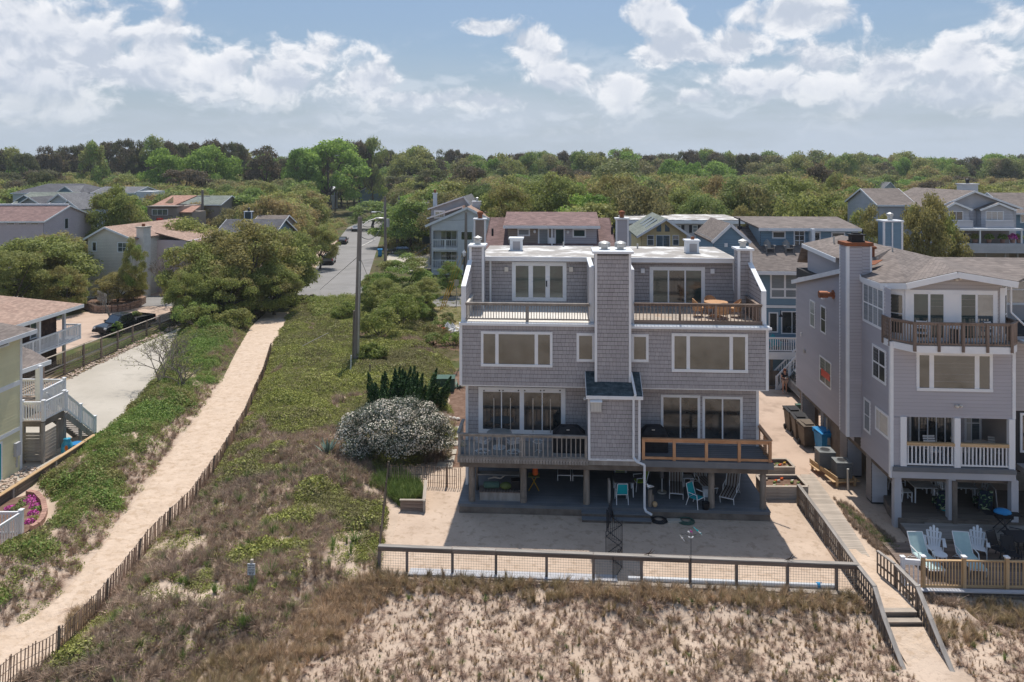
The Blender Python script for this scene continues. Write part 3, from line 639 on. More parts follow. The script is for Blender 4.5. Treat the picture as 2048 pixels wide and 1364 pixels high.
O('vent_pipe', MB().tube((H.f(1385, 470, 6.6)[0], 6.6, 12.0), (H.f(1385, 470, 6.6)[0], 6.6, 12.15), .1), 'metal_rust', o)
# side chimneys
def sidechim(u0, u1, v0, v1, ztop, capx, seed):
 c = O('chimney', MB().box(u0, u1, v0, v1, Z3, ztop), 'backing_grey', hs)
 siding(c, 'f', v0, [(u0, Z3), (u1, Z3), (u1, ztop), (u0, ztop)], 'sh', 'shingle_grey', seed=seed)
 siding(c, 'l' if u0 > 7 else 'r', u0 if u0 > 7 else u1, [(v0, Z3), (v1, Z3), (v1, ztop), (v0, ztop)], 'sh', 'shingle_grey', seed=seed)
 for u in (u0, u1): O('corner_board', MB().box(u-.06, u+.06, v0-.035, v0+.06, Z3, ztop-.0), 'trim_white', c)
 O('cap', MB().box(u0-.13, u1+.13, v0-.13, v1+.1, ztop, ztop+.1), 'trim_white', c)
 um = (u0+u1)/2; O('flue', MB().tube((um, v0+.45, ztop+.1), (um, v0+.45, ztop+.34), .16).lathe([(.2, .24), (.24, .28), (.24, .36), (.05, .44)], 12, (um, v0+.45, ztop+.1)), 'metal_galv', c)
u0, zt = H.f(941, 494, 2.9); u1 = H.f(966, 494, 2.9)[0]; sidechim(u0, u1, 2.9, 3.9, zt, 0, 11)
u0, zt = H.f(1478, 501, 2.7); u1 = H.f(1502, 501, 2.7)[0]; sidechim(u0, u1, 2.7, 3.7, zt, 0, 12)
# sloped side fins of the upper decks
def fin(u, w, va, za, vb, zb, cap=.2, m='sh'):
 f = O('side_wall', MB().add([(u-w/2, va, Z3), (u+w/2, va, Z3), (u+w/2, va, za), (u-w/2, va, za), (u-w/2, vb, Z3), (u+w/2, vb, Z3), (u+w/2, vb, zb), (u-w/2, vb, zb)],
          [(0, 1, 2, 3), (5, 4, 7, 6), (1, 5, 6, 2), (4, 0, 3, 7), (3, 2, 6, 7), (0, 4, 5, 1)]), 'backing_grey', hs)
 O('cap', MB().beam((u, va-.05, za+.02), (u, vb, zb+.02), w+cap*.35, .06), 'trim_white', f)
 O('post', MB().box(u-w/2-.03, u+w/2+.03, va-.06, va+.05, Z3-.02, za-.01), 'trim_white', f)
 for sd_, uu in (('l', u-w/2), ('r', u+w/2)):
  siding(f, sd_, uu, [(va, Z3), (vb, Z3), (vb, zb-.02), (va, za-.02)], 'sh', 'shingle_grey', seed=21, proud=.012)
zf = H.f(930, 574, .2)[1]; fin(.1, .16, .2, zf, 2.9, H.f(940, 522, 2.85)[1])
zf = H.f(1531, 584, .2)[1]; fin(Wd-.1, .16, .2, zf, 2.7, H.f(1500, 527, 2.7)[1])
fin(CU0-.16, .16, .25, H.f(1184, 536, .25)[1], VU-.3, ZR-.03); fin(CU1+.16, .16, .25, H.f(1266, 541, .25)[1], VU-.3, ZR-.03)
# centre chimney tower
ct = O('chimney_tower', MB().box(CU0, CU1, -.55, .9, 5.8, 12.0).box(CU0, CU1, .9, VU+.6, Z3, ZR-.02), 'backing_grey', hs)
siding(ct, 'f', -.55, [(CU0, 6.02), (CU1, 6.02), (CU1, 11.95), (CU0, 11.95)], 'sh', 'shingle_grey', seed=31)
for sd_, uu in (('l', CU0), ('r', CU1)): siding(ct, sd_, uu, [(-.55, 6.0), (.9, 6.0), (.9, 11.95), (-.55, 11.95)], 'sh', 'shingle_grey', seed=32)
for u in (CU0, CU1): O('corner_board', MB().box(u-.055, u+.055, -.59, -.45, 6.0, 11.98), 'trim_white', ct)
O('cap', MB().box(CU0-.16, CU1+.16, -.72, 1.05, 12.0, 12.11), 'trim_white', ct)
for px in (1209, 1241):
 u = H.f(px, 500, .2)[0]; O('flue', MB().lathe([(.16, 0), (.16, .1), (.28, .12), (.28, .30), (.2, .36), (.05, .4)], 14, (u, .25, 12.11)), 'metal_galv', ct)
# bump-out with skirt roof below the tower
BU0, BU1 = H.f(1177, 850, -1.15)[0], H.f(1280, 850, -1.15)[0]
bo = O('bump_out', MB().box(BU0, BU1, -1.15, VL, Z1-.02, 5.55), 'backing_grey', hs)
siding(bo, 'f', -1.15, [(BU0, Z1), (BU1, Z1), (BU1, 5.5), (BU0, 5.5)], 'sh', 'shingle_grey', seed=33)
siding(bo, 'l', BU0, [(-1.15, Z1), (VL, Z1), (VL, 5.5), (-1.15, 5.5)], 'sh', 'shingle_grey', seed=34); siding(bo, 'r', BU1, [(-1.15, Z1), (VL, Z1), (VL, 5.5), (-1.15, 5.5)], 'sh', 'shingle_grey', seed=35)
for u in (BU0+.03, BU1-.03): O('corner_board', MB().box(u-.055, u+.055, -1.19, -1.05, Z1-.02, 5.5), 'trim_white', bo)
O('base_board', MB().box(BU0, BU1, -1.18, -1.14, Z1-.05, Z1+.04), 'trim_white', bo)
sr = O('skirt_roof', MB().slab([(BU0-.1, -1.32, 5.62), (BU1+.1, -1.32, 5.62), (BU1+.1, -.005, 6.36), (BU0-.1, -.005, 6.36)], (0, 0, -.06)), 'roof_teal', bo)
O('fascia', MB().box(BU0-.12, BU1+.12, -1.36, -1.32, 5.46, 5.61), 'trim_white', bo)
for x in (BU0-.12, BU1+.1): O('side_trim', MB().slab([(x, -1.32, 5.48), (x, 0, 6.2), (x, 0, 6.36), (x, -1.32, 5.62)], (.02, 0, 0)), 'trim_white', bo)
u, z = H.f(1192, 809, -1.15); mb = MB().box(u-.24, u+.24, -1.32, -1.18, z-.28, z+.2); O('vent_hood', mb, 'curtain', bo); O('hood_cap', MB().slab([(u-.27, -1.42, z+.2), (u+.27, -1.42, z+.2), (u+.27, -1.18, z+.34), (u-.27, -1.18, z+.34)], (0, 0, -.03)), 'trim_white', bo)
# downspout from the skirt roof to the yard
def uvz(px, py, v): u, z = H.f(px, py, v); return (u, v, z)
O('downspout', MB().path([uvz(1262, 745, -.35), uvz(1271, 790, -1.42), uvz(1267, 800, -1.3), uvz(1267, 915, -1.3), uvz(1274, 924, -1.5), uvz(1289, 930, -1.5), uvz(1289, 1015, -1.35), uvz(1292, 1023, -1.45), uvz(1303, 1029, -1.75)], .055, 8), 'trim_white', hs)
# windows of the middle floor
winf(H, hs, 0, 962, 663, 1105, 733, cols=(1, 2.9, 1), trim=.12, pane='pane_olive', mull=.16, sill=True)
winf(H, hs, 0, 1153, 666, 1189.3, 723, trim=.12, pane='pane_olive')
winf(H, hs, 0, 1262.7, 668, 1297, 723.5, trim=.12, pane='pane_olive')
winf(H, hs, 0, 1343, 667, 1495.5, 744, cols=(1, 3.1, 1), trim=.13, pane='pane_olive', mull=.16, sill=True)
# lower sliding doors
w = winf(H, hs, VL, 957, 775, 1131, 868, cols=(1, 1, .18, 1, 1), trim=.22, name='sliding_door', panes=['pane_dark', 'pane_dark', 'trim_white', 'pane_dark', 'pane_dark'], mull=.05)
for s in (0, 1):                                          # shutters' slim stiles and the eight lens bolts over the doors
 for px in ((988, 1021), (1066, 1101))[s]:
  u = H.f(px, 800, VL)[0]; O('stile', MB().box(u-.02, u+.02, VL-.075, VL-.05, Z1+.45, 4.75), 'metal_galv', w)
for px in (968, 999, 1006, 1037, 1049.5, 1081.5, 1088, 1120):
 u, z = H.f(px, 781, VL-.06); O('bolt', MB().tube((u, VL-.05, z), (u, VL-.08, z), .035), 'metal_dark', w)
winf(H, hs, VL, 1321.5, 789.5, 1400, 885.5, cols=(1, 1), trim=.12, name='sliding_door', pane='pane_dark', mull=.07)
winf(H, hs, VL, 1404.5, 792.5, 1485, 886.5, cols=(1, 1), trim=.12, name='sliding_door', pane='pane_dark', mull=.07)
# upper doors
w = winf(H, hs, VU, 1024, 524, 1133, 602, cols=(1, .28, 1, .28, 1), trim=.2, name='patio_door', panes=['pane_green', 'trim_clean', 'pane_green', 'trim_clean', 'pane_green'], mull=.04)
O('handle', MB().box(H.f(1093, 567, VU)[0]-.03, H.f(1093, 567, VU)[0]+.03, VU-.12, VU-.05, H.f(1093, 567, VU)[1]-.15, H.f(1093, 567, VU)[1]+.15), 'metal_dark', w)
winf(H, hs, VU, 1299, 533.5, 1409.5, 612, cols=(1, 1.1, 1.05), trim=.19, name='sliding_door', panes=['pane_green', 'pane_dark', 'pane_green'], mull=.08)
for px, py in ((1013, 538), (1142, 538), (1285, 541), (1424, 542)):
 u, z = H.f(px, py, VU); O('wall_lamp', MB().box(u-.1, u+.1, VU-.16, VU-.02, z-.12, z+.12), 'lap_cream' if px < 1200 else 'trim_white', hs)
O('corner_board', MB().box(H.f(981, 560, VU)[0]-.05, H.f(981, 560, VU)[0]+.05, VU-.04, VU, Z3, ZR-.2), 'trim_white', hs)
u = H.f(1465, 560, VU-.1)[0]
O('downspout', MB().path([(u, VU-.3, ZR-.2), (u+.05, VU-.2, 9.7), (u+.1, VU-.3, 9.4), (u+1.3, 2.6, 9.1)], .045, 6), 'trim_white', hs)
u, z = H.f(1152, 795, VL); O('flood_lamp', MB().ell((H.f(1170, 797, VL)[0], VL-.15, z), (.09, .12, .09)), 'trim_white', hs)
# upper railings
za = Z3
def pt(px, py, v): u, z = H.f(px, py, v); return u
rail(hs, (.2, .12, Z3+.0), (CU0-.26, .12, Z3+.0), .92, gap=.128, m='wood_grey', posts=(.5,), pw=.14, top=(.16, .05), bot=.14, pext=.1)
o = rail(hs, (CU1+.26, .1, Z3), (Wd-.2, .1, Z3), .98, gap=.168, m='wood_brown', posts=(.36, .64), pw=.1, top=(.18, .05), bot=.1)
bar('skirt_board', (CU1+.26, .05, Z3+.09), (Wd-.2, .05, Z3+.09), .04, .2, 'wood_brown', o)
rail(hs, (Wd-.32, .2, Z3), (Wd-.32, 2.6, Z3), .95, gap=.17, m='wood_brown', top=(.14, .04))
rail(hs, (.24, .3, Z3), (.24, 2.8, Z3), .85, gap=.3, m='deck_white', top=(.12, .04))
# first floor decks
DL0 = H.f(914.5, 912, VD)[0]; DR1 = H.f(1546, 925, VD)[0]
d = O('deck', MB().box(DL0+.05, BU0-.02, VD+.02, VL, Z1-.16, Z1-.04), 'wood_grey', hs)
for i in range(14): O('deck_board', MB().box(DL0, BU0-.02, VD+i*.15, VD+.144+i*.15, Z1-.04, Z1), 'deck_grey', d)
n = 46
for i in range(n):
 u = DL0+(BU0-DL0)*(i+.5)/n; bar('board_end', (u, VD-.02, Z1-.28), (u, VD-.02, Z1+.02), .11, .04, 'wood_grey', d)
d = O('deck', MB().box(BU1+.02, DR1-.02, VD+.02, VL, Z1-.16, Z1-.04), 'deck_blue', hs)
for i in range(14): O('deck_board', MB().box(BU1+.02, DR1, VD+i*.15, VD+.142+i*.15, Z1-.04, Z1), 'deck_blue', d)
O('fascia', MB().box(BU1+.02, DR1+.03, VD-.06, VD, Z1-.27, Z1+.01), 'deck_blue', hs)
O('fascia', MB().box(BU0, BU1, VD+.01, VD+.1, Z1-.27, Z1-.05), 'wood_grey', hs)
O('beam', MB().box(DL0+.1, DR1-.2, VD+.06, VD+.2, Z1-.52, Z1-.22), 'wood_dark', hs)
O('beam', MB().box(DL0+.2, DR1-.3, .85, 1.05, Z1-.5, Z1-.18), 'wood_dark', hs)
ff = O('floor_joists', MB().box(.2, Wd-.25, VL, VB, Z1-.35, Z1-.11), 'wood_dark', hs)
for i in range(30):
 u = .2+i*(Wd-.4)/29; bar('joist', (u, VD+.1, Z1-.25), (u, VL, Z1-.25), .05, .2, 'wood_dark', ff)
rail(hs, (DL0+.03, VD+.04, Z1), (BU0-.05, VD+.04, Z1), 1.05, gap=.213, bal=(.045, .045), m='wood_grey', posts=(0.01, .5, .99), pw=.1, top=(.15, .05), bot=.02)
rail(hs, (DL0+.03, VD+.1, Z1), (DL0+.03, VL-.1, Z1), 1.05, gap=.25, bal=(.045, .045), m='wood_grey', top=(.15, .05), bot=.02)
def cable_rail(p, q, posts):
 p = Vector(p); q = Vector(q); up = Vector((0, 0, 1)); d_ = q-p
 o = O('railing', MB().beam(p+up*.98, q+up*.98, .15, .055).beam(p+up*.88, q+up*.88, .05, .11).beam(p+up*.1, q+up*.1, .05, .11), 'wood_cedar', hs)
 for t_ in posts: bar('post', p+d_*t_-up*.05, p+d_*t_+up*.95, .13, .13, 'wood_cedar', o)
 for k in range(8): c0 = p+up*(.2+k*.085); bar('cable', c0, c0+d_, .008, .008, 'metal_dark', o)
cable_rail((BU1+.1, VD+.06, Z1), (DR1-.06, VD+.06, Z1), (.01, .25, .5, .753, .99)); cable_rail((DR1-.06, VD+.12, Z1), (DR1-.06, VL+.15, Z1), (.45, .97))
# piles
for px in (944, 1047, 1173, 1422.5, 1526):
 u = H.f(px, 970, VD+.35)[0]; O('pile', MB().lathe([(.155, ZG-.02), (.145, ZG+.8), (.14, Z1-.5)], 12, (u, VD+.35, 0)), 'pile', hs)
for u in (3.1, 5.8, 8.6, 11.2, 13.9):
 for v in (3.2, 6.5): O('pile', MB().lathe([(.15, 0), (.14, Z1-.3)], 10, (u, v, 0)), 'pile', hs)
# ground floor: slab deck, back walls, stores
gd = H.f(916, 1007, VD)[0]; ge = H.f(1542, 1024, VD)[0]
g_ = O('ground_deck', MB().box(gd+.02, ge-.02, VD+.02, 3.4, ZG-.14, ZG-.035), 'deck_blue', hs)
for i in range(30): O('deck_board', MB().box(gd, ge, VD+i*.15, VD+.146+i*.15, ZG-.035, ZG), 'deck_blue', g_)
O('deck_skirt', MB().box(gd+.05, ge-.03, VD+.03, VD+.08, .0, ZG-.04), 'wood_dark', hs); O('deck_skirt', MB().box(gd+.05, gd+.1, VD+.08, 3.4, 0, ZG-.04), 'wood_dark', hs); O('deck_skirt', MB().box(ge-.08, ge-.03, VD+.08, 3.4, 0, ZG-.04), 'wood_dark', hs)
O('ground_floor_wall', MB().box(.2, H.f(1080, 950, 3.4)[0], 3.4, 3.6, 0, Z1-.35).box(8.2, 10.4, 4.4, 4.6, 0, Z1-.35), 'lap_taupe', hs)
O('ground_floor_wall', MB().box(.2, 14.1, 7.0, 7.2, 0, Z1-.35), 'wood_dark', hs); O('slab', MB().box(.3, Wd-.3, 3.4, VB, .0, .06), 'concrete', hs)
O('door', MB().box(H.f(1055, 950, 3.38)[0], H.f(1080, 950, 3.38)[0], 3.34, 3.38, ZG, Z1-.4), 'lap_palegrey', hs)
# steps down to the sand
for k, (a, b) in enumerate(((1164, 1222), (1228, 1301))):
 u0 = H.f(a, 1030, VD-.3)[0]; u1 = H.f(b, 1030, VD-.3)[0]
 st = O('step_frame', MB().box(u0, u1, VD-.28, VD, .0, .26).box(u0, u1, VD-.56, VD-.28, .0, .1), 'wood_dark', hs)
 for j, (v_, z_) in enumerate(((VD-.3, .27), (VD-.6, .12))): O('tread', MB().box(u0-.02, u1+.02, v_, v_+.3, z_, z_+.045), 'deck_blue', st)
# ---------------------------------------------------------------- the grey-lilac house on the right, and the next unit of its row
K = Fr(16.90, 33.40, R(4.2))
ks = K.root('beach_house', 'tall grey lap-sided house on the right with brown shingle roof, rusty-capped chimney and curved balcony', 'house')
KW = K.f(2027, 800, 0)[0]; KL = 13.9; K0, K1, K2, K3 = 2.25, 2.75, 5.3, 8.25
def k3(px, py, D): x, y = XD(px, D), D; x -= K.o[0]; y -= K.o[1]; return (x*K.c-y*K.s, x*K.s+y*K.c, ZD(py, D))
ztop = 4.93
O('wall', MB().slab([(a, b, K3) for a, b in ((.02, .78), (.8, .03), (KW-.62, .03), (KW-.02, .74), (KW-.02, 4.2), (.02, 4.2))], (0, 0, 2.3)).box(.01, KW-.01, .01, 4.2, ztop, K3-.002).box(.01, KW-.01, 2.3, 4.2, K0, ztop), 'backing_grey', ks)
O('wall', MB().box(.01, KW-.01, 4.21, KL, K0, 9.7), 'backing_grey', ks)
siding(ks, 'f', 0, [(0, ztop), (KW, ztop), (KW, K3), (0, K3)], 'lap', 'lap_grey', step=.16)
siding(ks, 'f', 0, [(.66, K3), (KW-.5, K3), (KW-.5, 10.9), (K.f(1915, 543, 0)[0], 11.35), (.66, 10.75)], 'lap', 'lap_warm', step=.16, name='gable_siding')
O('wall', MB().slab([(.66, .02, 10.5), (KW-.5, .02, 10.5), (KW-.5, .02, 10.9), (K.f(1915, 543, 0)[0], .02, 11.3), (.66, .02, 10.7)], (0, .3, 0)), 'backing_grey', ks)
siding(ks, 'l', 0, [(0, K0), (3.45, K0), (3.45, 10.7), (0, 10.6)], 'lap', 'lap_grey', step=.16, seed=2)
siding(ks, 'l', 0, [(4.3, K0), (KL, K0), (KL, 9.05), (4.3, 10.9)], 'lap', 'lap_grey', step=.16, seed=3)
O('side_gable', MB().slab([(.02, 4.3, 9.6), (.02, KL, 9.0), (.02, 4.3, 10.85)], (.2, 0, 0)), 'backing_grey', ks)
# lower storey beside the porch
siding(ks, 'f', 0, [(0, K1-.1), (.5, K1-.1), (.5, ztop), (0, ztop)], 'lap', 'lap_grey', step=.16, seed=4); O('wall', MB().box(.01, .5, .01, 2.3, K0, ztop), 'backing_grey', ks)
siding(ks, 'r', .5, [(0, K1), (2.3, K1), (2.3, ztop), (0, ztop)], 'lap', 'lap_grey', step=.16, seed=5)
siding(ks, 'f', 2.3, [(.5, K1), (KW, K1), (KW, ztop), (.5, ztop)], 'lap', 'lap_grey', step=.16, seed=6)
O('wall', MB().box(KW-.12, KW-.01, .1, 2.3, K0, ztop), 'lap_taupe', ks)
for (u, v, z0, z1) in ((0, 0, K0-.05, K3), (KW, 0, ztop, K3)):
 O('corner_board', MB().box(u-.07, u+.07, v-.05, v+.12, z0, z1), 'trim_white', ks)
# chimney on the side wall
vc, zc = K.l(1724, 490, 0); CZT = 12.15; uc = -.70
ch = O('chimney', MB().box(uc, -.002, vc, vc+.95, K0+.55, CZT).box(-.002, .42, vc, vc+.95, 10.2, CZT), 'backing_grey', ks)
siding(ch, 'f', vc, [(uc, K0+.55), (0, K0+.55), (0, CZT), (uc, CZT)], 'lap', 'lap_grey', step=.16, seed=7); siding(ch, 'f', vc, [(0, 10.7), (.42, 10.7), (.42, CZT), (0, CZT)], 'lap', 'lap_grey', step=.16, seed=7)
siding(ch, 'l', uc, [(vc, K0+.55), (vc+.95, K0+.55), (vc+.95, CZT), (vc, CZT)], 'lap', 'lap_grey', step=.16, seed=8)
O('corner_board', MB().box(uc-.05, uc+.09, vc-.05, vc+.08, K0+.55, CZT), 'trim_white', ch); O('corner_board', MB().box(uc-.03, uc+.02, vc+.9, vc+1.0, K0+.55, CZT), 'trim_white', ch); O('corner_board', MB().box(.37, .46, vc-.04, vc+.05, 10.9, CZT), 'trim_white', ch)
O('cap', MB().box(uc-.1, .52, vc-.1, vc+1.05, CZT, CZT+.17), 'metal_rust', ch)
O('flue', MB().box(-.45, .2, vc+.15, vc+.75, CZT+.17, CZT+.24).box(-.4, .15, vc+.2, vc+.7, CZT+.24, CZT+.5).box(-.48, .23, vc+.12, vc+.78, CZT+.5, CZT+.56).box(-.3, .05, vc+.3, vc+.6, CZT+.56, CZT+.62), 'plastic_black', ch)
# roof: faces through measured ridge and eave points
A = k3(1709, 531, 37.4); B = k3(1722, 552, 36.6); Cc = k3(1760, 565, 34.4); Dp = k3(1813, 565, 33.0); Ep = k3(1915, 542.5, 32.8); Fp = k3(2036, 562.5, 32.2)
T1 = k3(1605, 486.5, 46.5); T2 = k3(1684, 470, 44.5); T3 = k3(1760, 489, 43); Rr = k3(1784, 496, 41); T4 = k3(1867, 514, 41.5); S1 = k3(1672, 515, 39.6); A2 = k3(1729, 524, 37.8)
G1 = k3(2160, 516, 41); G2 = k3(2160, 557, 36.5); G3 = k3(2046, 557, 36.5)
rmb = MB()
def tri(*p): rmb.slab(p, (0, 0, -.10))
tri(T1, S1, T2); tri(T2, S1, T3); tri(S1, A2, T3); tri(A2, Rr, T3); tri(T3, Rr, T4); tri(A2, A, B); tri(A2, B, Rr); tri(B, Cc, Rr); tri(Cc, Dp, Rr); tri(Rr, Dp, T4); tri(Dp, Ep, T4)
tri(Ep, Fp, T4); tri(T4, Fp, G3); tri(T4, G3, G1); tri(G1, G3, G2)
bk = k3(2160, 500, 47)
rf = O('roof', rmb, 'roof_greybrown', ks)
b1 = (T1[0], KL+.3, T1[2]-1.2); b2 = (9, KL+.3, 9.6); O('rear_roof', MB().slab([T1, T2, b2, b1], (0, 0, -.1)).slab([T2, T3, b2], (0, 0, -.1)).slab([T3, T4, b2], (0, 0, -.1)).slab([T4, G1, (20, KL, 9.2), b2], (0, 0, -.1)), 'roof_greybrown', ks)
fb = MB()
for p, q in ((A, B), (B, Cc), (Cc, Dp), (Dp, Ep), (Ep, Fp)):
 p = Vector(p); q = Vector(q); fb.beam(p+Vector((0, -.03, -.16)), q+Vector((0, -.03, -.16)), .05, .26)
fb.beam(Vector(T1)+Vector((-.03, 0, -.14)), Vector(S1)+Vector((-.03, 0, -.14)), .05, .24)
O('fascia', fb, 'trim_white', ks)
uw = T1[0]+.25
O('clerestory_wall', MB().slab([(uw, S1[1], S1[2]-.1), (uw, T1[1]-.3, T1[2]-.12), (uw, T1[1]-.3, 9.0), (uw, S1[1], 9.0)], (.15, 0, 0)).slab([(uw, T1[1]-.3, 9.0), (uw, T1[1]-.3, T1[2]-.12), (uw+5, T1[1]-.3, T1[2]-.12), (uw+5, T1[1]-.3, 9.0)], (0, .1, 0)), 'lap_grey', ks)
siding(ks, 'l', uw-.0, [(S1[1], 9.0), (T1[1]-.3, 9.0), (T1[1]-.3, T1[2]-.2), (S1[1], S1[2]-.2)], 'lap', 'lap_grey', step=.16, seed=9)
# lower side roof rising to the chimney
e0 = K.l(1589, 561, -.1); e1 = K.l(1672, 526, -.1)
O('side_roof', MB().slab([(-.2, e0[0]+.1, e0[1]), (uw, e0[0]+.1, e0[1]), (uw, vc+.9, e1[1]+.12), (-.2, vc+.9, e1[1]+.12)], (0, 0, -.08)), 'roof_greybrown', ks)
O('side_fascia', MB().beam((-.22, e0[0]+.2, e0[1]-.12), (-.22, vc+.96, e1[1]-.0), .05, .24), 'trim_white', ks)
O('roof_flashing', MB().slab([A2, A, (A[0]+.9, A[1]-.2, A[2]+.06), (A2[0]+.9, A2[1], A2[2]+.1)], (0, 0, .03)), 'metal_rust', ks)
for px, py, D, h, r_ in ((1745.5, 522, 39, .62, .10), (1755, 524, 38.6, .25, .04), (1785, 506, 40, .3, .04), (1668, 480, 43, .2, .04), (1727, 478, 43, .2, .04)):
 p = k3(px, py, D); mb = MB().tube((p[0], p[1], p[2]-.2), (p[0], p[1], p[2]+h), r_)
 if r_ > .08: mb.lathe([(.11, h), (.19, h+.02), (.19, h+.12), (.05, h+.2)], 12, p)
 O('vent_pipe', mb, 'metal_galv' if r_ < .08 else 'metal_rust', ks)
# windows
winl(K, ks, 0, 1727, 562, 1769.5, 663, cols=(1, 1, 1, 1), rows=(1, 1), trim=.12, pane='pane_blind', mull=.07)
winl(K, ks, 0, 1746, 686, 1773.5, 772, cols=(1, 1), rows=(1, 1), trim=.12, pane='pane_dark', mull=.08)
winl(K, ks, 0, 1729, 793, 1742.3, 870, rows=(1, 1), trim=.11, pane='pane_blind')
winl(K, ks, 0, 1752, 811, 1779.5, 881, cols=(1, .35), trim=.12, panes=['pane_blind', 'curtain'])
winl(K, ks, 0, 1621, 598, 1631, 657.5, rows=(1, 1), trim=.09, pane='pane_blind'); winl(K, ks, 0, 1642.5, 609, 1653, 670, rows=(1, 1), trim=.09, pane='pane_dark')
w = winl(K, ks, 0, 1640.5, 709, 1663.5, 781, cols=(1, 1), rows=(1, 1), trim=.09, panes=['pane_dark', 'pane_blue', 'pane_dark', 'pane_blue'])
v0, z0 = K.l(1644, 740, 0); v1, z1 = K.l(1661, 752, 0); O('red_towel', MB().box(-.047, -.041, v1, v0, z0-.28, z0+.12), 'red_light', w, label='red cloth hanging behind the lower sash')
winf(K, ks, 0, 1832, 705, 1984.5, 782, cols=(1, 3.7, 1.02), trim=.13, name='window', pane='pane_olive', mull=.2, sill=True)
u, z = K.f(1911, 811, 0); O('flood_lamp', MB().ell((u, -.14, z), (.07, .1, .07)).ell((u+.16, -.14, z+.02), (.06, .1, .06)).box(u-.02, u+.12, -.1, -.02, z-.06, z-.0), 'lap_cream', ks)
u, z = K.f(1910, 558, 0); O('flood_lamp', MB().ell((u, -.14, z), (.08, .1, .08)).ell((u+.15, -.14, z+.04), (.06, .1, .06)), 'lap_cream', ks)
v, z = K.l(1668, 589, 0); O('side_vent', MB().tube((0, v, z), (-.75, v, z), .13, .13, 12).tube((-.35, v, z), (-.8, v, z), .19, .19, 12).tube((-.02, v, z), (-.08, v, z), .24, .24, 12), 'copper', ks)
v, z = K.l(1604, 669, 0); O('side_lamp', MB().box(-.08, -.01, v-.06, v+.06, z-.12, z+.12), 'trim_white', ks); v, z = K.l(1652.5, 597, 0); O('side_lamp', MB().ell((-.18, v, z), (.12, .1, .06)), 'trim_white', ks)
v, z = K.l(1611, 702, 0); O('wall_vent', MB().tube((0, v, z), (-.12, v, z), .12), 'metal_galv', ks)
# top floor front: chamfered corners, white door frame
q = 0.02
def chamf(u0, v0, u1, v1, nm):
 c = O('corner_bay', MB().slab([(u0, v0, K3), (u1, v1, K3), (u1, v1, 10.65), (u0, v0, 10.65)], (.03, .03, 0)), 'trim_white', ks)
 a = Vector((u0, v0, 0)); b = Vector((u1, v1, 0)); n = Vector((-(b-a).y, (b-a).x, 0)).normalized()*-.03;
 if n.y > 0: n = -n
 for z0, z1 in ((K3+.35, K3+1.2), (K3+1.25, K3+2.05)):
  p = a.lerp(b, .2)+n; r = a.lerp(b, .8)+n; O('pane', MB().add([(p.x, p.y, z0), (r.x, r.y, z0), (r.x, r.y, z1), (p.x, p.y, z1)], [(0, 1, 2, 3)]), 'pane_olive' if z0 > 9 else 'pane_dark', c)
chamf(-.02, .62, .64, -.03, 0); chamf(KW-.5, -.03, KW+.05, .6, 1)
for u in (.66, KW-.5): O('corner_board', MB().box(u-.09, u+.12, -.06, .02, K3, 10.7), 'trim_white', ks)
w = winf(K, ks, 0, 1818, 580, 1994, 684, cols=(1.14, 1.14, 1.15, 1.2, 1.2), rows=(1,), trim=.19, name='sliding_door', panes=['pane_green', 'pane_green', 'trim_clean', 'pane_green', 'pane_blue'], mull=.1)
# curved balcony
bz = K3; BP = [(-.06, .75), (-.02, .1), (.62, -.85), (KW-.55, -.85), (KW-.02, -.3), (KW, .6)]
bl = O('balcony', MB().slab([(a, b, bz+.02) for a, b in BP]+[(KW-.1, .0, bz+.02), (.1, .0, bz+.02)][:0], (0, 0, -.3)), 'trim_white', ks)
O('balcony_floor', MB().slab([(a*.995+.02, b*.97, bz+.045) for a, b in BP], (0, 0, -.02)), 'deck_grey', ks)
for i in range(len(BP)-1):
 p = (*BP[i], bz+.03); q_ = (*BP[i+1], bz+.03); big = i == 2
 rail(ks, p, q_, 1.02, gap=.125, bal=(.04, .04), m='wood_brown', mb_='wood_brown', posts=(0, .25, .5, .75, 1.0) if big else ((0,) if i < 2 else ()), pw=.11, top=(.12, .04), pext=.25)
# first floor porch
O('porch_floor', MB().box(.1, KW-.05, -.12, 2.3, K1-.12, K1), 'deck_blue', ks); O('porch_band', MB().box(.0, KW+.05, -.16, -.121, K1-.22, K1-.02), 'deck_blue', ks); O('beam', MB().box(.0, KW+.05, -.1, .12, K0-.02, K1-.225), 'lap_palegrey', ks)
O('porch_ceiling', MB().box(.5, KW-.12, .1, 2.3, ztop-.03, ztop-.004), 'trim_white', ks)
pu = [K.f(x, 880, 0)[0] for x in (1805.5, 1913, 2022)]
for u in pu: O('porch_post', MB().box(u-.13, u+.13, -.1, .1, K1-.1, ztop), 'trim_clean', ks)
for a, b in ((pu[0]+.13, pu[1]-.12), (pu[1]+.12, pu[2]-.13)):
 r_ = rail(ks, (a, -.02, K1), (b, -.02, K1), 1.02, gap=.158, bal=(.05, .05), m='trim_clean', top=(.09, .04)); bar('top_rail', (a, -.03, K1+1.0), (b, -.03, K1+1.0), .17, .13, 'wood_new', r_)
window(ks, 'f', 2.3, K.f(1818, 850, 2.3)[0], K.f(1905, 850, 2.3)[0], K1+.05, ztop-.1, cols=(.9, 1, 1, 1, .7), trim=.08, name='sliding_door', panes=['pane_dark'], mull=.06)
window(ks, 'f', 2.3, K.f(1928, 850, 2.3)[0], K.f(1962, 850, 2.3)[0], K1+.3, ztop-.05, cols=(.6, 1), rows=(1, 1), trim=.1, panes=['curtain', 'curtain', 'pane_blue', 'pane_blue'])
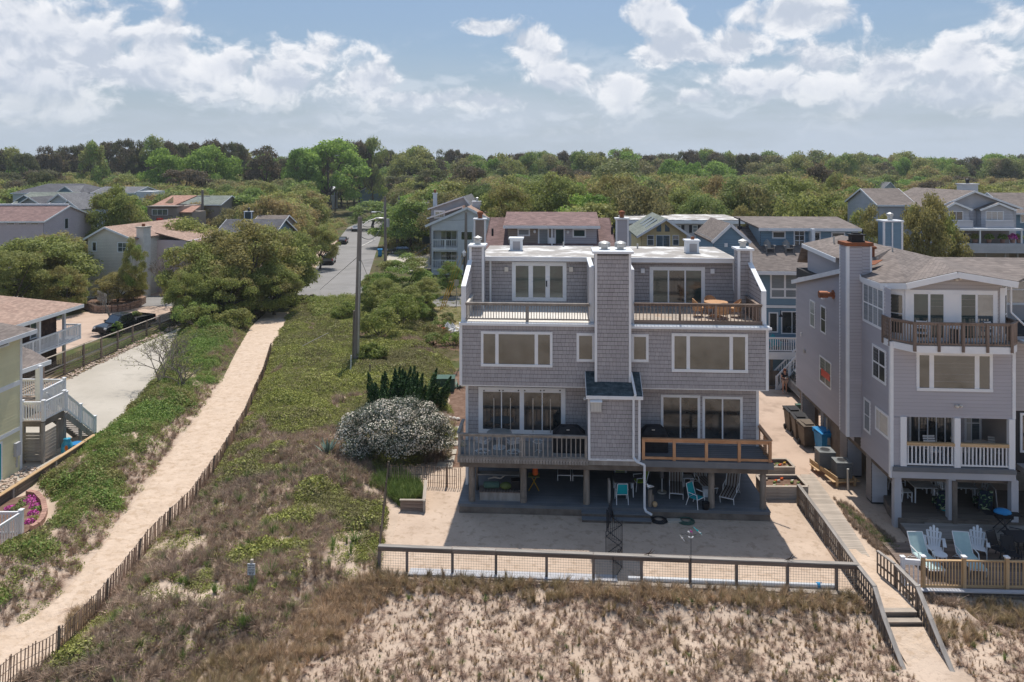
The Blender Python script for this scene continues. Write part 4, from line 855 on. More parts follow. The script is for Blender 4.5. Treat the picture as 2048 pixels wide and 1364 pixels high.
# undercroft
for px in (1793, 1901, 2026): u = K.f(px, 1000, .1)[0]; O('pier', MB().box(u-.15, u+.15, -.05, .25, 0 if px < 1800 else .4, K0-.02), 'lap_palegrey', ks)
u = K.f(1909.5, 1000, -.1)[0]; O('post', MB().box(u-.09, u+.09, -.15, -.02, .2, K0-.1), 'wood_dark', ks)
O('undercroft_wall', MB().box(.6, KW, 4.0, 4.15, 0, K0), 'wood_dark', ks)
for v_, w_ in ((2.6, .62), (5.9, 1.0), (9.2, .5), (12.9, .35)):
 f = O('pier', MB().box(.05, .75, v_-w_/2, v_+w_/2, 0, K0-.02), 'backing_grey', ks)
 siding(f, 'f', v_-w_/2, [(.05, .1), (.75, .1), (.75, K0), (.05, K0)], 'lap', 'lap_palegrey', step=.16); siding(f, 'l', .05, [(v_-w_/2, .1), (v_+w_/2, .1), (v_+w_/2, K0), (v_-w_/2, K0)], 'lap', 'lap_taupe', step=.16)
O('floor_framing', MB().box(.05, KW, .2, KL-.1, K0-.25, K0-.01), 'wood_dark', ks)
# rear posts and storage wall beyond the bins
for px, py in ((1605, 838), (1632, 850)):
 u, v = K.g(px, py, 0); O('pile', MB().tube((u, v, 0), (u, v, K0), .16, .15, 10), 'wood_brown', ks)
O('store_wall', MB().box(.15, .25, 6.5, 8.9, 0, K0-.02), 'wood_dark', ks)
v, z = 8.3, 1.2; O('electric_meter', MB().tube((-.1, v, z), (.12, v, z), .16).box(-.05, .1, v-.25, v+.25, z-.55, z-.15).tube((0, v, z), (0, v, z+.9), .03), 'metal_galv', ks)
# the next unit of the row
xs_ = K.f(2030, 700, .9)[0]
O('unit_wall', MB().box(xs_, xs_+6, .9, KL, K0, K3+.2), 'backing_grey', ks); siding(ks, 'f', .9, [(xs_, ztop+.1), (xs_+6, ztop+.1), (xs_+6, K3+.15), (xs_, K3+.15)], 'lap', 'lap_warm', step=.16, seed=14)
O('unit_wall', MB().box(xs_, xs_+6, 4.3, KL, K3, 10.35), 'lap_warm', ks)
window(ks, 'f', 4.3, xs_+.15, xs_+2.6, 9.2, 10.6, rows=(1, .8), trim=.12, pane='pane_blue')
window(ks, 'f', .9, xs_+.2, xs_+2.6, K1+.4, ztop, trim=.1, pane='pane_dark')
O('eave', MB().beam((xs_-.1, 4.0, G3[2]-.1), (xs_+6, 4.0, G2[2]-.1), .08, .2), 'trim_white', ks)
O('unit_floor', MB().box(xs_+.05, xs_+6, -.3, 1.0, K1-.35, K1-.1), 'lap_warm', ks); rail(ks, (xs_+.1, -.25, K1-.1), (xs_+6, -.25, K1-.1), 1.0, gap=.15, m='trim_clean', posts=(0,), pw=.12)
rail(ks, (xs_+.0, -.1, .75), (xs_+6, -.1, .75), .95, gap=.14, m='trim_clean', posts=(0,), pw=.14); rail(ks, (xs_+.1, .0, .75), (xs_+1.9, -1.5, .1), .9, gap=.14, m='trim_clean', posts=(0,), pw=.1)
O('unit_deck', MB().box(xs_+.05, xs_+6, -.3, .8, K3-.1, K3+.02), 'trim_white', ks)
O('roof_drain', MB().path([(KW-.1, -.35, 11.0), (KW-.05, .1, 10.75), (KW-.05, .1, 9.6), (KW+.55, -.1, 8.95)], .045, 6), 'trim_clean', ks)
bar('white_post', (KW+.55, -.25, 7.9), (KW+.55, -.25, 9.2), .14, .14, 'trim_clean', ks)
# patio decks in front
def planks(name, label, pts, z, m, along=(1, 0), w=.14, gap=.008, parent=None, th=.04, fr=None, kind=None, cat='deck', skirt=None):
 """a deck whose boards run along direction `along`; pts is its convex outline in world x, y"""
 ax, ay = along; L = math.hypot(ax, ay); ax /= L; ay /= L; nx, ny = -ay, ax
 cx = sum(p[0] for p in pts)/len(pts); cy = sum(p[1] for p in pts)/len(pts)
 r_ = thing(name, label, cat, (cx, cy, 0)) if parent is None else parent
 loc = [((p[0]-cx)*ax+(p[1]-cy)*ay, (p[0]-cx)*nx+(p[1]-cy)*ny) for p in pts]
 lo = min(p[1] for p in loc); hi = max(p[1] for p in loc); s = lo
 while s < hi-.03:
  k0 = clip(loc, s+.01); k1 = clip(loc, min(s+w, hi)-.01)
  if k0 and k1:
   a = max(k0[0], k1[0])+rnd.uniform(-.01, .01); b = min(k0[1], k1[1])+rnd.uniform(-.01, .01); c = s+w/2
   if b-a > .1:
    p = (a*ax+c*nx, a*ay+c*ny, z-th/2); q_ = (b*ax+c*nx, b*ay+c*ny, z-th/2)
    if parent is not None: p = (p[0]+cx-parent.location.x, p[1]+cy-parent.location.y, p[2]-parent.location.z); q_ = (q_[0]+cx-parent.location.x, q_[1]+cy-parent.location.y, q_[2]-parent.location.z)
    bar('plank', p, q_, w-gap, th, m, r_)
  s += w
 return r_
kx = (K.c, -K.s)
for i, (P_, z, mm) in enumerate((([K.g(1775, 1008, .45), K.g(1797, 1036, .45), K.g(2100, 1045, .45), K.g(2100, 985, .45), K.g(1760, 975, .45)], .45, 'wood_dark'),
     ([K.g(1799, 1044, .28), K.g(1826, 1077, .28), K.g(2120, 1088, .28), K.g(2120, 1046, .28)], .28, 'wood_grey'),
     ([K.g(1763, 1082, .12), K.g(1846, 1182, .12), K.g(2140, 1196, .12), K.g(2140, 1086, .12)], .12, 'wood_brown'))):
 P2 = [K.w(a, b)[:2] for a, b in P_]
 planks('patio_deck', ['shaded wooden deck under the beach house holding the dining sets', 'narrow middle step deck of grey planks before the beach house', 'sunny lowest plank patio with loungers beside the new wood railing'][i], P2, z, mm, kx, w=.145)
 d_ = O('deck_skirt', MB().slab([(*p, z-.05) for p in P2], (0, 0, -z+.04)), 'wood_dark', kind='structure')
# ---------------------------------------------------------------- houses on the left and behind
def gable(parent, u0, u1, v0, v1, zw, zr, axis, rm, wm, over=.35, z0=0, th=.14, trim='trim_white', ridge=None, nm='roof', sd=0, hip=0):
 """a block with a pitched roof; axis 'u': ridge along u, 'v': gable towards the camera"""
 O('wall', MB().box(u0+.01, u1-.01, v0+.01, v1-.01, z0, zw), 'backing_grey', parent)
 if axis == 'u':
  m = (v0+v1)/2 if ridge is None else ridge
  sl = (zr-zw)/(m-v0);
  pf = [(u0-over, v0-over, zw-over*sl), (u1+over, v0-over, zw-over*sl), (u1+over-hip, m, zr), (u0-over+hip, m, zr)]
  sb = (zr-zw)/(v1-m); pb = [(u1+over, v1+over, zw-over*sb), (u0-over, v1+over, zw-over*sb), (u0-over+hip, m, zr), (u1+over-hip, m, zr)]
  mb = MB().slab(pf, (0, 0, -th)).slab(pb, (0, 0, -th))
  if hip: mb.slab([pf[0], pf[3], pb[1]], (0, 0, -th)).slab([pf[1], pb[0], pf[2]], (0, 0, -th))
  O(nm, mb, rm, parent)
  O('fascia', MB().beam((u0-over, v0-over-.02, zw-over*sl-.1), (u1+over, v0-over-.02, zw-over*sl-.1), .05, .2), trim, parent)
  siding(parent, 'f', v0, [(u0, z0), (u1, z0), (u1, zw), (u0, zw)], 'lap', wm, step=.18)
  for s_, uu in (('l', u0), ('r', u1)):
   siding(parent, s_, uu, [(v0, z0), (v1, z0), (v1, zw)] + ([(m, zr-.1)] if not hip else []) + [(v0, zw)], 'lap', wm, step=.18, seed=sd)
   if not hip:
    O('gable_wall', MB().slab([(uu, v0, zw), (uu, v1, zw), (uu, m, zr-.1)], (.1 if s_ == 'l' else -.1, 0, 0)), wm, parent)
    e = -over if s_ == 'l' else over
    O('rake', MB().beam((uu+e, v0-over, zw-over*sl-.08), (uu+e, m, zr-.08), .05, .2).beam((uu+e, v1+over, zw-over*sb-.08), (uu+e, m, zr-.08), .05, .2), trim, parent)
 else:
  m = (u0+u1)/2 if ridge is None else ridge
  sl = (zr-zw)/(m-u0); sr = (zr-zw)/(u1-m)
  mb = MB().slab([(u0-over, v0-over, zw-over*sl), (m, v0-over, zr), (m, v1+over, zr), (u0-over, v1+over, zw-over*sl)], (0, 0, -th))
  mb.slab([(m, v0-over, zr), (u1+over, v0-over, zw-over*sr), (u1+over, v1+over, zw-over*sr), (m, v1+over, zr)], (0, 0, -th))
  O(nm, mb, rm, parent)
  O('rake', MB().beam((u0-over, v0-over-.02, zw-over*sl-.1), (m, v0-over-.02, zr-.1), .05, .22).beam((u1+over, v0-over-.02, zw-over*sr-.1), (m, v0-over-.02, zr-.1), .05, .22), trim, parent)
  O('gable_wall', MB().slab([(u0, v0+.02, zw), (u1, v0+.02, zw), (m, v0+.02, zr-.1)], (0, .1, 0)), wm, parent)
  siding(parent, 'f', v0, [(u0, z0), (u1, z0), (u1, zw), (m, zr-.12), (u0, zw)], 'lap', wm, step=.18)
  for s_, uu in (('l', u0), ('r', u1)): siding(parent, s_, uu, [(v0, z0), (v1, z0), (v1, zw), (v0, zw)], 'lap', wm, step=.18)
def chim(parent, u0, u1, v, z0, z1, wm, cap='trim_white', flue='metal_rust', d=.8, fr_=True, corner=True):
 c = O('chimney', MB().box(u0, u1, v, v+d, z0, z1), wm, parent)
 siding(c, 'f', v, [(u0, z0), (u1, z0), (u1, z1), (u0, z1)], 'lap', wm, step=.18)
 if corner:
  for u in (u0, u1): O('corner_board', MB().box(u-.07, u+.07, v-.05, v+.1, z0, z1), 'trim_white', c)
 O('cap', MB().box(u0-.12, u1+.12, v-.12, v+d+.1, z1, z1+.12), cap, c)
 m = (u0+u1)/2; O('flue', MB().lathe([(.18, 0), (.18, .3), (.26, .32), (.26, .5), (.05, .6)], 10, (m, v+d/2, z1+.12)), flue, c); return c
def at(px, D, th=3.5, z=0): return Fr(XD(px, D), D, R(th), z)
# --- yellow house, its landing and stair
Y = Fr(-26.0, 39.7, R(1.0)); ys = Y.root('yellow_house', 'pale yellow lap-sided house cut by the left edge, with white stair landing', 'house')
O('wall', MB().box(-9, -.02, -14, -.02, 0, 7.4), 'lap_yellow', ys)
siding(ys, 'r', 0, [(-14, 0), (0, 0), (0, 7.4), (-14, 7.4)], 'lap', 'lap_yellow', step=.17); siding(ys, 'b', 0, [(-9, 0), (0, 0), (0, 7.4), (-9, 7.4)], 'lap', 'lap_yellow', step=.17)
O('roof', MB().slab([(.5, .5, 7.35), (.5, -14, 7.35), (-4.5, -10, 9.7), (-4.5, -4, 9.7)], (0, 0, -.1)).slab([(.5, .5, 7.35), (-4.5, -4, 9.7), (-9.5, .5, 7.35)], (0, 0, -.1)).slab([(-9.5, .5, 7.35), (-4.5, -4, 9.7), (-4.5, -10, 9.7), (-9.5, -14, 7.35)], (0, 0, -.1)), 'roof_greybrown', ys)
O('fascia', MB().box(.46, .54, -14, .54, 7.12, 7.34).box(-9.5, .46, .48, .54, 7.12, 7.34), 'trim_white', ys)
O('corner_board', MB().box(-.07, .05, -.12, .05, 0, 7.3), 'trim_white', ys); O('band', MB().box(.0, .05, -14, -.1, 4.55, 4.8).box(0, .05, -14, -.1, 2.15, 2.35), 'trim_white', ys)
(v0, z1), (v1, z0) = Y.l(-6, 671, 0), Y.l(17, 681, 0); window(ys, 'r', 0, v0, v1, z0-.25, z0+.3, trim=.1, pane='pane_dark')
v0, z1 = Y.l(3, 880, 0); window(ys, 'r', 0, v0-1.2, v0, .05, 2.05, trim=.08, name='door', panes=['plastic_teal'])
v0, z1 = Y.l(31, 880, 0); O('meter_box', MB().box(.0, .18, v0-.18, v0+.18, .9, 1.6).box(.0, .1, v0-.02, v0+.03, .3, .9), 'lap_palegrey', ys)
# porch roof and column
P1 = lambda px, py, D: (XD(px, D)+26.0, D-39.7, ZD(py, D))
pr = [P1(42, 740, 40.6), P1(99, 721, 43.2), P1(78, 706, 44.6), P1(46, 697, 43.6)]
O('porch_roof', MB().slab([P1(30, 742, 40.3), P1(99, 722, 43.6), P1(60, 700, 44.6), P1(30, 690, 44.0)], (0, 0, -.1)), 'roof_greybrown', ys)
O('porch_fascia', MB().beam(Vector(P1(42, 744, 40.3)), Vector(P1(99, 724, 43.6)), .06, .24), 'trim_white', ys)
cx_, cy_, _ = P1(76.5, 804, 42.2); O('column', MB().box(cx_-.13, cx_+.13, cy_-.13, cy_+.13, 2.3, 4.85), 'trim_clean', ys)
# landing: world points relative to the frame
LZ = 2.3
def YW(x, y): x -= Y.o[0]; y -= Y.o[1]; return (x*Y.c-y*Y.s, x*Y.s+y*Y.c)
a, b, c_, d_ = YW(-26.45, 40.5), YW(-25.3, 40.5), YW(-25.25, 42.3), YW(-29.3, 44.9)
e_, f_ = YW(-26.7, 42.4), YW(-26.75, 44.8)
O('landing', MB().slab([(*a, LZ), (*b, LZ), (*c_, LZ), (*YW(-26.6, 42.35), LZ)], (0, 0, -.3)).slab([(*YW(-29.4, 40.6), LZ), (*YW(-26.5, 40.6), LZ), (*f_, LZ), (*YW(-29.4, 44.9), LZ)], (0, 0, -.28)), 'wood_dark', ys)
for p, q_, po in ((a, b, (0, 1)), (b, c_, (1,)), (e_, f_, (1,)), (f_, YW(-29.4, 44.9), (.6,))):
 rail(ys, (*p, LZ), (*q_, LZ), 1.05, gap=.13, bal=(.045, .045), m='trim_clean', posts=po, pw=.15, cap=True, top=(.1, .06))
sb_, se_ = YW(-25.22, 42.35), YW(-24.9, 44.75); sb2, se2 = YW(-26.3, 42.4), YW(-26.0, 44.8)
r_ = rail(ys, (*sb_, LZ), (*se_, .1), 1.0, gap=.12, bal=(.045, .045), m='trim_clean', posts=(.02, .5, 1.0), pw=.15, cap=True, top=(.1, .06)); rail(ys, (*sb2, LZ), (*se2, .1), 1.0, gap=.14, m='trim_clean', top=(.1, .06))
O('stringer', MB().beam((*sb_, LZ-.25), (*se_, -.1), .05, .28).beam((*sb2, LZ-.25), (*se2, -.1), .05, .28), 'wood_grey', ys)
for i in range(12):
 t_ = (i+.5)/12; p = Vector((*sb_, LZ-.12)).lerp(Vector((*se_, .05)), t_); q_ = Vector((*sb2, LZ-.12)).lerp(Vector((*se2, .05)), t_); bar('tread', p, q_, .26, .04, 'wood_grey', ys)
for (x, y) in ((-25.35, 40.55), (-26.4, 40.55), (-25.3, 42.3), (-25.1, 43.6), (-26.6, 42.4)): u, v = YW(x, y); bar('post', (u, v, 0), (u, v, LZ-.1), .14, .14, 'wood_grey', ys)
en = O('shower_enclosure', MB().box(*[YW(-27.6, 40.6)[0], YW(-26.5, 40.6)[0]], .8, .84, .2, .25), 'wood_grey', ys)
for i in range(9):
 z = .25+i*.17
 bar('slat', (*YW(-26.5, 40.5), z), (*YW(-25.4, 40.5), z), .03, .145, 'wood_grey', en); bar('slat', (*YW(-25.3, 40.55), z), (*YW(-25.28, 41.6), z), .03, .145, 'wood_pale', en)
for i in range(6): p = YW(-25.27, 41.7+i*.14); bar('slat', (*p, .35), (*p, 1.9), .125, .03, 'wood_grey', en, up=(0, 1, 0))
# --- brown shingled house
Bh = Fr(-37.0, 60.9, R(.8)); bs = Bh.root('brown_house', 'brown wood-shingled house with a pinkish hip roof and white railed deck behind the yellow house', 'house')
O('wall', MB().box(-10, -.01, -13, 0, 0, 4.75), 'shake_brown', bs); siding(bs, 'r', 0, [(-13, 0), (0, 0), (0, 4.75), (-13, 4.75)], 'sh', 'shake_brown', step=.22, width=(.15, .3)); siding(bs, 'f', -13, [(-10, 0), (0, 0), (0, 4.75), (-10, 4.75)], 'sh', 'shake_brown', step=.22)
ez = 4.72; O('roof', MB().slab([(1.5, 1.2, ez), (1.5, -14, ez), (-5, -7, 6.7), (-5, -4.4, 6.7)], (0, 0, -.1)).slab([(1.5, 1.2, ez), (-5, -4.4, 6.7), (-11, 1.2, ez)], (0, 0, -.1)).slab([(-11, 1.2, ez), (-5, -4.4, 6.7), (-5, -7, 6.7), (-11, -14, ez)], (0, 0, -.1)).slab([(1.5, -14, ez), (-11, -14, ez), (-5, -7, 6.7)], (0, 0, -.1)), 'roof_tan', bs)
O('fascia', MB().box(1.46, 1.54, -14, 1.25, ez-.3, ez-.03).box(-11, 1.46, 1.17, 1.24, ez-.3, ez-.03), 'trim_white', bs)
(v0, z1), (v1, z0) = Bh.l(59, 642, 0), Bh.l(73, 668, 0); window(bs, 'r', 0, v0, v1, 2.75, 4.15, rows=(1, 1), trim=.1, pane='pane_blue')
O('deck', MB().box(0, 1.45, -13, 1.0, 1.9, 2.05), 'trim_white', bs)
rail(bs, (1.4, -11, 2.05), (1.4, .9, 2.05), 1.08, gap=.16, bal=(.05, .05), m='trim_clean', posts=(.5, .75, 1), pw=.12); rail(bs, (0, .9, 2.05), (1.35, .9, 2.05), 1.08, gap=.16, m='trim_clean')
for v in (-9.5, -4.2, .2): bar('post', (.5 if v > 0 else 1.3, v, 0), (.5 if v > 0 else 1.3, v, 4.5), .2, .2, 'trim_clean', bs)
# --- house-row behind the duplex: maroon roofs
D0 = 62.; M_ = at(960, D0, 3.0); ms = M_.root('maroon_roof_house', 'twin house with maroon shingle roof and flat-topped dormer right behind the grey duplex', 'house')
mw = M_.f(1240, 480, 0)[0]; ze = 9.0
ZR2 = lambda py, v: ZD(py, D0+v)
O('wall', MB().box(.3, mw-.2, .3, 12, 0, 8.2), 'lap_taupe', ms); siding(ms, 'f', .3, [(.3, 0), (mw-.2, 0), (mw-.2, 8.2), (.3, 8.2)], 'lap', 'lap_taupe')
O('roof', MB().slab([(0, 0, 8.1), (mw, 0, 8.1), (mw-.3, 6.5, 11.45), (.3, 6.5, 11.45)], (0, 0, -.12)).slab([(mw, 13, 8.1), (0, 13, 8.1), (.3, 6.5, 11.45), (mw-.3, 6.5, 11.45)], (0, 0, -.12)).slab([(0, 0, 8.1), (.3, 6.5, 11.45), (0, 13, 8.1)], (.1, 0, 0)).slab([(mw, 0, 8.1), (mw-.3, 6.5, 11.45), (mw, 13, 8.1)], (-.1, 0, 0)), 'roof_maroon', ms)
du0, du1 = M_.f(1012, 450, 2.6)[0], M_.f(1197, 450, 2.6)[0]; zt = M_.f(1100, 452, 2.2)[1]
dm = O('dormer', MB().box(du0+.15, du1-.15, 2.7, 6.2, 8.6, zt-.02), 'backing_grey', ms)
um = M_.f(1105, 450, 2.6)[0]
siding(ms, 'f', 2.7, [(du0+.15, 8.6), (um, 8.6), (um, zt), (du0+.15, zt)], 'lap', 'lap_tan'); siding(ms, 'f', 2.7, [(um, 8.6), (du1-.15, 8.6), (du1-.15, zt), (um, zt)], 'lap', 'lap_grey')
O('dormer_roof', MB().slab([(du0-.2, 2.2, zt+.05), (du1+.1, 2.2, zt+.05), (du1+.1, 6.9, 11.95), (du0-.2, 6.9, 11.95)], (0, 0, -.12)), 'roof_maroon', ms); O('fascia', MB().box(du0-.22, du1+.12, 2.12, 2.19, zt-.22, zt+.02), 'trim_white', ms)
for x0, x1, y0, y1, nm, pn in ((1035, 1060, 457, 472, 'window', 'pane_blind'), (1145, 1172, 457.5, 475, 'window', 'pane_green'), (1076, 1098, 456, 490, 'door', 'pane_blind'), (1109, 1130, 456, 490, 'door', 'pane_green')):
 winf(M_, ms, 2.7, x0, y0, x1, y1, trim=.12, name=nm, pane=pn)
for px, py in ((1069.5, 463), (1136, 464)): u, z = M_.f(px, py, 2.7); O('wall_lamp', MB().ell((u, 2.6, z), (.12, .1, .16)), 'trim_white', ms)
u = M_.f(1104, 480, 2.4)[0]; O('drain', MB().tube((u, 2.45, 9.2), (u, 2.45, zt), .08).box(u-.25, u+.25, 2.35, 2.5, 9.5, 10.0), 'trim_clean', ms)
O('deck_rail', MB().beam((du0+1, 1.9, 9.35), (du1-.5, 1.9, 9.35), .08, .08), 'trim_clean', ms)
for px, py in ((985, 465), (1224, 462)): u, z = M_.f(px, py, 2.5); O('vent_pipe', MB().tube((u, 2.5, z-.3), (u, 2.5, z+.35), .09), 'metal_dark', ms)
chim(ms, M_.f(1233, 450, -1)[0], M_.f(1256, 450, -1)[0], -1, 0, M_.f(1240, 439, -1)[1], 'lap_grey', flue='metal_rust')
chim(ms, M_.f(949, 450, -1)[0], M_.f(970, 450, -1)[0], -1, 0, M_.f(960, 440, -1)[1], 'lap_tan', flue='metal_rust')
# --- white condo by the street
D0 = 112.; Wc = at(863, D0, 3.0); ws = Wc.root('white_condo', 'white three storey condo with stacked railed balconies beside the street', 'building')
u1 = Wc.f(950, 480, 0)[0]; up = Wc.f(950, 480, 0)[0]; zl, zh = Wc.f(863, 449, 0)[1], Wc.f(935, 417, 0)[1]; uh = Wc.f(935, 417, 0)[0]
u2 = Wc.f(1005, 480, 0)[0]
O('wall', MB().slab([(0, 1.6, 0), (u2, 1.6, 0), (u2, 1.6, zl), (uh, 1.6, zh-.1), (0, 1.6, zl)], (0, 12, 0)), 'lap_white', ws)
zs = [(Wc.f(880, y0, 0)[1], Wc.f(880, y1, 0)[1]) for y0, y1 in ((461, 496), (503, 537))]
au, bu = Wc.f(866, 480, 0)[0], Wc.f(915, 480, 0)[0]
fm = MB().box(0, au, 0, 1.6, 0, zl+.3).box(bu, bu+.4, 0, 1.6, 0, zl+1.2).box(au, bu, 0, 1.6, zs[0][0], zs[0][0]+.5).box(au, bu, 0, 1.6, zs[1][0], zs[0][1]).box(au, bu, 0, 1.6, 0, zs[1][1]).box(bu+.4, u2, 0, 1.6, 0, zl)
O('front_wall', fm, 'lap_white', ws)
siding(ws, 'f', 0, [(0, zs[0][0]+.1), (u2, zs[0][0]+.1), (u2, zl), (uh, zh-.15), (0, zl-.05)], 'lap', 'lap_white', step=.3); siding(ws, 'f', 0, [(bu+.3, 0), (u2, 0), (u2, zl), (bu+.3, zl)], 'lap', 'lap_white', step=.3)
O('gable_wall', MB().slab([(0, .05, zs[0][0]), (u2, .05, zs[0][0]), (u2, .05, zl), (uh, .05, zh-.15), (0, .05, zl-.05)], (0, .3, 0)), 'lap_white', ws)
for (za_, zb_) in zs:
 rail(ws, (au, .05, zb_), (bu, .05, zb_), 1.3, gap=.25, bal=(.06, .06), m='trim_clean', posts=(.5,), pw=.15); O('balcony_floor', MB().box(au, bu, -.1, 1.6, zb_-.25, zb_), 'trim_white', ws)
 window(ws, 'f', 1.6, au+.9, bu-.3, zb_+.1, za_-.15, cols=(1, 1, 1), trim=.1, name='sliding_door', panes=['pane_curtain', 'pane_dark', 'pane_curtain'])
winf(Wc, ws, 0, 922, 463, 945, 480, trim=.06, pane='pane_dark'); winf(Wc, ws, 0, 922, 505, 930, 530, trim=.06, pane='pane_blind')
O('roof', MB().slab([(-.9, -.4, zl-.1), (uh, -.4, zh+.25), (uh, 14, zh+.25), (-.9, 14, zl-.1)], (0, 0, -.15)).slab([(uh, -.4, zh+.25), (u2+.5, -.4, zl-.3), (u2+.5, 14, zl-.3), (uh, 14, zh+.25)], (0, 0, -.15)), 'roof_tan', ws)
O('rake', MB().beam((-.9, -.45, zl-.25), (uh, -.45, zh+.1), .06, .35).beam((u2+.5, -.45, zl-.4), (uh, -.45, zh+.1), .06, .35), 'trim_white', ws)
chim(ws, Wc.f(945, 420, 5)[0], Wc.f(962, 420, 5)[0], 5, zl, Wc.f(950, 404, 5)[1], 'lap_white', flue='metal_galv', d=1.4)
O('dish', MB().lathe([(.1, 0), (.5, .12)], 10, (Wc.f(974, 427, 4)[0], 4, Wc.f(974, 427, 4)[1]-.3)), 'metal_galv', ws)
O('side_carport', MB().slab([(-3.6, 1, 2.3), (-.2, 1, 4.6), (-.2, 8, 4.6), (-3.6, 8, 2.3)], (0, 0, -.15)), 'roof_grey', ws)
D0 = 128.; W2 = at(862, D0, 3.); w2 = W2.root('grey_roof_house', 'narrow white house with grey stepped gables behind the white condo', 'house')
zz = lambda py: ZD(py, D0)
gable(w2, 0, W2.f(945, 400, 0)[0], 0, 12, zz(415), zz(392), 'v', 'roof_grey', 'lap_palegrey', ridge=W2.f(928, 400, 0)[0], over=.5)
gable(w2, .6, W2.f(936, 400, 0)[0], -5, 0, zz(430), zz(409), 'v', 'roof_tan', 'lap_taupe', ridge=W2.f(925, 400, -5)[0], over=.4)
winf(W2, w2, -5, 868, 421, 890, 437, trim=.25, pane='pane_curtain', cols=(1, 1)); chim(w2, W2.f(866, 390, 4)[0], W2.f(873, 390, 4)[0], 4, 8, zz(389), 'trim_white', corner=False)
D0 = 150.; W3 = at(845, D0, 3.); w3 = W3.root('teal_house', 'small pale teal house with red roof edge peeking out left of the grey stepped gables', 'house')
gable(w3, 0, 7, 0, 9, ZD(412, D0), ZD(399, D0), 'u', 'roof_grey', 'lap_blue', over=.4); winf(W3, w3, 0, 852, 413, 858, 426, trim=.2, pane='pane_blind')
# --- yellow gabled house with skylights
D0 = 76.; A_ = at(1283, D0, 3.); as_ = A_.root('yellow_gable_house', 'pale yellow house with a big arched-glass gable and skylights, behind the duplex roof', 'house')
u1 = A_.f(1373, 470, 0)[0]; zl = A_.f(1283, 471, 0)[1]; zp = A_.f(1332, 436, 0)[1]; um = A_.f(1331, 436, 0)[0]
gable(as_, 0, u1, 0, 9.5, zl+.3, zp, 'v', 'roof_green', 'stucco_yellow', ridge=um, over=.55)
for x0, x1, y0, y1 in ((1294, 1308, 470, 491), (1312, 1340, 470, 496), (1345, 1358, 470, 491)): winf(A_, as_, 0, x0, y0, x1, y1, cols=(1, 1) if x1-x0 > 20 else (1,), rows=(1,) if x1-x0 > 20 else (1, .7), trim=.06, pane='pane_blue')
for (a0, a1, b_) in ((1313, 1322, 1), (1330, 1339, 0)):
 (p0, z0), (p1, _) = A_.f(a0, 463, 0), A_.f(a1, 463, 0); z1 = A_.f(a0, 448, 0)[1]; zm = A_.f(a0, 456, 0)[1]
 O('arched_pane', MB().slab([(p0, -.07, z0), (p1, -.07, z0), (p1, -.07, z1 if b_ else zm), (p0, -.07, zm if b_ else z1)], (0, .05, 0)), 'pane_blue', as_)
for k in range(3):
 s = .30+.18*k; O('skylight', MB().slab([(um*(1-.75), 1.6+2.2*k, zl+(zp-zl)*.32), (um*(1-.25), 1.6+2.2*k, zl+(zp-zl)*.8), (um*(1-.25), 2.6+2.2*k, zl+(zp-zl)*.8), (um*(1-.75), 2.6+2.2*k, zl+(zp-zl)*.32)], (0, 0, .12)), 'pane_blue', as_)
# --- long flat-roofed building
D0 = 98.; L_ = at(1258, D0, 3.); ls = L_.root('long_flat_building', 'long grey building with flat white roof and shuttered windows behind the yellow gable', 'building')
u1 = L_.f(1478, 440, 0)[0]; z1 = L_.f(1400, 444, 0)[1]
O('wall', MB().box(0, u1, .02, 10, 0, z1), 'lap_taupe', ls); siding(ls, 'f', 0, [(0, 0), (u1, 0), (u1, z1), (0, z1)], 'lap', 'lap_palegrey'); O('roof', MB().box(-.8, u1+.5, -1, 10.5, z1, z1+.35), 'roof_membrane', ls); O('fascia', MB().box(-.8, u1+.5, -1.06, -1.0, z1-.15, z1+.25), 'trim_white', ls)
for x0 in (1352, 1385, 1417, 1439):
 w = winf(L_, ls, 0, x0, 450, x0+10, 465, rows=(1, 1), trim=.08, pane='pane_blind')
 for dx in (-7, 10.5): u, _ = L_.f(x0+dx, 460, 0); u_, _ = L_.f(x0+dx+6, 460, 0); zz0 = L_.f(x0, 465.5, 0)[1]; zz1 = L_.f(x0, 450, 0)[1]; O('shutter', MB().box(u, u_, -.07, 0, zz0, zz1), 'metal_dark', w)
# --- blue house behind the alley
Bf = at(1519, 57.0, 3.5); bl_ = Bf.root('blue_house', 'blue lap-sided house with brown roof, railed porch and white outside stair behind the alley', 'house')
UL = Bf.f(1427, 480, 3)[0]; UR = Bf.f(1757, 500, 3)[0]
O('wall', MB().box(0, UR-.5, .03, 9, 0, 8.2), 'lap_blue', bl_); siding(bl_, 'f', 0, [(0, 5.6), (8, 5.6), (8, 8.2), (0, 8.2)], 'lap', 'lap_blue'); siding(bl_, 'f', .0, [(0, 2.5), (8, 2.5), (8, 5.3), (0, 5.3)], 'lap', 'lap_blue', seed=4)
er = 8.35; pk = ZD(434, 57+7.2)
O('roof', MB().slab([(UL+2.2, -.7, er-.1), (UR+.6, -.7, er-.1), (UR-2.2, 7.2, pk-.5), (UL+1.6, 7.2, pk-.9)], (0, 0, -.14)).slab([(UR+.6, -.7, er-.1), (UR+.6, 13, er-.1), (UR-2.2, 7.2, pk-.5)], (0, 0, -.14)).slab([(UR+.6, 14, er), (UL, 14, er), (UL+1.6, 7.2, pk-.9), (UR-2.2, 7.2, pk-.5)], (0, 0, -.14)), 'roof_greybrown', bl_)
O('fascia', MB().box(-.4, UR+.6, -.76, -.7, er-.4, er-.14), 'trim_white', bl_); O('band', MB().box(0, 8, -.06, .02, 5.35, 5.55), 'trim_white', bl_)
winf(Bf, bl_, 0, 1540, 546, 1626, 597, cols=(1, 1, 1), rows=(1, 1.9), trim=.12, pane='pane_blind', mull=.14)
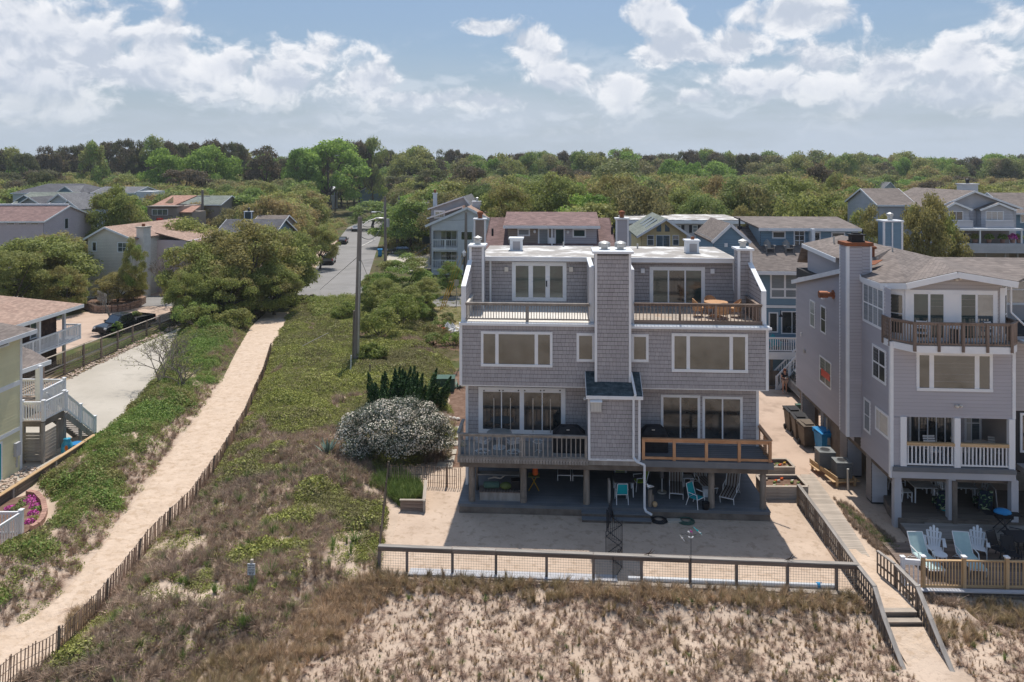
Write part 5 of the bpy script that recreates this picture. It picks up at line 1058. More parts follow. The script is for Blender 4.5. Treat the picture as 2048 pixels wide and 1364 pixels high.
# left wing gable
u0, u1 = Bf.f(1427, 480, 2.5)[0], Bf.f(1497, 480, 2.5)[0]; zl, zp = Bf.f(1427, 479, 2.5)[1], Bf.f(1461, 447, 2.5)[1]
gable(bl_, u0, u1, 2.5, 10, zl, zp, 'v', 'roof_greybrown', 'lap_blue', over=.15, ridge=Bf.f(1461, 447, 2.5)[0])
# shed dormer
u0, u1 = Bf.f(1521, 475, 3.4)[0], Bf.f(1716, 475, 3.4)[0]; zt = Bf.f(1600, 457, 3.1)[1]
O('dormer', MB().box(u0, u1, 3.45, 8, 8.8, zt), 'backing_grey', bl_); siding(bl_, 'f', 3.4, [(u0, 8.8), (u1, 8.8), (u1, zt), (u0, zt)], 'lap', 'lap_blue'); siding(bl_, 'l', u0, [(3.4, 8.8), (7, 8.8), (7, zt+.4), (3.4, zt)], 'lap', 'lap_blue')
O('dormer_roof', MB().slab([(u0-.2, 3.0, zt+.05), (u1+.1, 3.0, zt+.05), (u1+.1, 8.2, pk), (u0-1.0, 8.2, pk)], (0, 0, -.12)), 'roof_greybrown', bl_); O('fascia', MB().box(u0-.25, u1+.12, 2.93, 3.0, zt-.2, zt+.03), 'trim_white', bl_)
um = Bf.f(1622, 475, 3.2)[0]; O('divider', MB().box(um-.12, um+.12, 2.6, 3.4, 9, zt), 'trim_white', bl_)
for x0, x1, y0, y1, nm in ((1544, 1571, 462, 477, 'window'), (1587, 1610, 458, 494, 'door'), (1626, 1641, 463, 495, 'window'), (1662, 1690, 464, 480, 'window')): winf(Bf, bl_, 3.4, x0, y0, x1, y1, trim=.1, name=nm, pane='pane_olive' if x0 == 1544 else 'pane_dark', cols=(1, 1) if nm == 'door' else (1,), rows=(1, 1, 1) if nm == 'door' else (1,), mull=.04)
chim(bl_, Bf.f(1768, 460, 2)[0], Bf.f(1804, 460, 2)[0], 2, 4, Bf.f(1786, 444, 2)[1], 'lap_blue', flue='metal_galv', d=1.1)
um = Bf.f(1785, 460, 2)[0]; O('corner_board', MB().box(um-.08, um+.02, 1.93, 1.97, 6, Bf.f(1786, 445, 2)[1]), 'trim_white', bl_)
for px, D_, y0, y1 in ((1479, 62, 436, 460), (1479.5, 62, 452, 458), (1725, 60, 458, 468)): u, _ = Bf.f(px, 450, D_-57); O('vent_pipe', MB().tube((u, D_-57, ZD(y1, D_)), (u, D_-57, ZD(y0, D_)), .07 if y1-y0 > 8 else .2), 'metal_dark', bl_)
O('side_vent', MB().box(Bf.f(1452, 488, 2.4)[0]-.12, Bf.f(1452, 488, 2.4)[0]+.12, 2.35, 2.46, Bf.f(1452, 490, 2.4)[1]-.15, Bf.f(1452, 490, 2.4)[1]+.15), 'trim_white', bl_)
# porch with lattice, rail and stair
O('porch_floor', MB().box(-.2, 8, -2, 0, 2.3, 2.5), 'deck_grey', bl_); O('porch_fascia', MB().box(-.2, 8, -2.06, -2, 1.95, 2.48), 'trim_white', bl_)
rail(bl_, (-.1, -1.95, 2.5), (8, -1.95, 2.5), 1.05, gap=.16, bal=(.05, .05), m='trim_clean', posts=(0,), pw=.12)
winf(Bf, bl_, 0, 1537, 624, 1556, 665, trim=.1, pane='pane_dark'); winf(Bf, bl_, 0, 1562, 622, 1625, 668, cols=(1, 1, 1), trim=.08, name='sliding_door', pane='pane_dark')
lt = MB();
ua, ub = Bf.f(1571, 660, -1.0)[0], Bf.f(1600, 660, -1.0)[0]
for i in range(9): x = ua+(ub-ua)*i/9; lt.beam((x, -1.02, 2.95), (x+.4, -1.02, 3.35), .03, .02); lt.beam((x, -1.0, 3.35), (x+.4, -1.0, 2.95), .03, .02)
O('lattice', lt, 'trim_clean', bl_, kind='stuff'); u, z = Bf.f(1560, 627, -.3); O('hanging_lamp', MB().lathe([(.16, 0), (.05, .18), (.02, .5)], 10, (u, -.5, z-.2)), 'metal_dark', bl_)
for px in (1543, 1590): u = Bf.f(px, 720, -1.8)[0]; bar('post', (u, -1.8, 0), (u, -1.8, 2.3), .16, .16, 'wood_dark', bl_)
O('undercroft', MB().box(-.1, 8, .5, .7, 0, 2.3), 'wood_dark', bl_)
s0 = Vector((*Bf.g(1555, 778, 0), 0)); s0 = Vector((Bf.f(1553, 770, -3.0)[0], -3.0, 0)); s1 = Vector((Bf.f(1605, 715, -3.0)[0], -3.0, 1.95))
rail(bl_, s0, s1, 1.0, gap=.17, bal=(.05, .05), m='trim_clean', posts=(0, .5, 1), pw=.12); rail(bl_, s0+Vector((0, 1, 0)), s1+Vector((0, 1, 0)), 1.0, gap=.17, bal=(.05, .05), m='trim_clean', posts=(0,), pw=.1)
O('stringer', MB().beam(s0+Vector((0, 0, -.05)), s1+Vector((0, 0, -.1)), .06, .28), 'trim_clean', bl_)
for i in range(9): p = s0.lerp(s1, (i+.6)/9); bar('tread', p, p+Vector((0, 1, 0)), .27, .04, 'wood_grey', bl_)
for i in range(10): u = Bf.f(1538+i*2.0, 760, -2.2)[0]; bar('picket', (u, -2.3, 0), (u, -2.3, 1.2), .12, .03, 'wood_dark', bl_)
# --- grey condo on the right skyline
D0 = 88.; R_ = at(1876, D0, 3.5); rs = R_.root('grey_condo', 'pale grey condo on the right skyline with a wide gable, plant-filled balcony and white chimney', 'building')
u1 = R_.f(2032, 440, 0)[0]; um = R_.f(1945, 400, 0)[0]; zl, zp = R_.f(1876, 412, 0)[1], R_.f(1945, 381, 0)[1]
gable(rs, 0, u1, 0, 14, zl, zp, 'v', 'roof_greybrown', 'lap_palegrey', ridge=um, over=.5)
gable(rs, -4.3, 0, 6, 16, ZD(408, 94), ZD(378, 96), 'u', 'roof_greybrown', 'lap_palegrey', over=.3)
chim(rs, R_.f(1925, 370, 3)[0], R_.f(1956, 370, 3)[0], 3, 8, R_.f(1940, 369, 3)[1], 'lap_white', flue='metal_dark', d=1.3, corner=False)
for a0, a1, am, ye, yp, w0, w1 in ((1887, 1938, 1908, 416, 404, 1898, 1926), (1962, 2026, 1996, 417, 405, 1971, 2007)):
 p0, p1, pm_ = R_.f(a0, 430, -1)[0], R_.f(a1, 430, -1)[0], R_.f(am, 430, -1)[0]; zz0 = R_.f(a0, 444, -1)[1]
 gable(rs, p0, p1, -1, 2, R_.f(a0, ye, -1)[1], R_.f(am, yp, -1)[1], 'v', 'roof_greybrown', 'lap_palegrey', z0=zz0-1, ridge=pm_, over=.25, nm='dormer_roof')
 winf(R_, rs, -1, w0, 422, w1, 441, cols=(1, 1, 1) if a0 > 1950 else (1, 1), trim=.08, pane='pane_blind' if a0 > 1950 else 'pane_dark')
for a0, a1 in ((1911, 1946), (1972, 2028)): p0, p1 = R_.f(a0, 450, -2.4)[0], R_.f(a1, 450, -2.4)[0]; f = O('balcony_wall', MB().box(p0, p1, -2.4, -2.25, R_.f(a0, 457, -2.4)[1], R_.f(a0, 441, -2.4)[1]), 'lap_palegrey', rs); siding(f, 'f', -2.4, [(p0, R_.f(a0, 457, -2.4)[1]), (p1, R_.f(a0, 457, -2.4)[1]), (p1, R_.f(a0, 441, -2.4)[1]), (p0, R_.f(a0, 441, -2.4)[1])], 'lap', 'lap_palegrey')
p0, p1 = R_.f(1905, 460, -3)[0], R_.f(2044, 460, -3)[0]
O('slab_band', MB().box(p0-1, p1+.1, -3.1, .5, R_.f(1950, 461, -3)[1], R_.f(1950, 457, -3)[1]), 'trim_white', rs)
O('lower_wall', MB().box(p0-1, p1, -.6, -.5, 0, R_.f(1950, 461, -3)[1]), 'lap_taupe', rs)
for px in (1960, 2043): u = R_.f(px, 470, -3)[0]; bar('post', (u, -3, R_.f(px, 487, -3)[1]), (u, -3, R_.f(px, 460, -3)[1]), .15, .15, 'trim_white', rs)
q0 = R_.f(1893, 495, -3.4)[0]; za_, zb_ = R_.f(1950, 506, -3.4)[1], R_.f(1950, 487, -3.4)[1]
f = O('parapet', MB().box(q0, p1+6, -3.35, -3.2, za_, zb_).box(q0, p1+6, -3.2, -.6, za_, za_+.1), 'lap_palegrey', rs); siding(f, 'f', -3.35, [(q0, za_), (p1+6, za_), (p1+6, zb_), (q0, zb_)], 'lap', 'lap_palegrey')
O('carport_wall', MB().box(q0, p1+6, -.5, -.4, 0, za_), 'wood_dark', rs)
for px in (1972, 2010, 2035): u = R_.f(px, 510, -3.2)[0]; bar('post', (u, -3.2, 0), (u, -3.2, za_), .16, .16, 'wood_grey', rs)
for x0 in (1942,): winf(R_, rs, -.6, x0-16, 466, x0, 486, trim=.06, cols=(1, 1), pane='pane_dark', name='sliding_door')
D0 = 96.; R2 = at(2012, D0, 3.5); r2 = R2.root('far_right_house', 'bluish house with brown roof cut by the right edge beside the grey condo', 'house')
gable(r2, 1.2, 12, 0, 10, ZD(420, D0), ZD(385, D0+5), 'u', 'roof_greybrown', 'lap_blue', over=.8); winf(R2, r2, 0, 2040, 426, 2056, 446, trim=.15, pane='pane_blue')
# --- houses on the left, further back (name, label, frame px, D, right px, y eave, y ridge, depth, axis, roof, wall, over)
D0 = 104.; Z_ = at(-60, D0, -2.0); zs_ = Z_.root('white_gable_house', 'long whitish house with maroon roof and strip windows at the left edge', 'house')
u1 = Z_.f(87, 441, 0)[0]; ze = Z_.f(60, 441, 0)[1]; zr = ZD(411, D0+6)
gable(zs_, -2, u1, 0, 12.5, ze, zr, 'u', 'roof_maroon', 'lap_pink', over=.3)
O('roof_lip', MB().beam((-2, 6.2, zr+.12), (u1, 6.2, zr+.12), .5, .25), 'trim_white', zs_)
for px in (14, 38, 62): winf(Z_, zs_, 0, px, 444, px+15, 449.5, trim=.03, pane='pane_dark')
(v0, z1), (v1, z0) = Z_.l(129, 437, u1), Z_.l(132.5, 457, u1); window(zs_, 'r', u1, v0, v0+.9, z0, z1, trim=.04, pane='pane_dark')
D0 = 92.; C_ = at(176, D0, 8.0); cs = C_.root('cream_house', 'cream lap-sided house with pinkish roof and pale brick chimney behind the parking area', 'house')
u1 = C_.f(264, 480, 0)[0]; zl = C_.f(176, 472, 0)[1]; zp = C_.f(213, 453, 0)[1]
gable(cs, 0, u1, 0, 15, zl-.1, zp, 'v', 'roof_tan', 'lap_cream', ridge=C_.f(212, 453, 0)[0], over=.35)
winf(C_, cs, 0, 184, 483, 194, 503, trim=.12, pane='pane_dark'); winf(C_, cs, 0, 235, 484, 256, 505, cols=(1, 1), rows=(1, 1), trim=.12, pane='pane_blue')
c_ = O('chimney', MB().box(u1+.02, u1+1.0, .8, 2.2, 0, C_.f(285, 456, 1)[1]), 'stone_pale', cs); O('cap', MB().box(u1-.05, u1+1.08, .72, 2.28, C_.f(285, 456, 1)[1], C_.f(285, 455, 1)[1]+.1), 'concrete', c_); O('flue', MB().tube((u1+.5, 1.5, C_.f(285, 455, 1)[1]), (u1+.5, 1.5, C_.f(285, 448, 1)[1]), .2), 'metal_rust', c_)
O('wing', MB().box(u1, u1+4.6, 5, 14.9, 0, zl-.9), 'lap_pink', cs); O('wing_roof', MB().slab([(u1-.3, 5, zl+.1), (u1+5.0, 5.0, zl-1.1), (u1+5.0, 15.2, zl-1.1), (u1-.3, 15.2, zl+.1)], (0, 0, -.12)), 'roof_tan', cs)
for k in range(3): window(cs, 'f', 5, u1+1.4+k*1.1, u1+2.0+k*1.1, zl-3.2, zl-1.8, trim=.06, pane='pane_dark')
D0 = 132.; E_ = at(288, D0, 0.0); es = E_.root('brown_flat_house', 'dark brown cabin-like house with pink shed roof and deck beyond the cream house', 'house')
e1 = E_.f(361, 420, 0)[0]; O('wall', MB().box(.6, e1, 0, 9, 0, ZD(413, D0)), 'lap_tan', es); O('roof', MB().slab([(0, 1.5, ZD(415, D0+1)), (E_.f(338, 400, 0)[0], 1.5, ZD(412, D0+1)), (E_.f(352, 400, 0)[0], 9, ZD(391, D0+8)), (.8, 9, ZD(391, D0+8))], (0, 0, -.2)), 'roof_red', es); O('front_block', MB().box(1.6, e1, -1.5, 0, 0, ZD(414, D0)), 'lap_tan', es); O('block_roof', MB().box(1.3, e1+.2, -1.9, 1, ZD(413, D0), ZD(411, D0)), 'lap_tan', es)
O('gable_wall', MB().slab([(E_.f(325, 400, 4)[0], 4, ZD(412, D0)), (E_.f(346, 400, 4)[0], 4, ZD(412, D0)), (E_.f(346, 400, 4)[0], 4, ZD(393, D0+4))], (0, .2, 0)), 'stucco_yellow', es)
winf(E_, es, -1.5, 304, 418, 336, 431, cols=(1, 1, 1), trim=.1, pane='pane_blue'); O('deck', MB().box(.6, 7, -4.5, -1.5, ZD(440, D0)-.3, ZD(440, D0)), 'wood_dark', es); rail(es, (.7, -4.4, ZD(440, D0)), (7, -4.4, ZD(440, D0)), 1.1, gap=.4, m='wood_dark', posts=(0, .5, 1)); bx_ = E_.f(321, 436, -3)[0]; O('red_box', MB().box(bx_-.4, bx_+.4, -3.6, -2.9, ZD(440, D0), ZD(434, D0)), 'red_light', es)
O('lower_roof', MB().slab([(e1, -.5, ZD(424, D0)), (E_.f(386, 420, 0)[0], -.5, ZD(424, D0)), (E_.f(378, 420, 0)[0], 5, ZD(411, D0+5)), (e1, 5, ZD(411, D0+5))], (0, 0, -.2)), 'roof_red', es); O('low_wall', MB().box(e1, E_.f(384, 420, 0)[0], 0, 6, 0, ZD(425, D0)), 'lap_tan', es)
def simple(nm, label, px0, px1, D, ye, yr, dep, ax, rm, wm, over=.4, th=0., cat='house', ridge=None, hip=0, wins=()):
 f = at(px0, D, th); r_ = f.root(nm, label, cat); u1 = f.f(px1, ye, 0)[0]
 gable(r_, 0, u1, 0, dep, ZD(ye, D), ZD(yr, D+(dep/2 if ax == 'u' else 0)), ax, rm, wm, over=over, ridge=f.f(ridge, yr, 0)[0] if ridge else None, hip=hip)
 for (a, b, c, d) in wins: winf(f, r_, 0, a, b, c, d, trim=.12, pane='pane_dark')
 return f, r_
f, r_ = simple('charcoal_roof_house', 'long low house under the darkest charcoal roof, far left behind the green-grey gables', 26, 165, 168, 385, 367, 14, 'u', 'roof_charcoal', 'lap_white', th=0, hip=4)
gable(r_, f.f(112, 380, -2)[0], f.f(146, 380, -2)[0], -1.5, 6, ZD(384, 166), ZD(372, 166), 'v', 'roof_grey', 'lap_blue', over=.4)
f, r_ = simple('green_grey_house', 'house with sage green-grey roof and small triangular gables in front of the charcoal roof', 26, 122, 150, 408, 384, 12, 'u', 'roof_green', 'lap_white', th=0)
gable(r_, f.f(36, 400, -2)[0], f.f(66, 400, -2)[0], -2, 5, ZD(398, 148), ZD(389, 148), 'v', 'roof_green', 'lap_blue', over=.5); gable(r_, f.f(44, 400, -3.5)[0], f.f(76, 400, -3.5)[0], -3.5, 3, ZD(404, 146), ZD(394, 146), 'v', 'roof_charcoal', 'lap_palegrey', over=.5)
f, r_ = simple('grey_gables_house', 'grey-roofed house with two white triangular gables right of the maroon roof', 98, 195, 134, 409, 387, 12, 'u', 'roof_grey', 'lap_blue', th=0)
gable(r_, f.f(102, 400, -2)[0], f.f(136, 400, -2)[0], -2, 6, ZD(400, 132), ZD(387, 132), 'v', 'roof_grey', 'lap_white', over=.4); gable(r_, f.f(119, 410, -6)[0], f.f(157, 410, -6)[0], -6, 3, ZD(415, 128), ZD(400, 128), 'v', 'roof_grey', 'lap_white', over=.4)
winf(f, r_, -6, 138, 422, 144, 430, trim=.1, pane='pane_dark')
f, r_ = simple('pale_roof_house', 'house with a thin grey roof line and white gable tip behind the round oak', 186, 266, 170, 385, 373, 12, 'u', 'roof_grey', 'lap_white'); O('white_block', MB().box(f.f(272, 380, -2)[0], f.f(305, 380, -2)[0], -2, 4, 0, ZD(383, 168)), 'lap_white', r_)
simple('green_roof_house', 'low house with a plain dark green roof left of the far pole', 350, 440, 150, 408, 391, 11, 'u', 'roof_green', 'lap_tan', wins=((360, 409, 372, 415),))
f, r_ = simple('dark_roof_house', 'house with dark grey roof and small teal chimney above the big oaks', 432, 541, 116, 472, 438, 12, 'u', 'roof_charcoal', 'lap_blue', over=.6)
gable(r_, f.f(505, 440, 6)[0], f.f(560, 440, 6)[0], 6, 14, ZD(450, 122), ZD(430, 126), 'u', 'roof_greybrown', 'lap_tan'); chim(r_, f.f(489, 430, 7)[0], f.f(503, 430, 7)[0], 7, 6, ZD(424, 123), 'roof_teal', flue='metal_dark')
simple('distant_house', 'distant pale house with a flat blue-white end among the trees above the street', 716, 768, 290, 384, 372, 12, 'v', 'roof_grey', 'lap_blue', ridge=738)
simple('distant_house', 'tiny pale wall among brown oaks left of the street end', 656, 668, 290, 380, 373, 6, 'u', 'lap_white', 'lap_white')
simple('distant_house', 'distant grey roof just breaking the canopy left of the grey condo', 1762, 1794, 260, 380, 364, 12, 'v', 'roof_grey', 'lap_palegrey', ridge=1780)
# ---------------------------------------------------------------- yard fence, bulkhead, walkway
def Gz(px, py, z): return Vector((*G(px, py, z), z))
def wires(parent, p, q, z0, z1, step, m='cone_grey', r=.006, zstep=None):
 mb = MB(); p = Vector(p); q = Vector(q); L = (q-p).length; n = int(L/step); zstep = zstep or step
 for i in range(n+1):
  c = p.lerp(q, i/n); mb.box(c.x-r, c.x+r, c.y-r, c.y+r, z0+c.z, z1+c.z)
 z = z0
 while z <= z1: mb.beam(p+Vector((0, 0, z)), q+Vector((0, 0, z)), 2*r, 2*r); z += zstep
 return O('wire_mesh', mb, m, parent, kind='stuff')
f0, f1 = Gz(757, 1090, 1.05), Gz(1716, 1127, 1.05); f0.z = f1.z = 0
yf = thing('yard_fence', 'grey timber fence with wire mesh along the front of the sand yard', 'fence', f0); L_ = f1-f0
def fx(px):                                               # parameter where the fence line meets the column px
 a = (px-CX)/F; return (f0.x-a*f0.y)/(a*L_.y-L_.x)
ts = [fx(p) for p in (759, 814, 905, 992, 1093, 1187, 1283, 1380, 1473, 1575, 1673)]
for i, t_ in enumerate(ts): c = L_*t_; bar('post', c+Vector((0, 0, -.62 if i else -.1)), c+Vector((0, 0, 1.0)), .10, .10, 'wood_brown', yf)
cuts = [0]+[ts[2], ts[3]+.0, ts[5], ts[7], ts[9]]+[1]
for i in range(len(cuts)-1):
 bar('cap_board', L_*cuts[i]+Vector((0, 0, 1.03)), L_*(cuts[i+1]-.001)+Vector((0, 0, 1.03+rnd.uniform(-.004, .004))), .20, .045, 'wood_grey', yf)
 bar('rail', L_*cuts[i]+Vector((0, -.07, .93)), L_*(cuts[i+1]-.001)+Vector((0, -.07, .93)), .035, .13, 'wood_brown', yf)
wires(yf, (0, -.055, 0), L_+Vector((0, -.055, 0)), -.02, .9, .10, r=.003, zstep=.10)
bk_ = thing('bulkhead', 'low weathered timber bulkhead holding the yard above the dune grass', 'retaining wall', (f0.x, 29.5, 0))
p = Vector((-5.1, 29.47, -.28)); q = Vector((12.9, 28.06, -.28)); o0 = Vector((f0.x, 29.5, 0))
for k in range(6):
 a = p.lerp(q, k/6); b = p.lerp(q, (k+1)/6-.0015)
 bar('timber', a-o0, b-o0, .07, .56, 'wood_dark', bk_); bar('cap_timber', a-o0+Vector((0, .06, .30)), b-o0+Vector((0, .06, .30)), .26, .05, 'wood_pale', bk_)
a, b = Gz(818, 1147, .06), Gz(1236, 1161, .06)
wb = thing('white_board_walk', 'flat pale blue-grey boards lying behind the fence at the left half of the yard', 'boards', a)
for k in range(4):
 p = (b-a)*(k/4)+Vector((0, .12, 0)); q = (b-a)*((k+1)/4-.002)+Vector((0, .12, 0)); bar('board', p, q, .46, .07, 'lap_palegrey', wb)
a, b = Gz(1256, 1157, .1), Gz(1674, 1172, .1); pp = thing('white_pipe', 'long white plastic pipe lying on the sand inside the fence', 'pipe', a)
d_ = b-a; O('pipe_length', MB().tube((0, 0, 0), d_*.70, .095, n=12).tube(d_*.70, d_, .085, n=12), 'plastic_white', pp)
c = d_*((1637-1256)/418); O('blue_strap', MB().tube(c-d_.normalized()*.06, c+d_.normalized()*.06, .115, n=12).path([c, c+Vector((.08, 0, .12)), c+Vector((.1, -.03, -.02)), c+Vector((.13, .0, .13))], .012), 'chain_blue', pp)
for i, px in enumerate((1397, 1482, 1566, 1647, 1072, 998)):
 x, y = G(px, 1184 if px > 1300 else 1168, -.25); s = O('sandbag', MB().ell((0, 0, 0), (.20, .16, .11), 10, 6), 'stone_pale', None, loc=(x, y-.1, -.24), rz=i, smooth=True, label='pale sandbag tucked under the bulkhead edge by the dune grass', category='sandbag', group='sandbags under the bulkhead')
# side fence on the left of the yard, lath fence behind it
lf = thing('side_wire_fence', 'dark thin wire fence along the left side of the sand yard', 'fence', (f0.x, f0.y, 0)); e = Vector((G(776, 966)[0]-f0.x, G(776, 966)[1]-f0.y, 0))
for t_ in (.18, .42, .7, 1): bar('post', e*t_, e*t_+Vector((0, 0, 1.1)), .05, .05, 'metal_brownish', lf)
wires(lf, (0, 0, 0), e, .05, 1.05, .10, m='wood_dark', r=.005, zstep=.12)
def lathfence(name, label, pts, h=1.05, gap=.10, cat='fence', group=None, post=2.8, tilt=.0):
 base = Vector((*pts[0], 0)); r_ = thing(name, label, cat, base, group=group); L = []
 for i in range(len(pts)-1):
  a = Vector((*pts[i], 0)); b = Vector((*pts[i+1], 0)); n = max(1, int((b-a).length/gap))
  for k in range(n): L.append(a.lerp(b, k/n))
 Z = T(np.array([v.x for v in L]), np.array([v.y for v in L]))
 order = sorted(range(len(L)), key=lambda i: L[i].y); big = set(order[:285]); mb = MB(); dd = 0
 for i, v in enumerate(L):
  z = float(Z[i]); lean = Vector((rnd.uniform(-.03, .03)+tilt, rnd.uniform(-.04, .04), 0)); hh = h*rnd.uniform(.93, 1.05)
  p = v-base+Vector((0, 0, z-.02)); q = p+lean+Vector((0, 0, hh))
  if i in big: bar('slat', p, q, .036, .012, 'wood_lath', r_)
  else: mb.beam(p, q, .042, .012)
  if dd <= 0: dd = post; bar('post', p+Vector((.05, .05, 0)), q+Vector((.05, .05, .12)), .06, .06, 'wood_dark', r_)
  dd -= gap
 if mb.v: O('slats', mb, 'wood_lath', r_, kind='stuff')
 w = MB()
 for hz in (.2, .55, .9):
  for i in range(0, len(L)-4, 4):
   w.beam(L[i]-base+Vector((0, 0, float(Z[i])+h*hz)), L[i+4]-base+Vector((0, 0, float(Z[i+4])+h*hz)), .012, .012)
 O('wire', w, 'metal_dark', r_, kind='stuff'); return r_
lathfence('lath_fence', 'grey lath fence between the flowering bush and the grey duplex', [G(776, 970), G(840, 972), G(926, 977)], h=1.05, gap=.105)
lathfence('dune_fence', 'long red-brown wire-bound lath sand fence following the right edge of the sand path', GP([(-60, 1440), (26, 1364), (111, 1319), (193, 1234), (299, 1097), (381, 1015), (444, 923), (488, 846), (500, 816), (526, 757), (541, 706)]), h=.92, gap=.105, tilt=.04)
# raised bed corner
x, y = G(848, 1024); rb = thing('raised_bed_edge', 'weathered timber corner of a raised grass bed at the left of the yard', 'garden bed', (x, y, 0))
for k in range(3):
 bar('board', (-.0, 0, .09+k*.17), (-1.12, .15, .09+k*.15), .05, .15, 'wood_brown', rb); bar('board', (0, .05, .09+k*.17), (-.15, 2.15, .09+k*.17), .05, .15, 'wood_grey', rb)
bar('cap_board', (.06, 0, .55), (-1.15, .15, .5), .14, .04, 'wood_pale', rb); bar('cap_board', (0, .08, .552), (-.17, 2.2, .552), .16, .04, 'wood_pale', rb); bar('post', (.02, -.06, 0), (.02, -.06, .56), .11, .11, 'wood_grey', rb)
# fence beside the walkway down to the beach
def stairfence(name, label, pts, n_posts, gap=.2, mid=True):
 b0 = Vector((*pts[0][:2], 0)); r_ = thing(name, label, 'fence', b0)
 P = [Vector(p) for p in pts]
 for i in range(len(P)-1):
  a, b = P[i]-b0, P[i+1]-b0; bar('top_rail', a, b+(b-a).normalized()*.03, .16, .045, 'wood_grey', r_); dn = Vector((0, 0, -.12)); bar('rail', a+dn, b+dn, .035, .10, 'wood_grey', r_)
  if mid: bar('rail', a+Vector((0, 0, -.52)), b+Vector((0, 0, -.52)), .035, .07, 'wood_dark', r_)
  L = (b-a).length; n = int(L/gap)
  for k in range(n):
   c = a.lerp(b, (k+.5)/n); wz = float(T(c.x+b0.x, c.y+b0.y));
   if c.z-wz > .2: bar('baluster', Vector((c.x, c.y, max(wz, c.z-1.15))), c+Vector((0, 0, -.05)), .045, .045, 'wood_dark', r_)
  m = max(1, int(round(L/1.45)))
  for k in range(m+1 if i == len(P)-2 else m):
   c = a.lerp(b, k/m); wz = float(T(c.x+b0.x, c.y+b0.y)); bar('post', Vector((c.x, c.y, min(wz, c.z-.2)-.1)), c+Vector((0, 0, -.03)), .11, .11, 'wood_dark', r_)
 return r_
stairfence('walkway_fence', 'long weathered baluster fence from the planter down to the left of the beach steps', [(13.55, 35.5, 1.0), (13.32, 31.8, 1.0), (13.06, 28.5, 1.0), (12.98, 26.85, 1.02), (12.86, 25.9, .45), (12.8, 24.5, -.40)], 8)
stairfence('beach_stair_rail', 'weathered handrail fence on the right side of the beach steps', [(14.50, 28.35, 1.0), (14.52, 26.85, 1.0), (14.40, 25.8, .48), (14.27, 24.2, -.42)], 4)
gt = thing('open_gate', 'short leaning gate panel standing open at the top of the beach steps', 'gate', (14.48, 28.4, 0))
a, b = Vector((0, .0, 1.0)), Vector((-.18, .95, 1.0)); bar('top_rail', a, b, .12, .045, 'wood_grey', gt)
for z in (.45, -.62): bar('rail', a+Vector((0, 0, -.5)) if z > 0 else a+Vector((0, 0, -.88)), b+Vector((0, 0, -.5)) if z > 0 else b+Vector((0, 0, -.88)), .035, .07, 'wood_dark', gt)
for k in range(6): c = a.lerp(b, k/5); bar('baluster', c+Vector((0, 0, -.93)), c+Vector((0, 0, -.04)), .045, .045, 'wood_dark', gt)
wkp = planks('boardwalk', 'pale plank boardwalk between the flower planters and the beach house, half buried in sand', [(14.72, 38.8), (15.62, 38.8), (15.02, 33.4), (14.6, 30.6), (13.38, 30.8), (13.58, 36.0), (14.3, 36.1)], .13, 'wood_pale', (1, -.06), w=.155, gap=.012)
O('walkway_sand', MB().slab([(13.2, 31.4, .1), (13.9, 31.15, .15), (14.9, 31.3, .1), (14.5, 28.3, .14), (14.5, 26.9, .16), (13.1, 26.9, .16)], (0, 0, -.3)), 'sand_path', kind='structure')
O('beach_path', MB().add([(13.05, 26.2, -.05), (14.4, 26.2, -.05), (14.35, 24.4, -.42), (14.6, 22, -.44), (13.3, 22, -.44), (13.0, 24.4, -.42)], [(0, 1, 2, 3, 4, 5)]), 'sand_path', kind='structure')
st = thing('beach_steps', 'three low timber steps where the walkway drops to the beach', 'steps', (13.7, 26.4, 0))
for k, (yy, z) in enumerate(((26.75, .20), (26.42, .04), (26.08, -.14))):
 bar('tread', (-.62, yy-26.4, z), (.68, yy-26.4, z), .26, .05, 'wood_pale', st); bar('riser', (-.62, yy-26.4-.12, z-.09), (.68, yy-26.4-.12, z-.09), .03, .14, 'wood_dark', st)
for nm, x0, x1, y0, y1, h, lab in (('planter_box', 12.2, 14.25, 36.12, 37.45, .62, 'large grey timber planter box with flowers at the head of the walkway fence'), ('planter_box', 12.9, 14.7, 39.0, 40.1, .4, 'smaller timber planter box behind, next to the tan concrete drive')):
 pb = thing(nm, lab, 'planter', ((x0+x1)/2, (y0+y1)/2, 0)); hx, hy = (x1-x0)/2, (y1-y0)/2; k = int(h/.15)
 for i in range(k):
  z = (i+.5)*h/k; hh = h/k-.008
  for a, b in (((-hx, -hy), (hx, -hy)), ((-hx, hy), (hx, hy)), ((-hx, -hy), (-hx, hy)), ((hx, -hy), (hx, hy))): bar('board', (*a, z), (*b, z), .045, hh, 'wood_grey', pb)
 for a, b in (((-hx, -hy), (hx, -hy)), ((-hx, hy), (hx, hy)), ((-hx, -hy+.07), (-hx, hy-.07)), ((hx, -hy+.07), (hx, hy-.07))): bar('rim_board', (*a, h+.02), (*b, h+.02), .14, .04, 'wood_pale', pb)
 O('soil', MB().box(-hx+.03, hx-.03, -hy+.03, hy-.03, h-.2, h-.14), 'mulch', pb)
 for i in range(14):
  x, y = rnd.uniform(-hx+.2, hx-.2), rnd.uniform(-hy+.2, hy-.2); mm = rnd.choice(['petal_white', 'orange_plastic', 'red_light', 'grass_green', 'yellow_guard', 'orange_plastic', 'grass_green'])
  O('flower', MB().ell((x, y, h-.08), (.08, .08, .06), 6, 4).ell((x+.07, y+.04, h-.06), (.05, .05, .05), 5, 3), mm, pb)
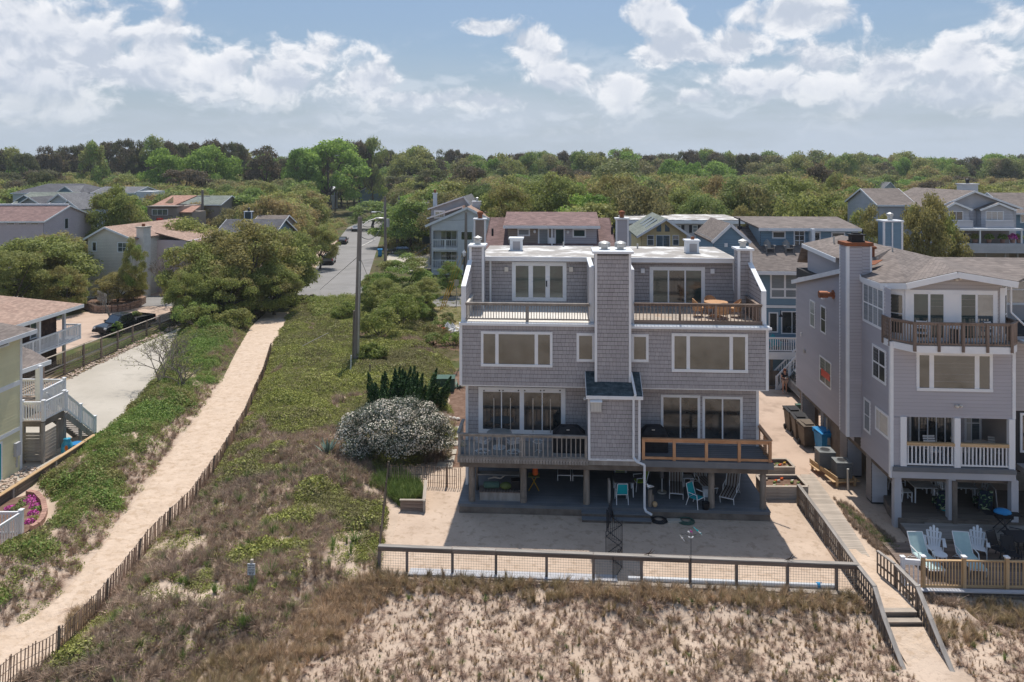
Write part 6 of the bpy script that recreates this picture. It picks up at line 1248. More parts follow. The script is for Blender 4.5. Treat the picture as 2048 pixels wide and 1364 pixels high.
# patio railing before the beach house
pr_ = thing('patio_railing', 'new orange-toned baluster railing with white post caps in front of the patio', 'fence', (16.3, 28.2, 0)); b0 = Vector((16.3, 28.2, 0))
P_ = [Vector((G(1850, 1181, .15)[0]-.02, 28.25, .15))]; xr = [G(px, 1181, .15)[0] for px in (1850, 1931, 2016, 2110)]
for i in range(3):
 a = Vector((xr[i], 28.25-.03*i, .15))-b0; b = Vector((xr[i+1], 28.22-.03*i, .15))-b0
 bar('top_rail', a+Vector((0, 0, 1.05)), b+Vector((0, 0, 1.05)), .09, .05, 'wood_new', pr_); bar('bottom_rail', a+Vector((0, 0, .09)), b+Vector((0, 0, .09)), .04, .09, 'wood_new', pr_)
 for k in range(13): c = a.lerp(b, (k+.7)/13.4); bar('baluster', c+Vector((0, 0, .05)), c+Vector((0, 0, 1.03)), .035, .035, 'wood_new', pr_)
 bar('post', a+Vector((0, -.02, -.55)), a+Vector((0, -.02, 1.2)), .12, .12, 'wood_new', pr_); bar('post_cap', a+Vector((0, -.02, 1.2)), a+Vector((0, -.02, 1.25)), .17, .17, 'trim_clean', pr_)
wr = thing('white_patio_rail', 'short white vinyl rail section left of the orange patio railing', 'fence', (15.2, 28.9, 0)); a = Vector((-.42, -.52, .15)); b = Vector((xr[0]-15.2-.08, -.62, .15))
rail(wr, a, b, 1.05, gap=.14, m='trim_clean', posts=(0,), pw=.12, cap=True, top=(.1, .12))
rw = thing('patio_retaining_wall', 'greenish weathered timber wall with short pile stubs under the patio railing', 'retaining wall', (16.3, 28.1, -.5))
for i in range(4): bar('board', (-.9, .02-.0*i, .06+i*.16), (5.4, -.25, .06+i*.16), .05, .15, 'wood_dark', rw)
bar('cap_board', (-1.0, .0, .68), (5.4, -.27, .68), .2, .05, 'lap_palegrey', rw); O('pile_stub', MB().tube((1.55, -.25, -.1), (1.55, -.25, .38), .16, n=10), 'pile', rw)
# black iron fence dividing the yard
gi = thing('iron_fence', 'black iron hinged garden panels zigzagging across the shaded sand yard', 'fence', (*G(1222, 1040), 0)); g0 = gi.location.copy()
zz_ = [(1227, 1022), (1214, 1085-22), (1244, 1098-10), (1212, 1119+16), (1243, 1150), (1226, 1163)]
zz_ = [G(1224, 1036), G(1213.5, 1064), G(1244, 1088), G(1212, 1112), G(1244, 1137), G(1226, 1166)]
for i in range(5):
 a = Vector((*zz_[i], 0))-g0; b = Vector((*zz_[i+1], 0))-g0; f = O('panel', MB().beam(a+Vector((0, 0, .08)), b+Vector((0, 0, .08)), .02, .02).beam(a+Vector((0, 0, .82)), b+Vector((0, 0, .82)), .02, .02).beam(b, b+Vector((0, 0, 1.0)), .03, .03).beam(a+Vector((0, 0, .1)), b+Vector((0, 0, .8)), .012, .012), 'metal_dark', gi)
 n = 8
 for k in range(n): c = a.lerp(b, k/n); bar('picket', c+Vector((0, 0, .02)), c+Vector((0, 0, .86+.12*math.sin(math.pi*(k+.5)/n))), .018, .018, 'metal_dark', f)
for i, (px, py) in enumerate(((1318, 1041), (1372, 1043))):
 mb = MB();
 for k in range(4):
  rr = .38-.05*k; pts = [(rr*math.cos(t/16*2*math.pi), rr*math.sin(t/16*2*math.pi), .03+.02*k) for t in range(17)]; mb.path(pts, .022, 5)
 O('hose_coil', mb, 'metal_dark' if not i else 'green_box', loc=(*G(px, py, .02), .015), label='coiled dark hose on the sand %s' % ('below the downspout outlet' if not i else 'right of the downspout, beside a concrete block'), category='hose', group='hose coils on the shaded sand')
O('splash_block', MB().box(-.35, .3, -.15, .12, 0, .1), 'concrete', loc=(*G(1350, 1044), .01), label='pale concrete splash block between the two hose coils', category='block')
# wind spinner and metal birds on the fence rail
c = Vector((f0+L_*fx(1380.5))); sp_ = thing('wind_spinner', 'slender metal wind spinner with curved teal and white vanes above the yard fence', 'wind spinner', (c.x, c.y-.12, 0))
O('stem', MB().tube((0, 0, -.3), (0, 0, 2.0), .012, n=6), 'metal_dark', sp_)
for k, (a, b, m_) in enumerate((((-.42, .0, 1.95), (-.25, 0, 1.72), 'plastic_white'), ((.1, 0, 2.25), (.4, 0, 1.98), 'plastic_teal'), ((.28, 0, 2.1), (.42, 0, 1.95), 'plastic_white'), ((-.02, 0, 2.15), (.06, 0, 2.0), 'petal_pink'), ((-.12, 0, 2.1), (-.05, 0, 2.04), 'plastic_white'), ((-.1, 0, 1.9), (-.02, 0, 1.84), 'plastic_white'), ((.02, 0, 1.84), (.1, 0, 1.9), 'plastic_white'))):
 O('vane', MB().beam(a, b, .05, .012).ell(((a[0]+b[0])/2, .03, (a[2]+b[2])/2), (.05, .01, .03), 6, 4), m_, sp_)
O('arm', MB().path([(-.42, .0, 1.95), (-.2, .01, 2.0), (.0, 0, 1.9), (.25, .01, 2.0), (.4, 0, 1.98)], .008, 5), 'metal_dark', sp_)
for px, lb in ((1297, 'small dark metal bird ornament on the fence cap left of the wind spinner'), (1578, 'small dark metal bird ornament on the fence cap near its right end')):
 c = f0+L_*fx(px); O('bird_ornament', MB().slab([(-.18, 0, 0), (.05, 0, .03), (.02, 0, .09)], (0, .01, 0)).slab([(-.02, 0, .03), (.16, 0, .26), (.05, 0, .05)], (0, .01, 0)).slab([(.04, 0, .03), (.26, 0, .2), (.1, 0, .04)], (0, .01, 0)).box(-.01, .01, 0, .02, -.1, .03), 'metal_brownish', loc=(c.x, c.y, 1.07), label=lb, category='ornament', group='metal birds on the fence')
# dune sign
x, y = G(503, 1190, .15); zg = float(T(x, y)); dsn = thing('dune_sign', 'small white lettered sign on a post in the dune grass', 'sign', (x, y, zg))
O('post', MB().box(-.05, .05, .0, .1, -.1, .86), 'wood_pale', dsn); O('sign_panel', MB().box(-.14, .14, -.03, -.002, .32, .74), 'sign_white', dsn)
def text(s, size, loc, m, parent, w=None):
 cu = bpy.data.curves.new('lettering', 'FONT'); cu.body = s; cu.size = size; cu.extrude = .002; cu.align_x = 'CENTER'; cu.align_y = 'CENTER'
 tmp = bpy.data.objects.new('lettering', cu); C.objects.link(tmp); dg = bpy.context.evaluated_depsgraph_get(); me = bpy.data.meshes.new_from_object(tmp.evaluated_get(dg)); bpy.data.objects.remove(tmp)
 me.materials.clear(); me.materials.append(MAT[m]); o = bpy.data.objects.new('lettering', me); C.objects.link(o); o.parent = parent; o.location = loc; o.rotation_euler = (R(90), 0, 0); return o
for i, s in enumerate(('PLEASE', 'KEEP OFF', 'DUNES')): text(s, .075 if i != 1 else .062, (0, -.034, .685-.085*i), 'metal_dark', dsn)
O('printed_line', MB().box(-.12, .12, -.034, -.031, .462, .472).box(-.1, .02, -.034, -.031, .40, .425).box(.04, .1, -.034, -.031, .40, .425).box(-.08, .0, -.034, -.031, .355, .38).box(.02, .08, -.034, -.031, .355, .38), 'metal_dark', dsn)
# ---------------------------------------------------------------- left side: fences, walls, beds
x0, y0 = -24.15, 43.4; rt = thing('garden_wall', 'low timber garden wall with a pale cap running beside the yellow house', 'retaining wall', (x0, y0, 0))
for k in range(6):
 a = Vector((0, -k*3.4, 0)); b = Vector((0, -(k+1)*3.4+.02, 0))
 for j in range(3): bar('board', a+Vector((0, 0, .08+j*.16)), b+Vector((0, 0, .08+j*.16)), .05, .15, 'wood_dark', rt)
 bar('cap_board', a+Vector((0, 0, .54)), b+Vector((0, 0, .54)), .22, .05, 'wood_new', rt); bar('post', a+Vector((.06, -.4, 0)), a+Vector((.06, -.4, .52)), .1, .1, 'wood_grey', rt)
sf = thing('driveway_fence', 'long slatted and wire-meshed timber fence between the driveway and the parking area', 'fence', (-34.5, 50, 0))
H0 = lambda y: 1.98-(y-50)*.022
for k in range(12):
 y_ = k*2.6; h = H0(50+y_); h2 = H0(52.6+y_)
 bar('post', (0, y_, 0), (0, y_, h+.05), .13, .13, 'wood_brown', sf); bar('cap_rail', (0, y_, h), (0, y_+2.6, h2), .12, .05, 'wood_pale', sf); bar('rail', (0, y_, h*.48), (0, y_+2.6, h2*.48), .05, .12, 'wood_grey', sf)
 for j in range(4): z = .1+j*.19; bar('slat', (.03, y_, z), (.03, y_+2.6, z), .03, .08, 'wood_brown', sf)
wires(sf, (0, 0, 0), (0, 31, 0), .9, 1.35, .22, m='wood_dark', r=.012, zstep=.15)
# pebble edging along the fence
mb = MB()
for i in range(900):
 yy = rnd.uniform(50, 80); xx = -33.9+rnd.gauss(0, .25); s = rnd.uniform(.05, .12); mb.ell((xx, yy, s*.4), (s, s*.8, s*.6), 5, 3)
for i in range(260): s = rnd.uniform(.06, .12); mb.ell((rnd.uniform(-26, -24.4), rnd.uniform(36.5, 40), s*.4), (s, s*.8, s*.6), 5, 3)
O('river_pebbles', mb, 'pebble', kind='stuff', label='loose tan river pebbles edging the driveway fence and the yellow house')
# gabion-like curved stone wall by the street
gw = thing('stone_planter_wall', 'curved dry-laid reddish stone planter wall by the parking area', 'wall', (*G(250, 625), 0)); cw = [G(a, b) for a, b in ((170, 617), (190, 625), (212, 626), (235, 624), (258, 620), (276, 614), (289, 606))]
for i in range(len(cw)-1):
 a = Vector((*cw[i], 0)); b = Vector((*cw[i+1], 0)); n = max(1, int((b-a).length/.42))
 for j in range(3):
  for k in range(n):
   c0 = a.lerp(b, (k+.04+.0*j)/n)-gw.location; c1 = a.lerp(b, (k+.93)/n)-gw.location; bar('stone', c0+Vector((0, rnd.uniform(-.04, .04), .14+.27*j)), c1+Vector((0, rnd.uniform(-.04, .04), .14+.27*j)), .34, .24+rnd.uniform(-.02, .01), 'gabion', gw)
O('planter_soil', MB().slab([(*p, .62) for p in cw]+[(*G(285, 598), .62), (*G(200, 600), .62)], (0, 0, -.1)), 'mulch', kind='structure')
# brick-edged flower bed and white rail corner at the left edge
fb_ = thing('flower_bed', 'brick-edged flower bed with magenta blooms beside the garden wall', 'flower bed', (*G(60, 1020), 0)); arc = [G(a, b) for a, b in ((55, 990), (72, 993), (86, 1008), (90, 1028), (84, 1045), (74, 1056), (62, 1062))]
for i in range(len(arc)-1):
 a = Vector((*arc[i], 0)); b = Vector((*arc[i+1], 0)); n = max(1, int((b-a).length/.24))
 for k in range(n):
  c0 = a.lerp(b, (k+.04)/n)-fb_.location; c1 = a.lerp(b, (k+.96)/n)-fb_.location; bar('brick', c0+Vector((0, 0, .12)), c1+Vector((0, 0, .12)), .22, .24, 'brick', fb_)
O('mulch', MB().slab([(G(a, b)[0]-fb_.location.x, G(a, b)[1]-fb_.location.y, .06) for a, b in ((-60, 1010), (10, 1003), (55, 992), (84, 1012), (86, 1040), (62, 1060), (-20, 1110))], (0, 0, -.1)), 'mulch', fb_)
wl = thing('deck_corner_rail', 'white railed corner of a low deck at the left edge by the flower bed', 'railing', (-21.4, 32.7, 0))
rail(wl, (-3.5, 0, 0), (0, 0, 0), 1.0, gap=.15, bal=(.05, .05), m='trim_clean', posts=(1,), pw=.15, cap=True); rail(wl, (0, 0, 0), (-.3, -4.5, 0), 1.0, gap=.15, bal=(.05, .05), m='trim_clean', posts=(), pw=.15)
O('deck', MB().box(-4, 0, -5, .05, -.12, .03), 'brick', wl)
# path-end rails and little signs
pe = thing('path_end_rail', 'low dark timber rail where the sand path meets the street', 'fence', (*G(605, 609), 0))
for px in (592, 603, 611, 622, 626): x, y = G(px, 606); bar('post', (x-pe.location.x, y-pe.location.y, 0), (x-pe.location.x, y-pe.location.y, 1.0), .16, .16, 'wood_dark', pe)
x, y = G(590, 606); x1, y1 = G(628, 606); bar('rail', (x-pe.location.x, y-pe.location.y, .75), (x1-pe.location.x, y1-pe.location.y, .75), .08, .14, 'wood_dark', pe)
sg = thing('path_sign', 'small dark rectangular sign on a post at the top of the sand path', 'sign', (*G(590.5, 614), 0)); O('post', MB().tube((0, 0, 0), (0, 0, 2.1), .04), 'metal_brownish', sg); O('sign_panel', MB().box(-.27, .27, -.05, -.02, 1.35, 2.15), 'metal_brownish', sg)
O('marker_post', MB().tube((0, 0, 0), (.05, 0, 1.9), .045), 'plastic_white', loc=(*G(701, 761), 0), label='thin white marker post left of the leaning utility pole', category='post')
O('wood_stub', MB().tube((0, 0, 0), (0, 0, .75), .22, n=10).tube((.18, .2, 0), (.18, .2, 1.4), .05), 'pile', loc=(*G(734, 768), 0), label='short cut timber stub with a thin stake right of the big pole', category='post')
O('fallen_rod', MB().tube((0, 0, 0), (1.25, 4.0, .25), .03, n=6), 'wood_grey', loc=(*G(604, 710), .75), label='pale grey rod lying slanted on the green dune cover', category='rod')
x, y = G(893, 612); O('green_utility_box', MB().box(-.75, .75, -.5, .5, 0, .9).box(-.8, .8, -.55, .55, .9, .96), 'green_box', loc=(G(888, 780)[0], G(888, 780)[1], 0), label='dark green utility box in the mulch left of the duplex', category='utility box')
# ---------------------------------------------------------------- poles and wires
tops = {}
def pole(k, label, px0, py0, px1, py1, r, D=None, extra=None, group='utility poles'):
 if D is None: x, y = G(px1, py1)
 else: x, y = XD(px1, D), D
 t_ = thing('utility_pole', label, 'pole', (x, y, 0), group=group); top = Vector((XD(px0, y)-x, 0, ZD(py0, y)))
 O('pole_shaft', MB().tube((0, 0, -.2), top, r*1.35, r, 12), 'pole_wood', t_); tops[k] = (t_, top); return t_, top
p1, t1 = pole('a', 'tall leaning wooden utility pole with a grey conduit, in the dune cover', 720, 434, 712, 738, .17)
O('conduit', MB().tube((.22, -.2, 1.0), Vector((.34, -.2, 8.6)), .085, n=8), 'metal_galv', p1); O('brace_pole', MB().tube((-.25, .25, 0), (-.15, .2, 4.6), .13, n=8), 'wood_dark', p1)
O('street_arm', MB().path([t1*.93, t1*.93+Vector((.6, .6, .5)), t1*.93+Vector((1.0, 1.4, .62))], .035, 6).path([t1*.80, t1*.80+Vector((1.1, .9, .55))], .03, 6), 'metal_galv', p1); O('lamp_head', MB().ell(t1*.93+Vector((1.3, 1.5, .64)), (.4, .16, .09), 8, 5), 'metal_galv', p1)
p2, t2 = pole('b', 'utility pole with street lamp and transformer right of the street', 770, 393, 771, 525, .2)
O('street_arm', MB().path([t2*.74, t2*.74+Vector((-1, 0, .35)), t2*.74+Vector((-1.6, 0, .3))], .05), 'metal_galv', p2); O('lamp_head', MB().ell(t2*.74+Vector((-1.9, 0, .27)), (.5, .2, .12), 8, 5), 'sign_white', p2); O('transformer', MB().tube(t2*.60+Vector((.42, 0, -.7)), t2*.60+Vector((.42, 0, .7)), .3, n=10), 'metal_galv', p2)
p3, t3 = pole('c', 'utility pole with transformer by the white condo parking', 798, 395, 795, 497, .2); O('transformer', MB().tube(t3*.78+Vector((.42, 0, -.7)), t3*.78+Vector((.42, 0, .6)), .28, n=10), 'metal_galv', p3); O('insulator', MB().tube(t3, t3+Vector((0, 0, .5)), .06), 'metal_galv', p3)
p4, t4 = pole('d', 'dark utility pole in front of the white condo gable', 932, 424, 931, 545, .17, D=98)
p5, t5 = pole('e', 'lone pole with a small crossarm rising by the green roofed house', 405, 380, 405, 430, .2, D=140); O('crossarm', MB().beam(t5*.9+Vector((-1, 0, 0)), t5*.9+Vector((1.4, 0, 0)), .12, .15), 'metal_galv', p5)
lp = thing('lamp_post', 'slim dark lamp post with a white lantern beside the duplex upper deck', 'lamp post', (XD(927, 62), 62, 0)); zt = ZD(512, 62); O('post', MB().tube((0, 0, 0), (.05, 0, zt), .045, n=8), 'metal_dark', lp); O('lantern', MB().lathe([(.06, 0), (.13, .1), (.15, .35), (.05, .5), (.02, .62)], 8, (.06, 0, zt-.05)), 'sign_white', lp)
def wire(a, b, sag, r=.03, lab='overhead service wire sagging between utility poles'):
 a = Vector(a); b = Vector(b); pts = [a.lerp(b, i/12)-Vector((0, 0, sag*4*(i/12)*(1-i/12))) for i in range(13)]
 return O('overhead_wire', MB().path([p-a for p in pts], r, 4), 'metal_dark', loc=a, label=lab, category='wire', group='overhead wires')
TP = {k: v[0].location+v[1] for k, v in tops.items()}
wire(TP['a']-Vector((0, 0, .6)), TP['b']-Vector((0, 0, .8)), 1.6); wire(TP['a']-Vector((0, 0, 1.5)), TP['b']-Vector((0, 0, 2.6)), 1.8); wire(TP['b']-Vector((0, 0, .6)), TP['c']-Vector((0, 0, .5)), .7); wire(TP['b']-Vector((0, 0, 3)), TP['c']-Vector((0, 0, 2)), 1.0)
wire(TP['c']-Vector((0, 0, 1)), TP['d']-Vector((0, 0, 1)), 1.2); wire(TP['a']-Vector((0, 0, 3.0)), Vector((XD(640, 97), 97, .2)), .0, .02, 'straight guy wire from the leaning pole to the street edge'); wire(TP['a']-Vector((0, 0, 3.2)), Vector((XD(745, 92), 92, 1.2)), .0, .02, 'straight guy wire from the leaning pole towards the shrubs')
yg = thing('guy_guards', 'three slanting yellow guy wire guards beside the duplex upper deck', 'guy guards', (*G(884, 618), 0))
for px0, py0, px1, py1, dy in ((882, 620, 899, 572, 0), (885, 616, 904, 570, 1.2), (880, 618, 895, 573, -1)):
 x, y = G(px0, 618); x += 0; a = Vector((0+dy*.15, dy, 0)); b = Vector((XD(px1, y)-x+dy*.15, dy, ZD(py1, y))); O('guard', MB().tube(a, b, .05, n=6).tube(b, b+(b-a)*1.4, .02, n=5), 'yellow_guard', yg)
O('street_sign_post', MB().tube((0, 0, 0), (0, 0, 3.0), .05).box(-.28, .28, -.04, -.02, 2.3, 3.0), 'metal_galv', loc=(*G(913, 611), 0), label='grey sign post at the cross street left of the duplex', category='sign')
O('grey_mailbox_sign', MB().box(-.05, .05, 0, .1, 0, 1.9).slab([(-.6, 0, 1.2), (.5, 0, .9), (.5, 0, 1.9), (-.6, 0, 2.3)], (0, .06, 0)), 'metal_galv', loc=(*G(205, 622), 0), label='grey slanted board sign by the stone planter wall', category='sign')
# ---------------------------------------------------------------- vehicles
def vehicle(name, label, kind, m, loc, rz, group=None):
 t_ = thing(name, label, {'pickup': 'pickup truck', 'suv': 'car', 'sedan': 'car'}[kind], loc, rz, group)
 L, Wd_, = (5.6, 1.95) if kind == 'pickup' else (4.7, 1.85)
 hl = L/2; hw = Wd_/2
 def loft(prof, w0, w1, zlo, zhi):                     # side profile (x,z) closed, half width shrinks with height
  mb = MB(); n = len(prof); f = lambda z: w0+(w1-w0)*max(0, min(1, (z-zlo)/(zhi-zlo)))
  vs = [(x, -f(z), z) for x, z in prof]+[(x, f(z), z) for x, z in prof]
  mb.add(vs, [tuple(range(n-1, -1, -1)), tuple(range(n, 2*n))]+[(i, (i+1) % n, n+(i+1) % n, n+i) for i in range(n)]); return mb
 top = 1.05 if kind != 'sedan' else .92; fr_ = .42
 body = loft([(-hl, fr_), (hl, fr_), (hl+.03, .7), (hl-.08, top-.12), (hl-1.0, top), (-hl+.0, top), (-hl-.03, .75)], hw, hw-.06, .7, top)
 b = O('body', body, m, t_)
 mod = b.modifiers.new('bevel', 'BEVEL'); mod.width = .06; mod.segments = 2
 if kind == 'pickup':
  cab = [(hl-1.15, top-.02), (hl-1.85, 1.78), (-.15, 1.82), (-.55, top-.02)]
  O('bed', MB().box(-hl+.1, -.65, -hw+.14, hw-.14, top+.002, top+.006), 'rubber', b)
  for s in (-1, 1): O('bed_wall', MB().box(-hl, -.62, s*(hw-.07)-.06, s*(hw-.07)+.06, top-.02, top+.2), m, b)
  O('tailgate', MB().box(-hl, -hl+.08, -hw+.06, hw-.06, top-.02, top+.2), m, b)
 elif kind == 'suv': cab = [(hl-1.05, top-.02), (hl-1.75, 1.66), (-hl+.35, 1.68), (-hl+.02, top-.02)]
 else: cab = [(hl-1.15, top-.02), (hl-1.95, 1.42), (-hl+1.15, 1.42), (-hl+.5, top-.02)]
 zt = max(z for _, z in cab); c_ = O('cabin', loft(cab, hw-.08, hw-.26, top, zt), m, t_); c_.modifiers.new('bevel', 'BEVEL').width = .05
 (xa, za), (xb, zb), (xc, zc), (xd, zd) = cab; wf = lambda z: hw-.08+(-.18)*(z-top)/(zt-top)
 def pane(nm, x0, z0, x1, z1, side):
  if side == 'f': y0, y1 = wf(z0)-.1, wf(z1)-.1; e = .02 if x1 < x0 else -.02; O(nm, MB().add([(x0+e, -y0, z0), (x0+e, y0, z0), (x1+e, y1, z1), (x1+e, -y1, z1)], [(0, 1, 2, 3) if e > 0 else (3, 2, 1, 0)]), 'windshield', t_)
 pane('windshield', xa+(xb-xa)*.1, za+(zb-za)*.1, xa+(xb-xa)*.92, za+(zb-za)*.92, 'f'); pane('rear_window', xd+(xc-xd)*.15, zd+(zc-zd)*.15, xd+(xc-xd)*.9, zd+(zc-zd)*.9, 'f')
 z0, z1 = top+.08, zt-.1; g = lambda z, a, za_, b, zb_: a+(b-a)*(z-za_)/(zb_-za_)
 for s in (-1, 1):
  xm = (xb+xc)/2 if kind != 'suv' else (xb+xc)/2+.3
  for l, r_ in ((lambda z: g(z, xa, za, xb, zb)-.1, lambda z: xm+.05), (lambda z: xm-.05, lambda z: g(z, xd, zd, xc, zc)+.12)):
   y0, y1 = s*(wf(z0)+.008), s*(wf(z1)+.008); O('side_window', MB().add([(l(z0), y0, z0), (r_(z0), y0, z0), (r_(z1), y1, z1), (l(z1), y1, z1)], [(0, 1, 2, 3) if s > 0 else (3, 2, 1, 0)]), 'windshield', t_)
  for x in (hl-.95, -hl+1.0):
   w = O('wheel', MB().tube((x, s*(hw-.2), .36), (x, s*(hw+.02), .36), .36, n=16), 'rubber', t_); O('rim', MB().tube((x, s*(hw+.02), .36), (x, s*(hw+.03), .36), .2, n=12), 'metal_galv', w)
  O('headlight', MB().box(hl-.1, hl+.04, s*(hw-.42), s*(hw-.1), .72, .88), 'sign_white', t_); O('tail_light', MB().box(-hl-.04, -hl+.08, s*(hw-.2), s*(hw-.02), .72, 1.05), 'red_light', t_)
  O('mirror', MB().box(hl-1.6, hl-1.4, s*(hw+.0), s*(hw+.2), top+.02, top+.2), m, t_)
 O('bumper', MB().box(hl-.02, hl+.1, -hw+.05, hw-.05, .42, .62).box(-hl-.12, -hl+.0, -hw+.05, hw-.05, .45, .65), 'plastic_black', t_); O('grille', MB().box(hl, hl+.05, -.5, .5, .66, .88), 'plastic_black', t_)
 return t_
def vat(px, py): return (*G(px, py), .0)
vehicle('pickup_truck', 'black pickup truck parked behind the slatted driveway fence', 'pickup', 'car_black', (G(250, 662)[0], G(250, 662)[1], .01), R(248))
vehicle('pickup_truck', 'white pickup truck parked beside the white condo', 'pickup', 'car_white', (G(822, 492)[0], G(822, 492)[1], .01), R(262))
vehicle('parked_car', 'dark red car behind the white pickup near the condo', 'suv', 'car_red', (G(836, 478)[0], G(836, 478)[1]+3, .01), R(180))
vehicle('parked_car', 'silver car parked on the left verge of the street', 'suv', 'car_silver', (G(658, 527)[0], G(658, 527)[1], .01), R(97))
vehicle('parked_car', 'dark car half under the oaks at the left street verge', 'sedan', 'car_black', (G(686, 487)[0], G(686, 487)[1], .01), R(97))
vehicle('parked_car', 'white car at the far left end of the street', 'sedan', 'car_white', (G(712, 462)[0], G(712, 462)[1], .01), R(97))
vehicle('parked_car', 'white car next to the parked boat', 'suv', 'car_white', (G(345, 563)[0], G(345, 563)[1], .01), R(80))
vehicle('pickup_truck', 'dark pickup truck parked under the far end of the beach house', 'pickup', 'car_silver', (K.w(2.2, 18.5)[0], K.w(2.2, 18.5)[1], .01), R(86))
vehicle('parked_car', 'dark car among the parked vehicles left of the white condo', 'sedan', 'car_black', (G(800, 507)[0], G(800, 507)[1], .01), R(190))
bt = thing('motor_boat', 'blue and white motor boat on a trailer by the cream house', 'boat', (*G(325, 565), 0), R(2))
hull = MB(); xs_b = [-3.0, -1.5, 0, 1.5, 2.6, 3.3]; wsb = [1.1, 1.2, 1.2, 1.05, .6, .05]; vs = []
for x, w in zip(xs_b, wsb): vs += [(x, -w, 1.65+max(0, x)*.06), (x, -w*.8, 1.0+max(0, x)*.08), (x, 0, .65+max(0, x-1)*.3), (x, w*.8, 1.0+max(0, x)*.08), (x, w, 1.65+max(0, x)*.06)]
fs = []
for i in range(5):
 for j in range(4): fs.append((i*5+j, i*5+j+1, (i+1)*5+j+1, (i+1)*5+j))
fs.append((0, 1, 2, 3, 4)); hull.add(vs, fs); O('hull', hull, 'pane_blue', bt); O('gunwale', MB().slab([(x, -w-.03, 1.66+max(0, x)*.06) for x, w in zip(xs_b, wsb)]+[(x, w+.03, 1.66+max(0, x)*.06) for x, w in list(zip(xs_b, wsb))[::-1]], (0, 0, .08)), 'trim_clean', bt)
O('console', MB().box(-.6, .3, -.4, .4, 1.7, 2.4), 'trim_clean', bt); O('outboard_motor', MB().box(-3.5, -3.0, -.25, .25, 1.2, 2.2).box(-3.35, -3.15, -.08, .08, .5, 1.2), 'plastic_blue', bt); O('trailer', MB().beam((-2.8, -.7, .55), (2, -.7, .55), .1, .12).beam((-2.8, .7, .55), (2, .7, .55), .1, .12).beam((2, -.7, .55), (4, 0, .5), .1, .12).beam((2, .7, .55), (4, 0, .5), .1, .12), 'metal_galv', bt)
for s in (-1, 1): O('wheel', MB().tube((-1, s*.95, .35), (-1, s*1.2, .35), .35, n=14), 'rubber', bt)
# bins, air conditioners, small utilities in the alley
def bin_(label, loc, rz, m, lid, group='wheeled bins beside the beach house'):
 t_ = thing('wheeled_bin', label, 'bin', loc, rz, group); t_.scale = (1.22,)*3
 b = MB(); lo, hi = (.24, .26), (.31, .36)
 b.add([(-lo[0], -lo[1], .05), (lo[0], -lo[1], .05), (lo[0], lo[1], .05), (-lo[0], lo[1], .05), (-hi[0], -hi[1], 1.0), (hi[0], -hi[1], 1.0), (hi[0], hi[1], 1.0), (-hi[0], hi[1], 1.0)], [(0, 3, 2, 1), (0, 1, 5, 4), (1, 2, 6, 5), (2, 3, 7, 6), (3, 0, 4, 7), (4, 5, 6, 7)])
 b.box(-hi[0]-.03, hi[0]+.03, -hi[1]-.03, hi[1]+.03, .93, 1.0); O('bin_body', b, m, t_)
 O('lid', MB().slab([(-.35, -.42, 1.01), (.35, -.42, 1.01), (.35, .42, 1.08), (-.35, .42, 1.08)], (0, 0, .04)).box(-.2, .2, -.3, .3, 1.06, 1.12), lid, t_); O('handle', MB().beam((-.28, .47, .98), (.28, .47, .98), .04, .04).box(-.3, -.26, .36, .47, .95, 1.0).box(.26, .3, .36, .47, .95, 1.0), lid, t_)
 for s in (-1, 1): O('wheel', MB().tube((s*.22, .27, .13), (s*.3, .27, .13), .13, n=12), 'rubber', t_)
bin_('blue wheeled recycling bin, nearest of the alley bins', (G(1642, 905)[0]+.08, 41.9, .01), R(8), 'plastic_blue', 'plastic_blue')
bin_('brown wheeled bin directly behind the blue one', (16.95, 43.1, .01), R(4), 'plastic_brown', 'plastic_brown'); bin_('brown wheeled bin with a blackish lid, middle of the row', (17.0, 44.35, .01), R(-5), 'plastic_brown', 'plastic_black'); bin_('brown wheeled bin with dark lid, farthest of the alley bins', (17.05, 45.6, .01), R(2), 'plastic_brown', 'plastic_black')
def acunit(label, loc, w, h, group='air conditioners on a new timber stand'):
 t_ = thing('air_conditioner', label, 'air conditioner', loc, -K.th, group); b = O('casing', MB().box(-w/2, w/2, -w/2, w/2, .04, h-.05), 'plastic_grey', t_)
 for i in range(int(h/.09)):
  z = .1+i*.085
  if z < h-.12: O('louvre', MB().box(-w/2-.015, w/2+.015, -w/2-.015, w/2+.015, z, z+.035), 'metal_galv' if i < 0 else 'plastic_grey', b)
 O('top_grille', MB().box(-w/2-.02, w/2+.02, -w/2-.02, w/2+.02, h-.05, h).tube((0, 0, h), (0, 0, h+.02), w*.36, n=20), 'cone_grey', t_); O('fan_guard', MB().tube((0, 0, h+.02), (0, 0, h+.03), w*.30, n=20), 'plastic_black', t_)
acunit('front louvred grey air conditioner under the beach house wall', (16.75, 38.1, .32), .76, .82); acunit('air conditioner with a lighter top behind the front one', (16.4, 39.3, .32), .8, .9)
an = thing('ac_stand', 'new yellow timber stand carrying the two air conditioners', 'stand', (16.6, 38.4, 0));
for a, b, w, h in (((-.75, 1.5, .42), (-.35, -.95, .42), .05, .22), ((-.35, -.75, .24), (.75, -.6, .24), .05, .2), ((-.6, -.5, .28), (.8, -.4, .28), .9, .04), ((-.8, .9, .28), (.5, 1.0, .28), .9, .04)): bar('beam', a, b, w, h, 'wood_new', an)
for x, y in ((-.35, -.9), (.6, -.75), (-.7, 1.3)): bar('leg', (x, y, 0), (x, y, .42), .1, .1, 'wood_new', an)
O('pipe_bollard', MB().tube((0, 0, 0), (0, 0, 1.05), .06, n=10), 'metal_galv', loc=(*G(1696, 980), 0), label='grey steel pipe bollard in front of the air conditioners', category='bollard')
